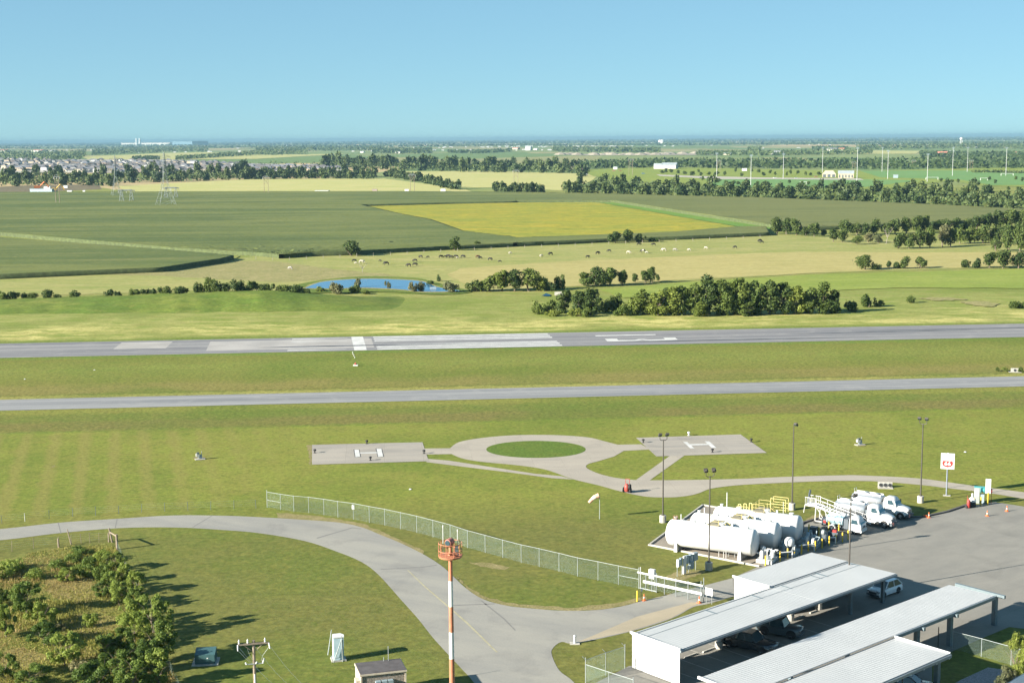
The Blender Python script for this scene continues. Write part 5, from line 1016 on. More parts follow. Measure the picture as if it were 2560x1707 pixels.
def car(kind, label, at, rz, paint, rim='chrome'):
    L, W, H_, r = {'suv': (4.6, 1.86, 1.70, .36), 'pickup': (5.9, 2.06, 1.95, .42), 'jeep': (4.8, 1.9, 1.95, .46), 'sedan': (4.8, 1.84, 1.5, .34)}[kind]; hw = W / 2
    t = thing({'suv': 'suv', 'pickup': 'pickup_truck', 'jeep': 'off_road_car', 'sedan': 'sedan'}[kind], label, 'car' if kind != 'pickup' else 'pickup truck', at, rz)
    fa, ra = -L * .19, -L * .80 if kind != 'pickup' else -L * .81; zb = r * .75; zs = H_ * .60
    b = MB(); ez = .10
    S = lambda k, z1, c=.1: sec(hw * k, hw * (k - .05), zb, z1, c)
    hood = zs * (.93 if kind != 'jeep' else .98)
    secs = [(-.02, S(.80, hood * .82)), (-.14, S(.93, hood * .93)), (-.5, S(.99, hood)), (-L * .30, S(1, zs * .99)), (-L * .42, S(1, zs)), (-L * .86, S(1, zs)), (-L * .97, S(.98, zs * .98)), (-L, S(.92, zs * .93))]
    loft(b, secs); b.build('body', paint, t, smooth=True)
    x0, x1, x2, x3 = {'suv': (-1.25, -2.0, -3.7, -4.45), 'pickup': (-1.75, -2.45, -3.75, -4.05), 'jeep': (-1.65, -2.0, -4.45, -4.72), 'sedan': (-1.45, -2.25, -3.5, -4.4)}[kind]
    k1, k0 = hw * .76, hw * .93
    b = MB(); zt = H_; zz = zs - .03
    vs = [(x0, -k0, zz), (x0, k0, zz), (x3, k0, zz), (x3, -k0, zz), (x1, -k1, zt - .05), (x1, k1, zt - .05), (x2, k1, zt - .05), (x2, -k1, zt - .05)]
    b.put(vs, [(0, 1, 5, 4), (1, 2, 6, 5), (2, 3, 7, 6), (3, 0, 4, 7), (4, 5, 6, 7)]); b.build('windows', M['glass'], t)
    b = MB(); loft(b, [(x1 + .06, [(-k1 - .01, zt - .07), (-k1 + .06, zt - .02), (k1 - .06, zt - .02), (k1 + .01, zt - .07)]), ((x1 + x2) / 2, [(-k1 - .02, zt - .06), (-k1 + .06, zt), (k1 - .06, zt), (k1 + .02, zt - .06)]), (x2 - .04, [(-k1 - .01, zt - .07), (-k1 + .06, zt - .02), (k1 - .06, zt - .02), (k1 + .01, zt - .07)])]); b.build('roof', paint, t)
    for s in (-1, 1):
        for xa, xb in ((x0, x1), ((x0 + x3) / 2 - .1, (x1 + x2) / 2 - .1), (x3, x2)): MB().bar((xa, s * k0, zz), (xb, s * k1, zt - .05), .08).build('pillar', paint, t)
        wheel(t, fa, s * (hw - .13), r, .26, rim); wheel(t, ra, s * (hw - .13), r, .26, rim)
        for ax in (fa, ra):
            b = MB(); b.M = Matrix.Translation((ax, s * (hw - .03), r)); n = 10; q = r * 1.18
            pts = [(q * math.cos(a_), q * math.sin(a_)) for a_ in [R(-5 + i * 190 / n) for i in range(n + 1)]]; b.side(pts, -.05, .05); b.build('wheel_arch', M['black'], t)
        MB().box((-.10, s * hw * .72, zs * .80), (.16, hw * .36, .14)).build('headlight', M['chrome'], t)
        MB().box((-L + .03, s * hw * .80, zs * .85), (.08, hw * .2, .22)).build('tail_light', M['red'], t)
        b = MB(); b.box((x0 - .28, s * (hw + .08), zs + .08), (.14, .2, .14)); b.build('mirror', paint, t)
    MB().box((-.02, 0, zs * .62), (.06, hw * 1.1, .24)).build('grille', M['steel_dark'], t)
    MB().box((-.04, 0, zb + .12), (.14, W * .9, .2)).build('bumper', M['steel_dark'] if kind != 'pickup' else M['chrome'], t)
    if kind == 'pickup': MB().box((-L + .95, 0, zs + .005), (1.55, W * .80, .03)).build('bed_cover', M['black'], t)
    if kind == 'jeep':
        b = MB(); b.lathe([(.08, -.1), (.36, -.1), (.38, .1), (.08, .1)], 14, axis='X', c=(-L - .1, 0, 1.05)); b.build('spare_wheel', M['black'], t)
    return t
def carpaint(name, c, rough=.25): m = plain(name, c, rough, .0, .03, 1, None, .6); m.node_tree.nodes['Principled BSDF'].inputs['Coat Weight'].default_value = .6; return m
def park(kind, label, pr, pf, paint, rim='chrome'):      # near-side rear and front wheel contacts
    a_, f = P(*pr), P(*pf); rz = ang(a_, f); L, hw, fx = {'suv': (4.6, .93, .19), 'pickup': (5.9, 1.03, .19), 'jeep': (4.8, .95, .19), 'sedan': (4.8, .92, .19)}[kind]
    d = Vector((math.cos(rz), math.sin(rz), 0)); nrm = Vector((-d.y, d.x, 0)); o = f + d * (L * fx) + nrm * (hw - .13)
    return car(kind, label, o + Vector((0, 0, .026)), rz, paint, rim)
park('pickup', 'black crew-cab pickup truck parked nose out under the gate-side carport', (1817, 1618), (1905, 1637), carpaint('black_metallic', (.018, .024, .03)))
park('jeep', 'dark grey boxy off-road car parked behind the black pickup', (1914, 1587), (1978, 1598), carpaint('dark_grey_paint', (.055, .075, .085), .35), 'steel_dark')
park('suv', 'white SUV parked tail out under the deep end of the gate-side carport', (2209, 1476), (2178, 1487), carpaint('white_car_paint', (.66, .67, .68)))
park('sedan', 'dark car half hidden under the near carport at the bottom edge', (2222, 1724), (2312, 1738), carpaint('dark_blue_paint', (.012, .02, .032)))

# ------------------------------------------------------------------ chain-link fence, gate, road fences
M['wire'] = plain('fence_wire', (.20, .27, .235), .7, .2)
def wire_mesh(b, a_, f, z0, z1, pitch=.085, r=.0026):
    d = f - a_; L = d.length; e = d / L; h = z1 - z0; n = int((L + h) / pitch); V = []; F = []; nrm = Vector((-e.y, e.x, 0)) * r
    for s in (1, -1):
        for i in range(n):
            u0 = i * pitch - h; u1 = u0 + h; c0, c1 = max(u0, 0), min(u1, L)
            if c1 - c0 < .02: continue
            q0, q1 = (c0 - u0) / h, (c1 - u0) / h
            if s < 0: q0, q1 = 1 - q0, 1 - q1
            p0, p1_ = a_ + e * c0 + Vector((0, 0, z0 + h * q0)), a_ + e * c1 + Vector((0, 0, z0 + h * q1)); t_ = (e * .707 + Vector((0, 0, -.707 * s))) * r
            k = len(V); V += [p0 + t_, p0 - t_ * .5 + nrm, p0 - t_ * .5 - nrm, p1_ + t_, p1_ - t_ * .5 + nrm, p1_ - t_ * .5 - nrm]; F += [(k, k + 1, k + 4, k + 3), (k + 1, k + 2, k + 5, k + 4), (k + 2, k, k + 3, k + 5)]
    b.put(V, F)
def chain_fence(label, px, hgt, top_ext=0.0, arms=False, r=.0026):
    pts = [P(*q) for q in px]; o = pts[0]; t = thing('chain_link_fence', label, 'fence', o); lp = [p - o for p in pts]
    for k, p in enumerate(lp):
        b = MB(); last = k in (0, len(lp) - 1); b.cyl(p, p + Vector((0, 0, hgt + (.25 if last else .06))), .042 if last else .032, None, 7)
        if arms: b.cyl(p + Vector((0, 0, hgt)), p + Vector((-.32, -.1, hgt + .4)), .025, .025, 5)
        b.build('post', M['galv'], t)
    b = MB(); b.path([p + Vector((0, 0, hgt)) for p in lp], .024, 6); b.build('top_rail', M['galv'], t)
    for p, q in zip(lp[:-1], lp[1:]):
        b = MB(); wire_mesh(b, p, q, .04, hgt - .02, r=r); b.build('wire_mesh', M['wire'], t)
    return t, lp
cf, lp = chain_fence('long grey chain-link fence curving from the road bend to the gate', [(668, 1268), (702, 1274), (735, 1279), (772, 1282), (810, 1287), (845, 1293), (883.5, 1298), (923.6, 1306), (962, 1313), (1001.6, 1322), (1042, 1331), (1082.6, 1342), (1125.7, 1354), (1169, 1369), (1213, 1381), (1257, 1393.5), (1303, 1406), (1348, 1416), (1397.5, 1428), (1444, 1440), (1495, 1450), (1546, 1461), (1597, 1471)], 2.3)
b = MB(); b.cyl(lp[-2] + Vector((0, 0, 1.15)), lp[-1] + Vector((0, 0, 1.15)), .022, .022, 6); b.cyl(lp[0] + Vector((0, 0, 1.1)), lp[1] + Vector((0, 0, 1.1)), .022, .022, 6); b.build('brace_rail', M['galv'], cf, kind='stuff')
p = P(883.5, 1297) + Vector((.02, -.08, 0)); MB().box((0, 0, 1.72), (.42, .03, .62)).build('warning_sign', M['white'], None, p, R(-20), label='small white sign hung on the chain-link fence', cat='sign')
chain_fence('chain-link fence at the bottom left corner of the gate-side carport', [(1464, 1706), (1514, 1687), (1562, 1671)], 2.3, arms=True)
chain_fence('low chain-link fence crossing before the white carport wall', [(1464, 1712), (1522, 1732), (1583, 1752)], 2.1)
chain_fence('chain-link fence on the grass at the bottom right corner', [(2381, 1622), (2453, 1641), (2527, 1662), (2600, 1684)], 1.9)
MB().cyl((0, 0, 0), (0, 0, 2.2), .05, .05, 8).build('steel_post', M['dark'], None, P(2345, 1618), label='dark steel post beside the near carport columns', cat='post')
# sliding gate
ga, gb = P(1599, 1471.5), P(1757, 1506); gd = (gb - ga); gl = gd.length; gt = thing('sliding_gate', 'white cantilever sliding gate with two thick horizontal rails across the road', 'gate', ga, math.atan2(gd.y, gd.x))
MB().bar((-.3, 0, 1.95), (gl, 0, 1.95), .16).build('top_beam', M['white'], gt); MB().box((gl / 2 + .2, -.02, 1.02), (gl - .6, .10, .30)).build('mid_beam', M['white'], gt)
MB().bar((0, 0, .12), (gl * .28, 0, .12), .1).build('bottom_rail', M['galv'], gt)
for k, (f_, h) in enumerate(((0, 2.6), (.1, 2.0), (.2, 2.0), (.27, 2.3), (.4, 2.1), (.58, 2.2), (.77, 2.2), (.97, 2.5), (1.0, 2.9))):
    MB().bar((gl * f_, 0 if f_ not in (0, 1.0) else .14, 0), (gl * f_, 0 if f_ not in (0, 1.0) else .14, h), .09).build('upright', M['galv'] if k else M['white'], gt)
b = MB(); wire_mesh(b, Vector((.05, .07, 0)), Vector((gl - .1, .07, 0)), .2, 1.9, .09); b.build('wire_mesh', M['wire'], gt)
b = MB(); b.box((gl * .165, .5, 1.95), (.72, .4, 1.1)); b.build('operator_box', M['white'], gt); b = MB(); [b.cyl((gl * .165 + s * .3, .5, 0), (gl * .165 + s * .3, .5, 1.45), .04, .04, 6) for s in (-1, 1)]; b.build('stand', M['galv'], gt)
b = MB(); b.box((gl + .75, .05, 1.42), (.95, .05, .85)); b.build('notice_board', M['white'], gt); b = MB(); [b.cyl((gl + .75 + s * .35, .1, 0), (gl + .75 + s * .35, .1, 1.9), .03, .03, 6) for s in (-1, 1)]; b.build('notice_post', M['galv'], gt)
p = P(1602.7, 1497); pd_ = thing('keypad_stand', 'black keypad post beside the yellow bollard at the gate', 'keypad', p); MB().cyl((0, 0, 0), (0, 0, 1.15), .04, .04, 8).build('post', M['black'], pd_); MB().box((.06, 0, 1.1), (.2, .18, .28)).build('keypad', M['steel_dark'], pd_)
# traffic cones
def cone(x, y, label, lying=False):
    t = thing('traffic_cone', label, 'traffic cone', P(x, y) + Vector((0, 0, .03)), rnd.uniform(0, 1), 'orange traffic cones')
    MB().box((0, 0, .02), (.42, .42, .04)).build('base', M['cone_orange'], t)
    MB().lathe([(.155, .04), (.09, .40), (.035, .78), (.02, .8)], 14).build('body', M['cone_orange'], t, smooth=True)
    MB().lathe([(.108, .31), (.074, .50)], 14).build('band', M['white'], t)
    if lying: t.rotation_euler = (0, R(88), 1.0); t.location.z += .12
cone(1610, 1501, 'orange traffic cone at the left end of the gate'); cone(1748, 1507, 'orange traffic cone at the right end of the gate'); cone(2322, 1294, 'orange traffic cone standing by the kerb right of the trucks')
cone(2312, 1293, 'toppled orange and white cone by the kerb right of the trucks', True); cone(2468, 1290, 'orange traffic cone on the apron below the white sign panel'); cone(2517, 1278, 'orange traffic cone at the far right on the apron')
# fences of thin posts
def post_fence(label, pxs, h, r, mat, wires, odd=None):
    pts = [P(*q) for q in pxs]; t = thing('wire_fence', label, 'fence', pts[0]); lp = [p - pts[0] for p in pts]
    for k, p in enumerate(lp): MB().cyl(p, p + Vector((rnd.uniform(-.06, .06), 0, h * rnd.uniform(.92, 1.08))), r, r * .9, 6).build('post', M['white'] if k == odd else mat, t)
    for i in range(wires):
        b = MB(); b.path([p + Vector((0, 0, h * (.35 + .6 * i / max(1, wires - 1)))) for p in lp], .006, 3); b.build('wire', M['wire'], t)
post_fence('thin steel post and wire fence on the far side of the road', [(-60, 1313), (5, 1308), (62.5, 1303), (123, 1296), (182, 1291), (239, 1288), (297, 1284), (354, 1280), (412, 1278), (470, 1276), (527, 1274), (585, 1272), (640, 1270)], 1.25, .035, M['steel_dark'], 4, 2)
post_fence('rustic post and wire fence along the scrub by the road', [(-30, 1384), (30, 1378), (84, 1370), (147, 1367), (179, 1360), (203, 1358), (225, 1357), (248, 1356), (272, 1355)], 1.35, .03, M['wood'], 4)
post_fence('rustic wire fence between the scrub and the mown lawn', [(293, 1374), (312, 1420), (336, 1470), (362, 1530), (392, 1600), (425, 1680), (450, 1740)], 1.3, .03, M['wood'], 4)
cp = thing('corner_posts', 'weathered wooden corner posts with a cross rail at the corner of the scrub', 'fence post', P(281, 1355))
for (x, y, h, r_, lean) in ((281, 1355, 1.9, .12, -.35), (293, 1373, 2.0, .16, 0), (272, 1354, 1.2, .1, 0)):
    q = P(x, y) - cp.location; MB().cyl(q - Vector((0, 0, .1)), q + Vector((lean, 0, h)), r_, r_ * .9, 8).build('post', M['wood'], cp)
q0, q1 = P(281, 1355) - cp.location, P(293, 1373) - cp.location; MB().cyl(q0 + Vector((-.25, 0, 1.35)), q1 + Vector((0, 0, 1.75)), .09, .09, 7).build('cross_rail', M['wood'], cp)
MB().cyl((0, 0, -.1), (-.45, .1, 2.0), .08, .06, 7).build('wooden_post', M['wood'], None, P(178, 1360), label='leaning dark wooden post by the scrub near the road', cat='post')
MB().cyl((0, 0, -.1), (-.05, 0, 1.2), .12, .11, 7).build('wooden_post', M['wood'], None, P(147, 1368), label='short thick wooden post left of the leaning one', cat='post')

# ------------------------------------------------------------------ beacon tower
bt_y = 118.0; top_p = zat(1126, 1392, bt_y); bx = top_p.x; zt0 = top_p.z
t = thing('beacon_tower', 'red and white banded steel pole with a round railed beacon platform', 'beacon tower', (bx, bt_y, 0))
cuts = [0] + sorted(zat(1126, y, bt_y).z for y in (1709, 1645, 1579, 1515, 1451)) + [zt0]
hh_ = [0, zat(1126, 1773, bt_y).z] + cuts[1:]
for k in range(len(hh_) - 1):
    rad = lambda z: .27 - .105 * z / zt0
    wh = (len(hh_) - 2 - k) % 2
    b = MB(); b.cyl((0, 0, hh_[k]), (0, 0, hh_[k + 1]), rad(hh_[k]), rad(hh_[k + 1]), 20, caps=(k == 0)); b.build('white_band' if wh else 'orange_band', M['white'] if wh else M['orange'], t, smooth=True)
b = MB(); b.lathe([(.2, zt0 - .25), (1.0, zt0 + .02), (1.04, zt0 + .16), (1.0, zt0 + .18), (.1, zt0 + .18)], 28); b.build('platform', M['orange'], t)
for i in range(10): a_ = i * .6283; MB().cyl((1.0 * math.cos(a_), 1.0 * math.sin(a_), zt0 + .12), (1.0 * math.cos(a_), 1.0 * math.sin(a_), zt0 + 1.28), .028, .028, 6).build('rail_post', M['orange'], t)
for h in (.62, 1.26):
    b = MB(); b.path([Vector((1.0 * math.cos(i * math.pi / 14), 1.0 * math.sin(i * math.pi / 14), zt0 + h)) for i in range(29)], .032, 6); b.build('rail_hoop', M['orange'], t)
b = MB(); b.lathe([(.2, zt0 + .18), (.2, zt0 + .35), (.13, zt0 + .4), (.13, zt0 + .95)], 14); b.box((0, 0, zt0 + .98), (.5, .3, .08)); b.build('pedestal', M['orange'], t)
b = MB(); b.M = Matrix.Translation((-.05, 0, zt0 + 1.32)) @ Matrix.Rotation(R(-28), 4, 'Z'); b.lathe([(.12, -.38), (.30, -.34), (.33, -.2), (.33, .2), (.30, .34), (.12, .38)], 18, axis='Y'); bc_ = b.build('beacon_drum', plain('beacon_red', (.36, .13, .10), .6, dirt=(.42, .25, .2)), t, smooth=True)
b = MB(); b.M = Matrix.Translation((-.05, 0, zt0 + 1.32)) @ Matrix.Rotation(R(-28), 4, 'Z'); b.lathe([(.02, -.40), (.24, -.395), (.24, -.36), (.02, -.35)], 18, axis='Y'); b.build('lens', M['glass'], bc_)
for (x, y, h) in ((-.62, .2, 2.6), (.62, .3, 2.2)):
    b = MB(); b.cyl((x, y, zt0 + .18), (x, y, zt0 + h), .03, .03, 6); b.cyl((x, y, zt0 + h), (x, y, zt0 + h + .16), .05, .03, 8); b.build('obstruction_light_mast', M['white'], t)
b = MB(); b.box((.55, -.1, zt0 + .75), (.26, .2, .5)); pipe(b, [(.55, -.1, zt0 + .5), (.7, -.3, zt0 + .2)], .03); b.build('junction_box', M['steel_dark'], t)
b = MB(); rp = random.Random(2); [b.cyl((.1 + rp.uniform(0, .6), -.5 + rp.uniform(-.3, .2), zt0 + .2), (.2 + rp.uniform(0, .6), -.4 + rp.uniform(-.3, .2), zt0 + .42), .03, .03, 5) for i in range(8)]; b.build('conduit', M['orange'], t)

# ------------------------------------------------------------------ utility pole with wires
up_y = 112.0; uc = zat(634, 1607, up_y); zc = uc.z
t = thing('utility_pole', 'grey wooden utility pole with a crossarm and white insulators', 'utility pole', (uc.x, up_y, 0))
b = MB(); b.cyl((0, 0, -.3), (0, 0, zc + .25), .17, .115, 10); b.build('pole', M['wood'], t)
ra = R(12); e1 = Vector((math.cos(ra), math.sin(ra), 0))
b = MB(); b.box((0, -.14, zc), (2.5, .11, .13), rz=ra); b.bar(e1 * .8 + Vector((0, -.14, zc - .05)), (0, 0, zc - .75), .04); b.bar(e1 * -.8 + Vector((0, -.14, zc - .05)), (0, 0, zc - .75), .04); b.build('crossarm', M['wood'], t)
for f_ in (-1.15, -.45, .95):
    b = MB(); q = e1 * f_ + Vector((0, -.14, zc + .06)); b.lathe([(.05, 0), (.085, .1), (.05, .14), (.085, .24), (.05, .3), (.02, .4)], 10, c=q); b.build('insulator', M['white'], t)
for f_ in (-1.25, 1.25):
    b = MB(); q = e1 * f_ + Vector((0, -.14, zc)); b.cyl(q, q + Vector((.12 * (1 if f_ > 0 else .3), -.25, -.42)), .06, .045, 8); b.build('string_insulator', M['white'], t)
b = MB(); z2 = zc - 1.72; b.box((.02, -.1, z2), (1.5, .06, .07), rz=ra); b.build('lower_arm', M['galv'], t)
for f_ in (-.6, .15, .72):
    b = MB(); q = e1 * f_ + Vector((0, -.1, z2)); b.cyl(q, q + Vector((.1 if f_ > 0 else -.1, 0, .42 if f_ > .5 else .16)), .07, .06, 8); b.build('cutout', M['white'], t)
b = MB(); b.cyl((.05, -.16, zc - 7), (.05, -.16, zc - 2.6), .05, .05, 6); b.build('conduit', M['white'], t)
b = MB()
for f_, s in ((-1.25, -.35), (-.45, 0), (1.25, .6)):
    b.path([e1 * f_ + Vector((0, -.3, zc - .35)), e1 * (f_ * .6) + Vector((0, -.25, zc - 1.0)), e1 * s + Vector((0, -.15, z2 + .2))], .012, 4)
b.build('jumper_wire', M['galv'], t, kind='stuff')
for k, f_ in enumerate((-1.15, .1, 1.3)):
    s0 = e1 * f_ + Vector((uc.x, up_y - .2, zc - .2)); s1 = zat(690 + 34 * (k + 1), 1707, 96.0); s1 = s0 + (s1 - s0) * 1.6; b = MB()
    b.path([s0.lerp(s1, i / 10) - Vector((0, 0, 1.0 * math.sin(math.pi * i / 10))) for i in range(11)], .009, 4); b.build('power_line', M['steel_dark'], label=f'thin power line running down right from the utility pole, {ORD[k]} from the left', cat='power line')

# ------------------------------------------------------------------ cabinet, shed, transformer, utility board
p = P(846, 1648); t = thing('telecom_cabinet', 'tall pale blue cabinet with leaning struts on the mown lawn', 'cabinet', p, R(14)); mcab = plain('pale_blue_cabinet', (.40, .52, .57), .5, dirt=(.30, .40, .44))
b = MB(); b.box((0, 0, 1.28), (1.05, .95, 2.3)); b.build('body', mcab, t); b = MB(); b.prism([(-.55, -.52), (.55, -.52), (.62, .1), (.3, .6), (-.5, .55)], 2.43, 2.56); b.build('lid', M['white'], t)
b = MB(); b.box((-.06, -.49, 1.35), (.8, .03, 1.9)); b.build('door', mcab, t); MB().box((0, 0, .06), (1.5, 1.3, .12)).build('pad', M['concrete'], t)
for a_, f in (((-1.0, .5, .4), (-.55, .6, 3.0)), ((-.55, -.62, .0), (.35, -.6, 2.5)), ((.35, -.66, 0), (.3, -.62, 2.7)), ((-.7, -.3, 0), (-.72, -.3, .6))): MB().cyl(a_, f, .045, .04, 7).build('strut', M['galv'], t)
# shed
zr = 2.9; c1, c2, c3, c4 = P(880, 1659, zr), P(997.5, 1646, zr), P(1021.7, 1675, zr), P(905.7, 1687, zr)
ctr = (c1 + c2 + c3 + c4) / 4; rz_ = (ang(c4, c3) + ang(c1, c2)) / 2; Wd, Dp = ((c3 - c4).length + (c2 - c1).length) / 2, ((c4 - c1).length + (c3 - c2).length) / 2
t = thing('equipment_shed', 'small pebble-walled equipment shed with flat dark roof at the bottom edge', 'shed', (ctr.x, ctr.y, 0), rz_)
peb, tt, bb = new_mat('pebble_wall'); vo = node(tt, 'ShaderNodeTexVoronoi'); vo.inputs['Scale'].default_value = 14; tt.links.new(opos(tt), vo.inputs['Vector']); sc_ = node(tt, 'ShaderNodeSeparateColor'); tt.links.new(vo.outputs['Color'], sc_.inputs[0])
tt.links.new(mixc(tt, sc_.outputs[0], (.13, .105, .085), (.34, .29, .24)), bb.inputs['Base Color']); bb.inputs['Roughness'].default_value = .95; set_bump(tt, bb, vo.outputs['Distance'], .6, .03)
beige = plain('beige_trim', (.46, .40, .32), .7)
b = MB(); b.box((0, 0, zr / 2 - .06), (Wd - .25, Dp - .25, zr - .14)); b.build('wall', peb, t)
b = MB(); b.box((0, 0, zr - .03), (Wd, Dp, .16)); b.build('roof_edge', beige, t); b = MB(); b.box((0, 0, zr + .065), (Wd - .12, Dp - .12, .03)); b.build('roof', plain('dark_roof_felt', (.075, .068, .07), .95, var=.25, scale=1.2, dirt=(.13, .12, .12)), t)
b = MB(); b.box((-Wd / 2 + .1, 0, zr / 2 - .1), (.06, Dp - .2, zr - .22)); b.build('side_wall', beige, t); b = MB(); b.box((-Wd / 2 - .12, -Dp / 2 + .75, 1.35), (.42, .95, 1.9)); cab_ = b.build('side_cabinet', beige, t); MB().box((-Wd / 2 - .345, -Dp / 2 + .75, 1.6), (.03, .6, .9)).build('louvre', M['white2'], cab_)
for k, x in enumerate((-.55, .05, .62)): b = MB(); b.box((x, -Dp / 2 - .08, 1.75), (.48, .42, .95)); b.build('wall_unit', M['bluegrey'], t)
for x in (-Wd / 2 + .14, Wd / 2 - .14): MB().box((x, -Dp / 2 + .1, zr / 2 - .1), (.14, .1, zr - .2)).build('corner_trim', beige, t)
for x, h in ((.55, .45), (1.0, 1.5)): MB().cyl((x, Dp / 2 - .3, zr), (x, Dp / 2 - .3, zr + h), .03, .03, 6).build('mast', M['galv'], t)
# transformer
p = P(515, 1655); t = thing('pad_transformer', 'dark green pad-mounted transformer in the shade right of the scrub', 'transformer', p, R(6)); mg = plain('transformer_green', (.045, .10, .105), .45)
b = MB(); b.box((0, 0, .07), (2.6, 2.1, .14)); b.build('pad', M['concrete'], t); b = MB(); b.side([(-.8, .14), (.8, .14), (.8, 1.35), (-.8, 1.1)], -1.0, 1.0); o = b.build('tank', mg, t); o.rotation_euler.z = R(90)
b = MB(); b.box((0, -.83, .62), (1.9, .05, .9)); b.build('hood', mg, t); b = MB(); b.box((0, .95, .7), (2.0, .3, 1.0)); [b.box((-.9 + i * .2, 1.18, .7), (.03, .2, .9)) for i in range(10)]; b.build('radiator', mg, t); MB().box((.25, -.87, .75), (.14, .02, .1)).build('label_plate', M['white'], t)
# meter boards by the lamp post
p, q = P(1693, 1441), P(1739, 1424); d = q - p; t = thing('meter_board', 'row of white and blue-grey electrical boxes on posts by the gate', 'electrical boxes', p, math.atan2(d.y, d.x)); Lb = d.length
for k, f_ in enumerate((0, .25, .32, .62, 1)): MB().cyl((Lb * f_, 0, 0), (Lb * f_, 0, 2.2), .04, .04, 6).build('post', M['galv'], t)
for x, y, z, w_, dd_, h, mt in ((.0, -.12, 1.7, .3, .3, .9, 'white'), (.42, -.05, 1.75, .35, .25, .9, 'bluegrey'), (.85, -.18, 1.25, .52, .16, 2.2, 'white'), (1.3, -.05, 1.75, .42, .3, 1.0, 'bluegrey'), (1.75, -.08, 1.8, .4, .3, .9, 'bluegrey'), (2.35, -.12, 1.8, .75, .4, .95, 'bluegrey'), (1.75, -.3, .95, .6, .35, .9, 'bluegrey'), (1.3, -.3, .8, .3, .25, .45, 'white'), (2.05, -.2, 2.3, .25, .3, .1, 'white')):
    MB().box((x * Lb / 2.6, y, z), (w_, dd_, h)).build('box', M[mt], t)
MB().box((Lb / 2, .03, 2.1), (Lb, .05, .08)).build('strut_rail', M['galv'], t)
sheet('bare_ground', [(1668, 1438), (1690, 1447), (1712, 1449), (1732, 1441), (1768, 1428), (1745, 1424), (1705, 1426)], M['dirt'], .018, (.6, .15))

# ------------------------------------------------------------------ signs and the self-service pump
def text_mesh(txt, size, mat, parent, loc, name, sx=1.0):
    cu = bpy.data.curves.new(name, 'FONT'); cu.body = txt; cu.size = size; cu.align_x = 'CENTER'; cu.align_y = 'CENTER'; cu.extrude = .004; cu.resolution_u = 3; cu.offset = size * .022
    tmp = bpy.data.objects.new(name, cu); col.objects.link(tmp); dg = bpy.context.evaluated_depsgraph_get(); me = bpy.data.meshes.new_from_object(tmp.evaluated_get(dg)); bpy.data.objects.remove(tmp); me.materials.clear(); me.materials.append(mat)
    o = obj(name, me, parent, loc); o.rotation_euler = (R(90), 0, 0); o.scale = (sx, 1, 1); return o
p = P(2366, 1238.5); t = thing('fuel_sign', 'square white sign with a red shield numbered 66 on a grey pole', 'sign', p, R(-16))
MB().cyl((0, 0.03, 0), (0, .03, 4.2), .11, .10, 12).build('pole', plain('sign_pole', (.20, .23, .28), .5, .3), t)
b = MB(); b.box((0, 0, 5.15), (1.9, .26, 2.3)); b.build('panel', M['white'], t); MB().box((0, .02, 6.33), (.2, .2, .06)).build('cap', M['white'], t)
shp = [(-.52, .22), (-.60, .60), (-.40, .66), (0, .60), (.40, .66), (.60, .60), (.52, .22), (.66, -.05), (.60, -.38), (.34, -.58), (0, -.66), (-.34, -.58), (-.60, -.38), (-.66, -.05)]
def flat(pts, s, yy, z, mat, name, cut=None):
    b = MB(); b.side([(x * s, zz * s + z) for x, zz in pts if cut is None or zz <= cut + 1e-6], yy - .006, yy); return b.build(name, mat, t)
flat(shp, 1.15, -.131, 5.0, M['red'], 'shield_border'); flat(shp, 1.05, -.137, 5.0, M['white'], 'shield_white')
low = [(-.49, .18), (.49, .18), (.60, -.05), (.55, -.34), (.31, -.52), (0, -.59), (-.31, -.52), (-.55, -.34), (-.60, -.05)]
flat(low, 1.15, -.143, 5.0, M['red'], 'shield_red')
text_mesh('66', .74, M['white'], t, (0, -.15, 4.78), 'number', 1.25); text_mesh('PHILLIPS', .22, M['black'], t, (0, -.145, 5.44), 'lettering', 1.05)
text_mesh('AVIATION', .14, M['bluegrey'], t, (0, -.134, 6.02), 'lettering', 1.1)
MB().prism([(-.5, -.35), (.55, -.3), (.6, .3), (-.45, .35)], 0, .06).build('footing', M['concrete'], t)
p = P(2469, 1262); t = thing('panel_sign', 'tall blank white sign panel on a yellow post beside the self-service pump', 'sign', p, R(-12))
MB().cyl((0, 0, 0), (0, 0, 1.85), .11, .11, 10).build('post', M['yellow_paint'], t); b = MB(); b.box((-.02, 0, 2.75), (.72, .12, 2.1)); b.build('panel', M['white'], t)
b = MB(); b.lathe([(.3, -.08), (.34, 0), (.3, .08)], 14, axis='X', c=(.5, .35, 2.0)); b.cyl((.5, .35, 0), (.5, .35, 2.0), .035, .035, 6); b.build('hose_hoop', M['red'], t)
p = P(2444, 1257); t = thing('self_service_pump', 'grey self-service aviation pump with a teal hose reel on top', 'fuel pump', p, R(-20))
b = MB(); b.box((-.15, 0, 1.15), (.75, .6, 2.3)); b.build('cabinet', M['galv'], t); MB().box((-.15, -.31, 1.5), (.55, .03, .9)).build('display_panel', M['white'], t)
b = MB(); b.lathe([(.2, -.3), (.52, -.28), (.52, -.2), (.3, -.16), (.3, .16), (.52, .2), (.52, .28), (.2, .3)], 18, axis='X', c=(.62, 0, 1.95)); b.build('hose_reel', M['teal'], t, smooth=True); MB().box((.2, 0, 2.38), (1.5, .6, .12)).build('canopy', M['teal'], t); MB().box((.62, 0, .7), (.5, .5, 1.3)).build('reel_stand', M['bluegrey'], t)
p = P(2430, 1266); t = thing('static_reel', 'white capped drum with black hose beside the red extinguisher', 'hose drum', p)
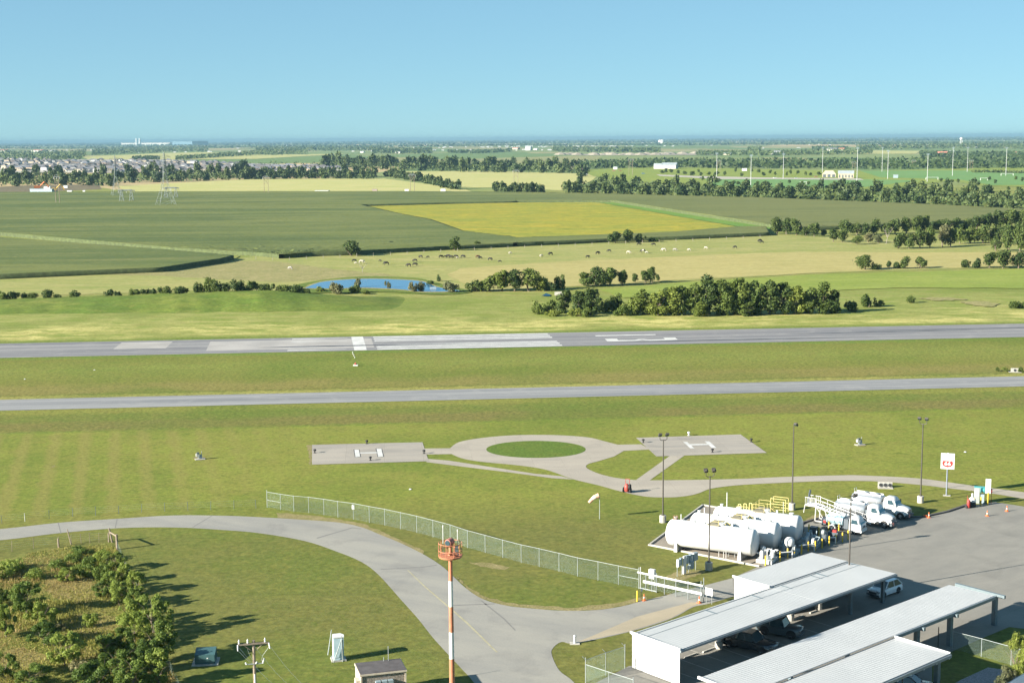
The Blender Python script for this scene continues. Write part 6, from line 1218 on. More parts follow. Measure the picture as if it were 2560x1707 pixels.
b = MB(); b.lathe([(.5, 0), (.55, .2), (.5, .75)], 16); b.build('hose_coil', M['black'], t); b = MB(); b.lathe([(.52, .76), (.5, 1.05), (.25, 1.35), (.14, 1.4), (.14, 1.9), (.05, 1.95)], 16); b.build('cap', M['white'], t, smooth=True)
p = P(2421, 1270); t = thing('wheeled_extinguisher', 'red wheeled fire extinguisher at the corner of the kerb', 'fire extinguisher', p, R(20)); b = MB(); b.lathe([(.2, .1), (.24, .2), (.24, 1.1), (.12, 1.3), (.04, 1.36)], 14); b.build('cylinder', M['red'], t, smooth=True); MB().bar((0, .2, .3), (0, .35, 1.75), .05).build('handle', M['red'], t)
for s in (-1, 1): b = MB(); b.lathe([(.05, -.04), (.26, -.04), (.26, .04), (.05, .04)], 14, axis='X', c=(s * .32, .1, .26)); b.build('wheel', M['black'], t)
p = P(1567, 1231); t = thing('wheeled_extinguisher', 'dark red fire extinguisher cart alone on the helipad loop', 'fire extinguisher', p, R(-25)); b = MB(); b.lathe([(.3, .2), (.38, .35), (.38, 1.05), (.2, 1.3), (.05, 1.38)], 14); b.build('cylinder', plain('dark_red', (.28, .05, .04), .5), t, smooth=True)
b = MB(); pipe(b, [(-.3, .25, .3), (-.3, .35, 2.0), (.3, .35, 2.0), (.3, .25, .3)], .04); b.build('handle', M['red'], t)
for s in (-1, 1): b = MB(); b.lathe([(.06, -.07), (.38, -.07), (.38, .07), (.06, .07)], 16, axis='X', c=(s * .55, .1, .38)); b.build('wheel', M['black'], t)
b = MB(); b.lathe([(.1, -.12), (.42, -.1), (.42, .1), (.1, .12)], 16, axis='X', c=(.5, -.1, .95)); b.build('hose_coil', M['black'], t)
# windsock
p = P(1499, 1297); t = thing('windsock', 'drooping faded orange and white windsock on a thin white pole', 'windsock', p); MB().cyl((0, 0, 0), (0, 0, 3.5), .05, .035, 8).build('pole', M['galv'], t)
for k in range(3):
    a0, a1 = k / 3, (k + 1) / 3; f = lambda a: Vector((-.12 - 1.35 * a, -.1 * a, 3.35 - .25 * a - .75 * a * a)); b = MB(); b.cyl(f(a0), f(a1), .34 - .13 * a0, .34 - .13 * a1, 14, caps=False)
    b.build('sock_section', plain('faded_orange_cloth', (.60, .34, .25), .9) if k != 1 else plain('faded_white_cloth', (.66, .55, .48), .9), t)
# airfield lights and markers
for k, (x, y, lb) in enumerate(((500, 1148, 'pale light unit on legs on the lawn left of the left helipad'), (2150, 1112, 'pale light unit on legs on the lawn beyond the tall sign'))):
    t = thing('approach_light', lb, 'airfield light', P(x, y), R(20)); MB().box((0, 0, .05), (1.6, 1.0, .1)).build('pad', M['concrete'], t); b = MB(); b.box((-.35, 0, .75), (.55, .5, .45)); b.build('lamp_box', M['white2'], t); b = MB(); b.cyl((-.3, 0, .1), (-.3, 0, .6), .05, .05, 6); b.build('leg', M['galv'], t)
    b = MB(); b.cyl((.3, 0, .1), (.3, 0, 1.35), .05, .05, 6); b.build('post', M['galv'], t); b = MB(); b.box((.1, .1, .45), (.5, .4, .6)); b.build('control_box', M['bluegrey'], t); b = MB(); b.box((-.3, -.1, 1.1), (.4, .4, .2)); b.build('hood', M['steel_dark'], t)
lights = [(917, 1109.5, 'left', 'far edge'), (926, 1151, 'left', 'near edge'), (787, 1132.5, 'left', 'left end'), (1060, 1134, 'left', 'right end'), (1722, 1088.5, 'right', 'far edge'), (1781, 1131, 'right', 'near edge'), (1608, 1107, 'right', 'left end'), (1878, 1105, 'right', 'right end')]
for x, y, a_, e in lights:
    t = thing('pad_light', f'low dark light at the {e} of the {a_} helipad', 'pad light', P(x, y) + Vector((0, 0, .042)), 0, 'helipad edge lights'); b = MB(); b.lathe([(.22, 0), (.22, .05), (.1, .08), (.1, .35)], 10); b.build('stem', M['black'] if (x, y) != (1722, 1088.5) else M['white'], t); b = MB(); b.lathe([(.18, .35), (.26, .42), (.24, .6), (.1, .66)], 10); b.build('lamp', M['black'] if (x, y) != (1722, 1088.5) else M['white'], t)
for k, (x, y) in enumerate(((882, 881.5), (883, 885.5), (885, 889.5), (887, 894))):
    b = MB(); b.lathe([(.16, 0), (.16, .04), (.10, .16), (.04, .2)], 10); b.build('threshold_light', M['white2'], None, P(x, y), label=f'small white threshold light on the grass by the runway, {ORD[k]} from the runway', cat='runway light', group='threshold lights')
p = P(889, 914); t = thing('marker_cone', 'red and white ground marker on the grass below the threshold bar', 'marker'); t.location = p; MB().box((0, 0, .12), (1.1, .8, .24)).build('base', M['white'], t); MB().lathe([(.34, .24), (.15, .6), (.05, .8)], 10).build('cone', M['red'], t)
for x, y, lb in ((236, 925, 'tiny white marker in the grass below the left end of the runway'), (62, 948, 'tiny white marker on the grass near the left edge'), (1026, 1223, 'tiny white marker on the lawn above the fence'), (2413, 1130, 'tiny white marker on the lawn right of the tall sign')):
    MB().lathe([(.2, 0), (.22, .06), (.12, .12), (.04, .14)], 10).build('ground_marker', M['white'], None, P(x, y), label=lb, cat='marker')
p = P(1437, 1608); t = thing('standpipe', 'stubby white standpipe on the grass at the road corner', 'standpipe', p); b = MB(); b.cyl((0, 0, 0), (0, 0, .75), .14, .13, 10); b.build('barrel', M['white2'], t); b = MB(); b.lathe([(.17, .75), (.17, .8), (.1, .92), (.03, .95)], 10); b.build('cap', M['white2'], t); MB().box((0, 0, .04), (1.0, .7, .08)).build('footing', M['concrete'], t)
# culverts
for (x, y, n, lb, s) in ((2213, 1219, 3, 'concrete culvert headwall with three dark pipes under the footpath', 1.0), (2537, 930, 1, 'dark culvert mouth with pale headwall in the runway ditch', 1.2)):
    t = thing('culvert', lb, 'culvert', P(x, y), R(-8)); b = MB(); b.box((0, .25, .42), (2.1 * s if n > 1 else 1.6, .25, .85)); b.box((0, -.25, .03), (2.2 * s, .9, .08)); b.build('headwall', M['concrete'], t)
    for i in range(n): b = MB(); b.M = Matrix.Translation(((i - (n - 1) / 2) * .66, 0, .42)); b.lathe([(.20, .02), (.29, .02), (.29, .12), (.20, .12)], 16, axis='Y'); b.build('pipe_rim', M['galv'], t); b = MB(); b.M = Matrix.Translation(((i - (n - 1) / 2) * .66, .003, .42)); b.lathe([(.25, 0), (.25, .014)], 16, axis='Y'); b.build('pipe_mouth', M['black'], t)
for x, y, wd, h, lb in ((2494, 928, 14, 12, 'small dark tuft of reeds left in the runway ditch'), (2512, 928, 20, 12, 'brown tuft of reeds in the runway ditch'), (2552, 930, 22, 14, 'green tuft of reeds right of the culvert in the runway ditch')): plant('weed', 'mid', x, y, wd, h, 'reed_clump', lb, 'reeds', None)

# ------------------------------------------------------------------ scrub at the lower left
M['rough'] = grass_mat('rough_ground', (.13, .14, .035), (.20, .165, .07), (.10, .12, .028), big=.10, mid=.35, fine=4, c4=(.17, .115, .06), fb=.45)
rough_px = [(-300, 1410), (0, 1398), (110, 1376), (200, 1366), (284, 1358), (300, 1400), (330, 1480), (366, 1560), (410, 1640), (452, 1720), (480, 1800), (-300, 1800)]
sheet('rough_ground', rough_px, M['rough'], .014, (1.0, .6))
M['dry_patch'] = grass_mat('dry_scrub_floor', (.235, .185, .085), (.20, .15, .075), (.15, .135, .045), big=.2, mid=.6, fine=5, c4=(.12, .075, .045), fb=.45)
for q in ([(110, 1440), (180, 1425), (235, 1440), (250, 1480), (215, 1510), (150, 1500), (110, 1475)], [(140, 1550), (215, 1530), (300, 1545), (310, 1575), (240, 1600), (170, 1590)], [(-20, 1640), (60, 1615), (120, 1640), (110, 1690), (40, 1700), (-20, 1690)], [(150, 1620), (230, 1615), (260, 1650), (200, 1665)], [(-10, 1560), (40, 1550), (60, 1575), (10, 1590)]): sheet('dry_patch', q, M['dry_patch'], .018, (.8, .5))
rg = np.random.default_rng(12); pp = [P(*q) for q in rough_px]; px_ = np.array([p.x for p in pp]); py_ = np.array([p.y for p in pp])
X = rg.uniform(-62, -26, 90000); Y = rg.uniform(118, 182, 90000); ins = np.zeros(len(X), bool)
for i in range(len(pp)):
    j = i - 1; c_ = ((py_[i] > Y) != (py_[j] > Y)) & (X < (px_[j] - px_[i]) * (Y - py_[i]) / (py_[j] - py_[i] + 1e-9) + px_[i]); ins ^= c_
X, Y = X[ins], Y[ins]; n = len(X); hgt = rg.uniform(.10, .34, n) * (.6 + .8 * (np.sin(X * .35 + 1) * np.sin(Y * .3) > 0)); a_ = rg.uniform(0, 6.28, n); wd = rg.uniform(.025, .065, n); ln = rg.normal(0, .25, (n, 2)) * hgt[:, None]
c0 = np.c_[X, Y, np.zeros(n)]; du = np.c_[np.cos(a_) * wd, np.sin(a_) * wd, np.zeros(n)]; tp = c0 + np.c_[ln, hgt]; md = c0 + np.c_[ln * .3, hgt * .55]
leaf_grass = leaf_mat('straw_blades', (.13, .13, .035), (.27, .215, .09), .35)
k_ = (np.sin(X * .22 + 2) + np.sin(Y * .27 + X * .1) + rg.normal(0, .5, n)) > .55
for nm, sel, mt in (('tall_grass', k_, leaf_grass), ('tall_grass', ~k_, leaf_mat('green_blades', (.10, .125, .025), (.20, .205, .055), .35))):
    V = np.stack([c0[sel], (md + du)[sel], tp[sel], (md - du)[sel]], 1).reshape(-1, 3); obj(nm, mesh_np(nm, V, np.arange(len(V)).reshape(-1, 4), mt), kind='stuff')
scrub = [(258, 1402, 54, 30, 'weed', 'light'), (282, 1426, 64, 46, 'scrub', 'mid'), (256, 1448, 50, 40, 'weed', 'mid'), (306, 1456, 66, 52, 'scrub', 'mid'), (276, 1478, 64, 52, 'scrub', 'dark'), (336, 1484, 60, 58, 'scrub', 'light'), (256, 1490, 50, 44, 'scrub', 'mid'), (300, 1512, 72, 62, 'scrub', 'mid'), (340, 1520, 60, 60, 'scrub', 'mid'), (330, 1560, 80, 76, 'scrub', 'light'), (384, 1580, 92, 92, 'scrub', 'light'), (338, 1606, 80, 74, 'scrub', 'light'), (312, 1632, 80, 72, 'scrub', 'mid'), (410, 1650, 104, 96, 'scrub', 'light'), (366, 1676, 90, 84, 'scrub', 'mid'), (300, 1688, 94, 78, 'scrub', 'mid'), (392, 1716, 100, 92, 'scrub', 'light'), (330, 1730, 110, 86, 'scrub', 'light'), (238, 1730, 100, 86, 'scrub', 'mid'), (164, 1666, 92, 86, 'scrub', 'light'), (112, 1610, 90, 52, 'scrub', 'mid'), (264, 1640, 84, 66, 'scrub', 'dark'), (224, 1566, 42, 40, 'weed', 'light'), (68, 1538, 84, 88, 'scrub', 'mid'), (104, 1562, 66, 66, 'scrub', 'light'), (16, 1592, 70, 80, 'scrub', 'mid'), (6, 1512, 54, 46, 'scrub', 'dark'), (84, 1716, 92, 62, 'scrub', 'mid'), (12, 1698, 70, 66, 'scrub', 'mid'), (2, 1444, 90, 40, 'weed', 'mid'), (186, 1402, 60, 24, 'weed', 'mid'), (205, 1384, 60, 22, 'weed', 'light'), (140, 1424, 60, 30, 'weed', 'mid'), (90, 1446, 60, 30, 'weed', 'light'), (36, 1424, 70, 28, 'weed', 'light'), (170, 1452, 60, 40, 'scrub', 'mid'), (210, 1440, 54, 36, 'weed', 'mid'), (150, 1576, 40, 24, 'weed', 'pale'), (196, 1690, 60, 44, 'weed', 'pale'), (226, 1420, 50, 34, 'weed', 'mid')]
tones = {'light': 'bright yellow-green', 'mid': 'green', 'dark': 'deep green', 'pale': 'dry greyish'}
for k, (x, y, wd, h, kd, lf) in enumerate(scrub):
    dist = 'by the road' if y < 1440 else 'midway down the scrub' if y < 1560 else 'low in the scrub' if y < 1670 else 'at the bottom edge'
    side = 'along the lawn edge' if x > 290 else 'in the scrub interior' if x > 130 else 'near the left edge'
    same = [q for q in scrub[:k] if q[4] == kd and q[5] == lf and ((q[0] > 290) == (x > 290) and (q[0] > 130) == (x > 130)) and ((q[1] < 1440) == (y < 1440) and (q[1] < 1560) == (y < 1560) and (q[1] < 1670) == (y < 1670))]
    plant(kd, {'dark': 'fresh_mid', 'mid': 'fresh' if k % 2 else 'fresh_mid', 'light': 'fresh'}.get(lf, lf), x, y, wd * 1.12, h * 1.05, 'scrub_tree' if kd == 'scrub' else 'weed_clump', f'{tones[lf]} {"shrub tree" if kd == "scrub" else "weed clump"} {dist}, {side}, {ORD[len(same)]} such', 'tree' if kd == 'scrub' else 'weeds', 'scrub beside the mown lawn')
plant('scrub', 'light', 2546, 1700, 84, 122, 'shrub', 'leafy green shrub at the right edge of the bottom corner', 'shrub', None)
plant('weed', 'pale', 2520, 1704, 50, 50, 'grass_clump', 'clump of dry ornamental grass under the corner shrub', 'ornamental grass', None); plant('weed', 'pale', 2500, 1716, 40, 34, 'grass_clump', 'low dry ornamental grass by the gravel in the corner', 'ornamental grass', None)
q = [P(2512, 1712, 4.0), P(2572, 1676, 4.0), P(2700, 1700, 4.0), P(2640, 1790, 4.0)]
t = thing('metal_building', 'corner of a ribbed metal roof at the bottom right edge', 'building', (q[0].x, q[0].y, 0)); b = MB(); b.prism([(p - q[0]).xy for p in q], 3.86, 4.0)
for i in range(24): f = i / 23; s_ = q[0].lerp(q[3], f) - q[0]; e_2 = q[1].lerp(q[2], f) - q[0]; b.bar((s_.x, s_.y, 4.03), (e_2.x, e_2.y, 4.03), .06)
b.build('roof', plain('bluegrey_roof', (.30, .36, .40), .4, .2), t); b = MB(); b.prism([((p - q[0]) * .94 + (q[2] - q[0]) * .03).xy for p in q], 0, 3.85); b.build('wall', M['white2'], t)

# ------------------------------------------------------------------ cattle
def cow_mesh(name, mats, patch=False):
    me = bpy.data.meshes.new('skel'); V = [(0, 0, 1.08), (.55, 0, 1.06), (.78, 0, 1.12), (-.45, 0, 1.12), (-.78, 0, 1.15), (1.05, 0, .95), (1.25, 0, .62), (1.32, 0, .30), (-.92, 0, .8), (-.95, 0, .42)]
    E_ = [(0, 1), (1, 2), (0, 3), (3, 4), (2, 5), (5, 6), (6, 7), (4, 8), (8, 9)]; Rr = [.40, .40, .32, .38, .30, .20, .15, .09, .05, .04]
    for sx, x, z in ((1, .62, .9), (1, -.72, .95)):
        for y in (-.22, .22):
            b0 = len(V); V += [(x, y, .72), (x + (.03 if x > 0 else -.10), y, .40), (x, y, .04)]; E_ += [(1 if x > 0 else 4, b0), (b0, b0 + 1), (b0 + 1, b0 + 2)]; Rr += [.15, .085, .07]
    for y in (-.17, .17): b0 = len(V); V += [(1.22, y, .68)]; E_ += [(6, b0)]; Rr += [.05]
    me.from_pydata(V, E_, []); tmp = bpy.data.objects.new('skel', me); col.objects.link(tmp); tmp.modifiers.new('s', 'SKIN'); 
    for d_, r_ in zip(me.skin_vertices[0].data, Rr): d_.radius = (r_, r_)
    me.skin_vertices[0].data[0].use_root = True; su = tmp.modifiers.new('u', 'SUBSURF'); su.levels = 1
    out = bpy.data.meshes.new_from_object(tmp.evaluated_get(bpy.context.evaluated_depsgraph_get())); out.name = name; bpy.data.objects.remove(tmp); out.materials.clear()
    for m_ in mats: out.materials.append(m_)
    if patch:
        for p_ in out.polygons:
            if -.25 < p_.center.x < .5: p_.material_index = 1
    out.polygons.foreach_set('use_smooth', [True] * len(out.polygons)); return out
cm = {'black': plain('black_hide', (.018, .016, .016), .7), 'white': plain('cream_hide', (.40, .37, .31), .8), 'brown': plain('brown_hide', (.11, .05, .03), .8), 'grey': plain('grey_hide', (.30, .28, .26), .8)}
COW = {k: cow_mesh('cow_' + k, [v]) for k, v in cm.items()}; COW['belted'] = cow_mesh('cow_belted', [cm['black'], cm['white']], True)
herd = [(885, 656, 'black', 1), (904, 660, 'white', 1.25), (890, 661, 'white', .7), (950, 655, 'black', .7), (966, 664, 'black', 1.2), (1022, 668, 'black', 1.1), (1037, 666, 'black', 1.1), (1038, 656, 'black', 1.05), (1052, 646, 'black', 1), (1070, 646, 'black', .75), (1102, 646, 'black', 1.05), (1113, 645.6, 'black', .85), (1121, 645, 'black', 1.1), (1127, 647, 'black', 1.05), (1139, 646, 'black', 1.1), (1144, 647, 'white', .6), (1157, 646, 'black', 1.1), (1194, 646, 'brown', 1), (1201, 649, 'black', .95), (1225, 652, 'black', 1), (1250, 657, 'black', .75), (726, 675, 'grey', 1), (1276, 636, 'white', .8),
        (1354, 643.4, 'white', .9), (1376.6, 639, 'black', 1.1), (1469, 646, 'black', .95), (1494, 637, 'black', 1.1), (1523, 631.5, 'black', 1), (1597, 614.5, 'black', 1.1), (1634, 615.5, 'black', 1.1), (1571, 635, 'white', 1), (1608, 633, 'belted', 1.25), (1617, 634, 'white', .7), (1660, 629.5, 'white', 1.2), (1687, 628.5, 'grey', 1), (1723, 628, 'white', .8), (1764, 623.5, 'white', .9), (1838, 622, 'black', 1), (1900, 606, 'black', 1.15), (1904.5, 609, 'black', 1)]
# three groups of the herd, counted from the left within each colour
grp = lambda x: 'in the left part of the herd' if x < 1090 else 'in the middle bunch of the herd' if x < 1300 else 'in the right part of the herd'
for x, y, c_, s in herd:
    mates = sorted(h[0] for h in herd if h[2] == c_ and grp(h[0]) == grp(x)); n_ = mates.index(x)
    p = P(x, y); p.z = .12; o = obj('cow', COW[c_], None, p, rnd.choice([0, math.pi]) + rnd.uniform(-.5, .5), f'{c_} cow {grp(x)}, {ORD[n_]} {c_} one from the left' if len(mates) > 1 else f'{c_} cow {grp(x)}, the only {c_} one there', 'cow', 'cattle grazing in the pasture'); o.scale = (s * .92,) * 3
# pasture fence posts
fx = [(640 + k * 42, 0) for k in range(31)]
def pasture_edge(x): return edge([(640, 650), (703, 652), (871, 643), (980, 638), (1130, 629), (1280, 622), (1525, 611), (1700, 604), (1930, 593)], x)
t = thing('pasture_fence', 'pale post and wire fence along the corn edge above the cattle', 'fence', P(640, 650))
for x, _ in fx:
    if x < 1925: q = P(x, pasture_edge(x)) - t.location; MB().cyl(q, q + Vector((0, 0, 1.5)), .10, .10, 5).build('post', M['deadwood'], t)

# ------------------------------------------------------------------ power line towers
M['lattice'] = plain('pylon_steel', (.22, .25, .25), .7, .2)
def lattice_leg(b, base, tops, zs, r):
    """square lattice mast: corner legs through heights zs with half widths, X bracing"""
    for k in range(len(zs) - 1):
        (z0, w0), (z1, w1) = zs[k], zs[k + 1]; c0 = [Vector((sx * w0, sy * w0, z0)) + base for sx, sy in ((-1, -1), (1, -1), (1, 1), (-1, 1))]; c1 = [Vector((sx * w1, sy * w1, z1)) + base for sx, sy in ((-1, -1), (1, -1), (1, 1), (-1, 1))]
        for i in range(4):
            j = (i + 1) % 4; b.cyl(c0[i], c1[i], r * .7, r * .7, 4, caps=False); b.cyl(c0[i], c1[j], r * .4, r * .4, 3, caps=False); b.cyl(c0[j], c1[i], r * .4, r * .4, 3, caps=False); b.cyl(c1[i], c1[j], r * .4, r * .4, 3, caps=False)
def pylon(x, yb, yt, label, wbase=7.0):
    p = P(x, yb); h = high(x, yb, yt); t = thing('power_pylon', label, 'pylon', p, .5, 'pylons of the power line')
    zs = [(0, wbase), (h * .12, wbase * .78), (h * .26, wbase * .54), (h * .4, wbase * .33), (h * .5, wbase * .2), (h * .6, wbase * .17), (h * .7, wbase * .15), (h * .8, wbase * .13), (h * .9, wbase * .1), (h, .1)]
    b = MB(); lattice_leg(b, Vector(), None, zs, .16); b.build('lattice_tower', M['lattice'], t)
    for f_, w_ in ((.62, 6.5), (.76, 8), (.9, 5)):
        b = MB(); z = h * f_
        for s in (-1, 1):
            b.cyl((0, -.8, z), (s * w_, 0, z + .6), .12, .1, 4); b.cyl((0, .8, z), (s * w_, 0, z + .6), .12, .1, 4); b.cyl((0, 0, z + 2.0), (s * w_, 0, z + .6), .1, .08, 4); b.cyl((s * w_, 0, z + .6), (s * w_, 0, z - 1.4), .09, .09, 5)
        b.build('cross_arm', M['lattice'], t)
pylon(415, 518, 380, 'tall steel lattice pylon standing in the left corn field', 7.2)
pylon(291, 494, 388, 'second lattice pylon left of the tall one, before the wood', 4.5)
def portal(x, yb, yt, wpx, label, lattice=True):
    p = P(x, yb); h = high(x, yb, yt); hw = wpx * p.y / FOC / 2; t = thing('power_portal', label, 'power line portal', p, .15, 'portals of the power lines'); r = .16 if lattice else .22
    for s in (-1, 1):
        b = MB(); 
        if lattice: lattice_leg(b, Vector((s * hw, 0, 0)), None, [(0, 2.0), (h * .33, 1.5), (h * .66, 1.0), (h * .9, .6), (h, .5)], r)
        else: b.cyl((s * hw, 0, 0), (s * hw, 0, h), .28, .2, 6)
        b.build('leg', M['lattice'] if lattice else M['wood'], t)
    b = MB(); b.bar((-hw * 1.7, 0, h * .93), (hw * 1.7, 0, h * .93), .55); b.bar((-hw, 0, h * .99), (hw, 0, h * .99), .3); b.build('beam', M['lattice'], t)
    b = MB(); [b.cyl((s * hw * 1.6, 0, h * .93), (s * hw * 1.6, 0, h * .93 - 1.8), .15, .15, 5) for s in (-1, 0, 1)]; b.build('insulator', M['white2'], t, kind='stuff')
    if not lattice: b = MB(); b.bar((-hw, 0, h * .85), (hw, 0, h * .55), .18); b.bar((hw, 0, h * .85), (-hw, 0, h * .55), .18); b.build('brace', M['wood'], t)
for a_ in ((317, 508, 474, 24, 'steel portal frame left of the tall lattice pylon', True), (428, 500, 468, 24, 'steel portal frame right behind the tall lattice pylon', True), (145, 513, 437, 9, 'slim wooden H-frame at the left edge of the corn field', False), (666, 486, 440, 10, 'wooden H-frame at the far edge of the left corn field', False), (1031, 480, 434, 10, 'wooden H-frame by the hedge that slants between the straw fields', False), (1290, 467, 424, 10, 'wooden H-frame in the middle straw field', False), (1577, 440, 396, 9, 'wooden H-frame at the left end of the sports ground', False), (1797, 428, 400, 7, 'wooden H-frame at the wood behind the sports ground', False), (2134, 432, 404, 7, 'wooden H-frame behind the white pavilion', False), (2284, 420, 400, 7, 'wooden H-frame before the far right wood', False), (2428, 422, 400, 7, 'wooden H-frame right among the far right wood', False)): portal(*a_)

# ------------------------------------------------------------------ sports ground
for k, (x, yt, yb) in enumerate(((1791.5, 382, 452), (1877, 387, 464), (1958, 384, 448), (2056, 368, 432), (2142, 368, 466), (2205, 368, 430), (2219, 376, 448), (2318, 384, 455), (2381, 368, 440), (2418, 368, 430), (2514.5, 368, 440))):
    p = P(x, yb); h = high(x, yb, yt); t = thing('floodlight_mast', f'tall white floodlight mast on the sports ground, {ORD[k]} from the left', 'floodlight mast', p, 0, 'floodlight masts of the sports ground')
    b = MB(); b.cyl((0, 0, 0), (0, 0, h), .36, .22, 8); b.build('mast', M['galv_pale'], t); b = MB(); b.box((0, 0, h - .4), (3.6, .5, .5)); b.box((0, 0, h - 1.5), (3.2, .5, .5)); b.build('lamp_bank', M['bluegrey'], t)
def barn(name, label, x0, x1, yb, yt, wallm, roofm, depth=1.0, cat='building', hip=False, group=None, parts=True, wall_f=.62):
    """gabled or hipped building as wide as the survey photo shows"""
    a_, f = P(x0, yb), P(x1, yb); W = (f - a_).length; h = high((x0 + x1) / 2, yb, yt); D = W * depth; t = thing(name, label, cat, (a_ + f) / 2 + Vector((0, D / 2, 0)), ang(a_, f), group)
    hw = h * wall_f; b = MB(); b.box((0, 0, hw / 2), (W, D, hw)); b.build('wall', wallm, t); k = .45 if hip else 0
    b = MB(); e = .04; X, Y = W / 2 * (1 + e), D / 2 * (1 + e)
    b.put([(-X, -Y, hw), (X, -Y, hw), (X, Y, hw), (-X, Y, hw), (-X * (1 - k), 0, h), (X * (1 - k), 0, h)], [(0, 1, 5, 4), (2, 3, 4, 5), (1, 2, 5), (3, 0, 4), (3, 2, 1, 0)]); b.build('roof', roofm, t)
    return t, W, D, hw
M['cream'] = plain('cream_wall', (.40, .35, .26), .8, scale=.1); M['pale'] = plain('pale_wall', (.42, .41, .38), .8, scale=.1); M['brick'] = plain('brick_wall', (.26, .21, .18), .9, scale=.2)
M['rgrey'] = plain('grey_shingle', (.155, .16, .18), .9, scale=.2); M['rmetal'] = plain('pale_metal_roof', (.33, .37, .39), .5, .2, scale=.2); M['rred'] = plain('red_roof', (.34, .14, .10), .9, scale=.2); M['rbrown'] = plain('brown_shingle', (.15, .14, .14), .9, scale=.2)
t, W, D, hw = barn('sports_pavilion', 'cream pavilion with pale metal roof on the sports ground', 2098, 2137, 446, 427, M['cream'], M['rmetal'], .6)
for i in range(5): MB().box((-W / 2 + W * (i + .5) / 5, -D / 2 - .06, hw * .45), (W * .09, .12, hw * .6)).build('window', M['steel_dark'], t)
t, W, D, hw = barn('open_shelter', 'open shelter with cream roof left of the cream pavilion', 2058, 2092, 444, 427, M['cream'], M['cream'], .6, hip=True, wall_f=.5)
for i in range(3): MB().box((-W / 2 + W * (i + .5) / 3, -D / 2 - .06, hw * .5), (W * .22, .12, hw * .8)).build('opening', M['steel_dark'], t)
barn('white_hall', 'white hall with steep pale roof before the wood, left of the sports ground', 1658, 1694, 423, 407, M['pale'], M['rmetal'], .8); barn('low_annex', 'low pale annex at the left of the white hall', 1636, 1655, 423, 409, M['pale'], M['rmetal'], .6)
barn('brown_container', 'dark brown shed with flat roof at the far left of the sports ground', 1417, 1460, 425, 415, M['brick'], M['rbrown'], .25, wall_f=.9)
for k, (x, y, yt_, w_, lb, wm) in enumerate(((1539, 424, 417, 9, 'small white shed before the wood left of the white hall', 'white'), (1862, 428, 421, 12, 'small white cabin behind the young trees', 'white'), (2240, 446, 437, 12, 'small grey stand right of the cream pavilion', 'bluegrey'))): barn('small_shed', lb, x - w_ / 2, x + w_ / 2, y, yt_, M[wm], M['rmetal'], .6, wall_f=.85)
for k, (x, y, w_, lb) in enumerate(((2518, 440, 30, 'white goal frame at the right end of the far soccer field'), (2460, 452, 18, 'white goal frame in the middle of the right soccer field'), (2330, 450, 30, 'pale bleacher frame between the soccer fields'), (2008, 462, 16, 'pale goal frame on the near soccer field'))):
    p = P(x, y); W = w_ * p.y / FOC; b = MB(); b.bar((-W / 2, 0, 0), (-W / 2, 0, 3), .3); b.bar((W / 2, 0, 0), (W / 2, 0, 3), .3); b.bar((-W / 2, 0, 3), (W / 2, 0, 3), .3); b.bar((-W / 2, 2.5, 0), (-W / 2, 0, 3), .15); b.bar((W / 2, 2.5, 0), (W / 2, 0, 3), .15); b.build('goal_frame', M['white'], None, p, label=lb, cat='goal')
for k, (x, y, c_) in enumerate(((1608, 435, 'blue'), (1752, 447, 'dark'), (1535, 428, 'red'), (1551, 428, 'red2'), (1466, 437, 'white'), (2040, 443, 'red3'), (1937, 446, 'white2'), (1990, 447, 'grey'))):
    p = P(x, y); lb = {'blue': 'tiny blue car on the grass at the left of the sports ground', 'dark': 'tiny dark car on the path by the young trees', 'red': 'left of two tiny reddish vehicles before the wood', 'red2': 'right of two tiny reddish vehicles before the wood', 'white': 'tiny white vehicle beside the long wood', 'red3': 'tiny red car on the car park by the shelter', 'white2': 'tiny white car on the car park', 'grey': 'tiny grey car on the car park'}[c_]
    mt = plain('far_car', {'b': (.05, .12, .30), 'd': (.03, .04, .06), 'r': (.25, .07, .05), 'w': (.65, .65, .65), 'g': (.3, .3, .32)}[c_[0]], .4); t = thing('parked_car', lb, 'car', p, rnd.uniform(-.3, .3)); b = MB(); loft(b, [(-2.3, sec(.8, .75, .3, .9)), (-1.8, sec(.9, .85, .3, 1.0)), (1.8, sec(.9, .85, .3, 1.0)), (2.3, sec(.8, .75, .3, .85))]); b.build('body', mt, t); b = MB(); b.box((-.1, 0, 1.25), (2.4, 1.5, .55), top=.8); b.build('cabin', M['glass'], t)

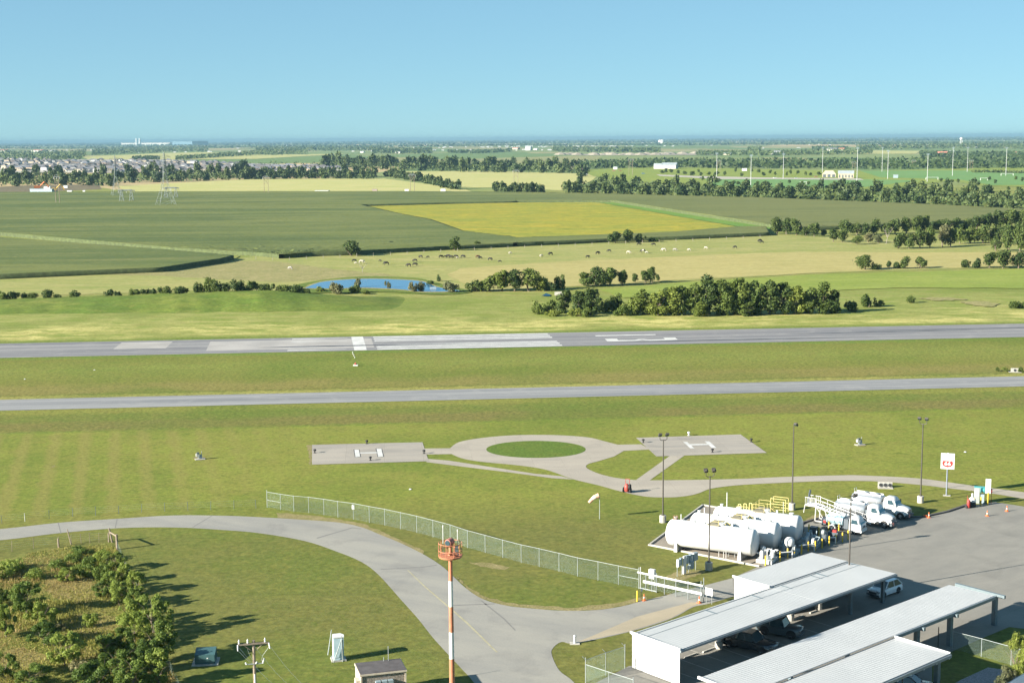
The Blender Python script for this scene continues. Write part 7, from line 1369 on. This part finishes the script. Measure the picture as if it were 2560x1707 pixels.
# ------------------------------------------------------------------ suburb at the left: houses one can tell apart
protos = []
def house_proto(k, wallm, roofm):
    r = random.Random(k); W, D, h1, h2 = r.uniform(12, 17), r.uniform(10, 13), r.choice((3.4, 5.9, 6.0)), r.uniform(2.8, 3.8); b = MB(); b.box((0, 0, h1 / 2), (W, D, h1)); b.box((W * .28, -D / 2 - 1.4, 1.6), (6, 3, 3.2)); wm = bpy.data.meshes.new('wall'); wm.from_pydata(b.v, [], b.f); wm.materials.append(wallm)
    b = MB(); X, Y, q = W / 2 + .5, D / 2 + .5, D * .42
    b.put([(-X, -Y, h1), (X, -Y, h1), (X, Y, h1), (-X, Y, h1), (-X + q, 0, h1 + h2), (X - q, 0, h1 + h2)], [(0, 1, 5, 4), (2, 3, 4, 5), (1, 2, 5), (3, 0, 4), (3, 2, 1, 0)])
    x0 = W * .28; b.put([(x0 - 3.4, -D / 2 - 3.2, 3.2), (x0 + 3.4, -D / 2 - 3.2, 3.2), (x0 + 3.4, -D / 2 + 2, 3.2 + .02), (x0 - 3.4, -D / 2 + 2, 3.2 + .02), (x0, -D / 2 - 3.2, 5.6), (x0, -D / 2 + 2, 5.6)], [(0, 1, 4), (1, 2, 5, 4), (3, 0, 4, 5)])
    rm_ = bpy.data.meshes.new('roof'); rm_.from_pydata(b.v, [], b.f); rm_.materials.append(roofm)
    b = MB()
    for x in (-W * .32, -W * .08): b.box((x, -D / 2 - .04, h1 * .6), (1.6, .1, 1.5))
    wi = bpy.data.meshes.new('window'); wi.from_pydata(b.v, [], b.f); wi.materials.append(M['steel_dark']); return wm, rm_, wi
walls = [('pale', M['pale']), ('cream', M['cream']), ('brick', M['brick']), ('white', M['white2']), ('tan', plain('tan_wall', (.40, .32, .23), .85, scale=.2))]
roofs = [('grey', M['rgrey']), ('brown', M['rbrown']), ('dark', plain('dark_shingle', (.10, .10, .11), .9, scale=.2))]
protos = [(wn, rn_, house_proto(i * 3 + j, wm_, rm2)) for i, (wn, wm_) in enumerate(walls) for j, (rn_, rm2) in enumerate(roofs)]
rh = random.Random(31); rows_h = [(430, 150, 640, 44), (426, 20, 700, 52), (421, -10, 660, 46), (416, -20, 640, 44), (411, -20, 560, 38), (406, -20, 430, 30), (430, 690, 800, 9), (423, 640, 860, 18), (401, -20, 120, 9)]
for ri, (y, x0, x1, n_) in enumerate(rows_h):
    for i in range(n_):
        x = x0 + (x1 - x0) * (i + rh.uniform(.15, .85)) / n_; yy = y + rh.uniform(-1.5, 1.5); wn, rn_, (wm_, rm2, wi_) = rh.choice(protos)
        place = 'left of the slim lattice pylon' if x < 286 else 'between the two lattice pylons' if x < 410 else 'right of the tall lattice pylon' if x < 640 else 'among the trees at the right end'
        rowt = ('front row', 'second row', 'third row', 'fourth row', 'fifth row', 'back row')[min(ri, 5)] if ri < 6 else ('front row' if ri == 6 else 'second row' if ri == 7 else 'back row')
        t = thing('house', f'{wn} {rn_}-roofed house in the suburb, {rowt}, {place}', 'house', P(x, yy), rh.choice((0, 0, 1.57, 3.14)) + rh.uniform(-.3, .3), f'{wn} {rn_}-roofed houses, {rowt}, {place}')
        obj('wall', wm_, t); obj('roof', rm2, t)
        if ri in (0, 1, 6): obj('window', wi_, t)
# garden trees between the houses
thicket('suburb_greenery', [(-20, 428), (860, 428)], [(-20, 26), (860, 20)], 900, 4, 2.4, 'far', 77)
sheet('suburb_ground', [(-200, 432), (860, 434), (860, 416), (600, 408), (430, 400), (-200, 398)], M['conc_far'], .45)

# ------------------------------------------------------------------ building site and odd things at the far edge of the corn
barn('site_trailer', 'long blue-grey trailer on the building site at the left', 76, 131, 483, 472, M['bluegrey'], M['bluegrey'], .2, wall_f=.96)
def digger(x, y, s, label, mt):
    t = thing('excavator', label, 'excavator', P(x, y), .3); [MB().box((0, k * 1.2, .5), (4.2, .7, 1.0)).build('track', M['steel_dark'], t) for k in (-1, 1)]; MB().box((-.4, 0, 1.9), (3.6, 2.6, 1.7)).build('body', mt, t); MB().box((.9, .7, 2.7), (1.3, 1.1, 1.7)).build('cab', M['glass'], t)
    b = MB(); b.bar((1.2, -.4, 2.2), (4.2, -.4, 5.2), .6); b.bar((4.2, -.4, 5.2), (6.4, -.4, 2.6), .45); b.box((6.4, -.4, 1.9), (.9, 1.2, 1.1)); b.build('boom', mt, t); t.scale = (s,) * 3
mo = plain('machine_orange', (.50, .16, .05), .6); my = plain('machine_yellow', (.55, .34, .06), .6)
digger(95, 475, 1.7, 'orange excavator behind the long trailer on the building site', mo); digger(136, 480, 1.5, 'yellow excavator right of the long trailer on the building site', my)
for x, y, w_, lb in ((118, 473, 16, 'low white site hut behind the trailer'), (164, 471, 10, 'white truck body on the building site'), (174, 483, 12, 'low white container at the right of the building site'), (210, 483, 6, 'tiny white crate at the edge of the corn'), (805, 481, 34, 'low pale concrete slab pile at the far edge of the corn'), (937, 480, 12, 'dark low shed at the far edge of the corn'), (1017, 480, 10, 'small grey cabin by the H-frame at the corn edge'), (1108, 479, 12, 'white van by the slanting hedge')):
    barn('site_hut', lb, x - w_ / 2, x + w_ / 2, y, y - (7 if w_ < 30 else 5), M['white2' if 'dark' not in lb else 'brick'], M['rmetal' if 'dark' not in lb else 'rbrown'], .35, wall_f=.85)
# a pale rowing boat on the pond and a stock tank
p = P(1083, 722, .3); t = thing('floating_dock', 'small grey floating dock at the right end of the pond', 'dock', p); MB().box((0, 0, .3), (2.2, 1.4, .6)).build('deck', M['bluegrey'], t); b = MB(); [b.cyl((sx, sy, -.2), (sx, sy, 1.0), .06, .06, 6) for sx in (-1, 1) for sy in (-.6, .6)]; b.build('pile', M['wood'], t, kind='stuff')
p = P(1398, 738); MB().prism([(-1.6, -.8), (1.2, -1), (1.7, .3), (.2, 1.1), (-1.5, .6)], 0, 1.1).build('pale_boulder', M['concrete'], None, p, label='pale boulder on the grass left of the long thicket', cat='boulder')
sheet('small_pool', [(1353, 741), (1365, 735), (1376, 738), (1374, 742)], M['water'], .25)

# ------------------------------------------------------------------ far landmarks and scattered buildings
p = P(2403, 361); h = high(2403, 361, 344); t = thing('water_tower', 'white ball-topped water tower on the right horizon', 'water tower', p); b = MB(); b.lathe([(h * .09, h * .62), (h * .22, h * .70), (h * .26, h * .82), (h * .22, h * .94), (h * .08, h)], 18); b.build('tank', M['white'], t, smooth=True)
for i in range(5): a_ = i * 1.2566; MB().cyl((h * .2 * math.cos(a_), h * .2 * math.sin(a_), 0), (h * .18 * math.cos(a_), h * .18 * math.sin(a_), h * .75), h * .022, None, 6).build('leg', M['white'], t)
MB().cyl((0, 0, 0), (0, 0, h * .65), h * .05, None, 8).build('riser', M['white'], t)
for x, lb in ((342, 'left of the two white stacks on the left horizon'), (350, 'right of the two white stacks on the left horizon')): p = P(x, 364.0); MB().cyl((0, 0, 0), (0, 0, high(x, 364.0, 346.5)), 15, 12, 10).build('smoke_stack', M['white'], None, p, label=lb, cat='smoke stack', group='white stacks on the horizon')
barn('power_plant', 'long white works on the left horizon behind the stacks', 322, 446, 363.0, 356.5, M['pale'], M['pale'], .15, wall_f=.9); barn('blue_works', 'large blue works building right of the white works on the horizon', 446, 496, 363.5, 353, plain('blue_cladding', (.12, .20, .25), .7), plain('blue_cladding_roof', (.13, .20, .25), .7), .3, wall_f=.95)
for k, (x, lb) in enumerate(((1650, 'left of the twin pale silos in the far distance'), (1656, 'right of the twin pale silos in the far distance'))): p = P(x, 358.5); MB().lathe([(16, 0), (16, high(x, 358.5, 351)), (8, high(x, 358.5, 349.6)), (1, high(x, 358.5, 349.5))], 12).build('silo', M['white'], None, p, label=lb, cat='silo', group='twin silos')
spots = [(1322, 376, 12, 11, 'pale tall mill in the distance above the long wood', 'white', 'rmetal'), (1290, 374, 14, 5, 'pinkish low barn left of the tall mill', 'cream', 'rred'), (1340, 375, 9, 4, 'white shed right of the tall mill', 'white', 'rmetal'), (996, 384, 12, 6, 'white farmhouse with pale roof before the far copse', 'pale', 'rmetal'), (906, 382, 8, 4, 'small white barn left of the far copse', 'white', 'rmetal'), (2083, 378, 24, 8, 'pair of white villas beyond the floodlight masts', 'pale', 'rgrey'), (2105, 377, 14, 7, 'pale villa right of the white villas', 'cream', 'rred'), (2329, 386, 12, 7, 'cream house right of the tan field', 'cream', 'rgrey'), (2358, 390, 24, 11, 'red-roofed house with brick walls in the far right wood', 'brick', 'rred'), (2378, 386, 18, 9, 'brick house right of the red-roofed one', 'brick', 'rmetal'), (2540, 388, 20, 8, 'white house with red roof at the far right edge', 'white', 'rred'), (1820, 388, 18, 6, 'tan barn before the far hedge', 'cream', 'rmetal'), (1944, 386, 16, 9, 'white house of the far hamlet', 'white', 'rgrey'), (1930, 388, 12, 6, 'grey-roofed house left in the far hamlet', 'pale', 'rgrey'), (1964, 387, 14, 7, 'cream house right in the far hamlet', 'cream', 'rgrey'), (1880, 383, 10, 4, 'small white barn above the far hedge', 'white', 'rmetal'), (96, 380, 24, 6, 'row of white buildings at the left beyond the wood', 'white', 'rred'), (132, 381, 14, 6, 'white villa right of the row beyond the left wood', 'white', 'rgrey'), (8, 381, 18, 7, 'white building at the left edge beyond the wood', 'white', 'rred')]
for x, y, w_, h_, lb, wm, rm2 in spots: barn('far_building', lb, x - w_ / 2, x + w_ / 2, y, y - h_, M[wm], M[rm2], .5)
rf = random.Random(9); bands = [(378, 1.2, 60, 3.4), (370, 1.5, 90, 2.4), (364, 1.5, 80, 1.8)]
V_m = MB()
for y0_, jit, n_, s_ in bands:
    for i in range(n_):
        x = rf.uniform(-20, 2580) if rf.random() < .45 else rf.gauss(1330, 170); yy = y0_ - (x - 1280) * .0068 + rf.uniform(-jit, jit) - 2; p = P(x, yy); w_ = rf.uniform(.6, 1.8) * s_ * p.y / FOC * 1.6; h_ = rf.uniform(.6, 1.2) * s_ * p.y / FOC * .8
        V_m.box((p.x, p.y, h_ * .35), (w_, w_ * .6, h_ * .7)); V_m.put([(p.x - w_ / 2, p.y - w_ * .3, h_ * .7), (p.x + w_ / 2, p.y - w_ * .3, h_ * .7), (p.x + w_ / 2, p.y + w_ * .3, h_ * .7), (p.x - w_ / 2, p.y + w_ * .3, h_ * .7), (p.x - w_ / 2, p.y, h_), (p.x + w_ / 2, p.y, h_)], [(0, 1, 5, 4), (2, 3, 4, 5), (1, 2, 5), (3, 0, 4)])
V_m.build('distant_town', M['white2'], kind='stuff')
b = MB(); rq = random.Random(6)
for i in range(34): x = rq.uniform(1395, 1745); p = P(x, edge([(1395, 388), (1600, 388), (1745, 385)], x) - rq.uniform(0, 2)); r_ = rq.uniform(6, 16); b.lathe([(r_ * 1.6, 0), (r_, r_ * .3), (r_ * .2, r_ * .5)], 7, c=p)
b.build('spoil_heaps', M['soil_pale'], kind='stuff')
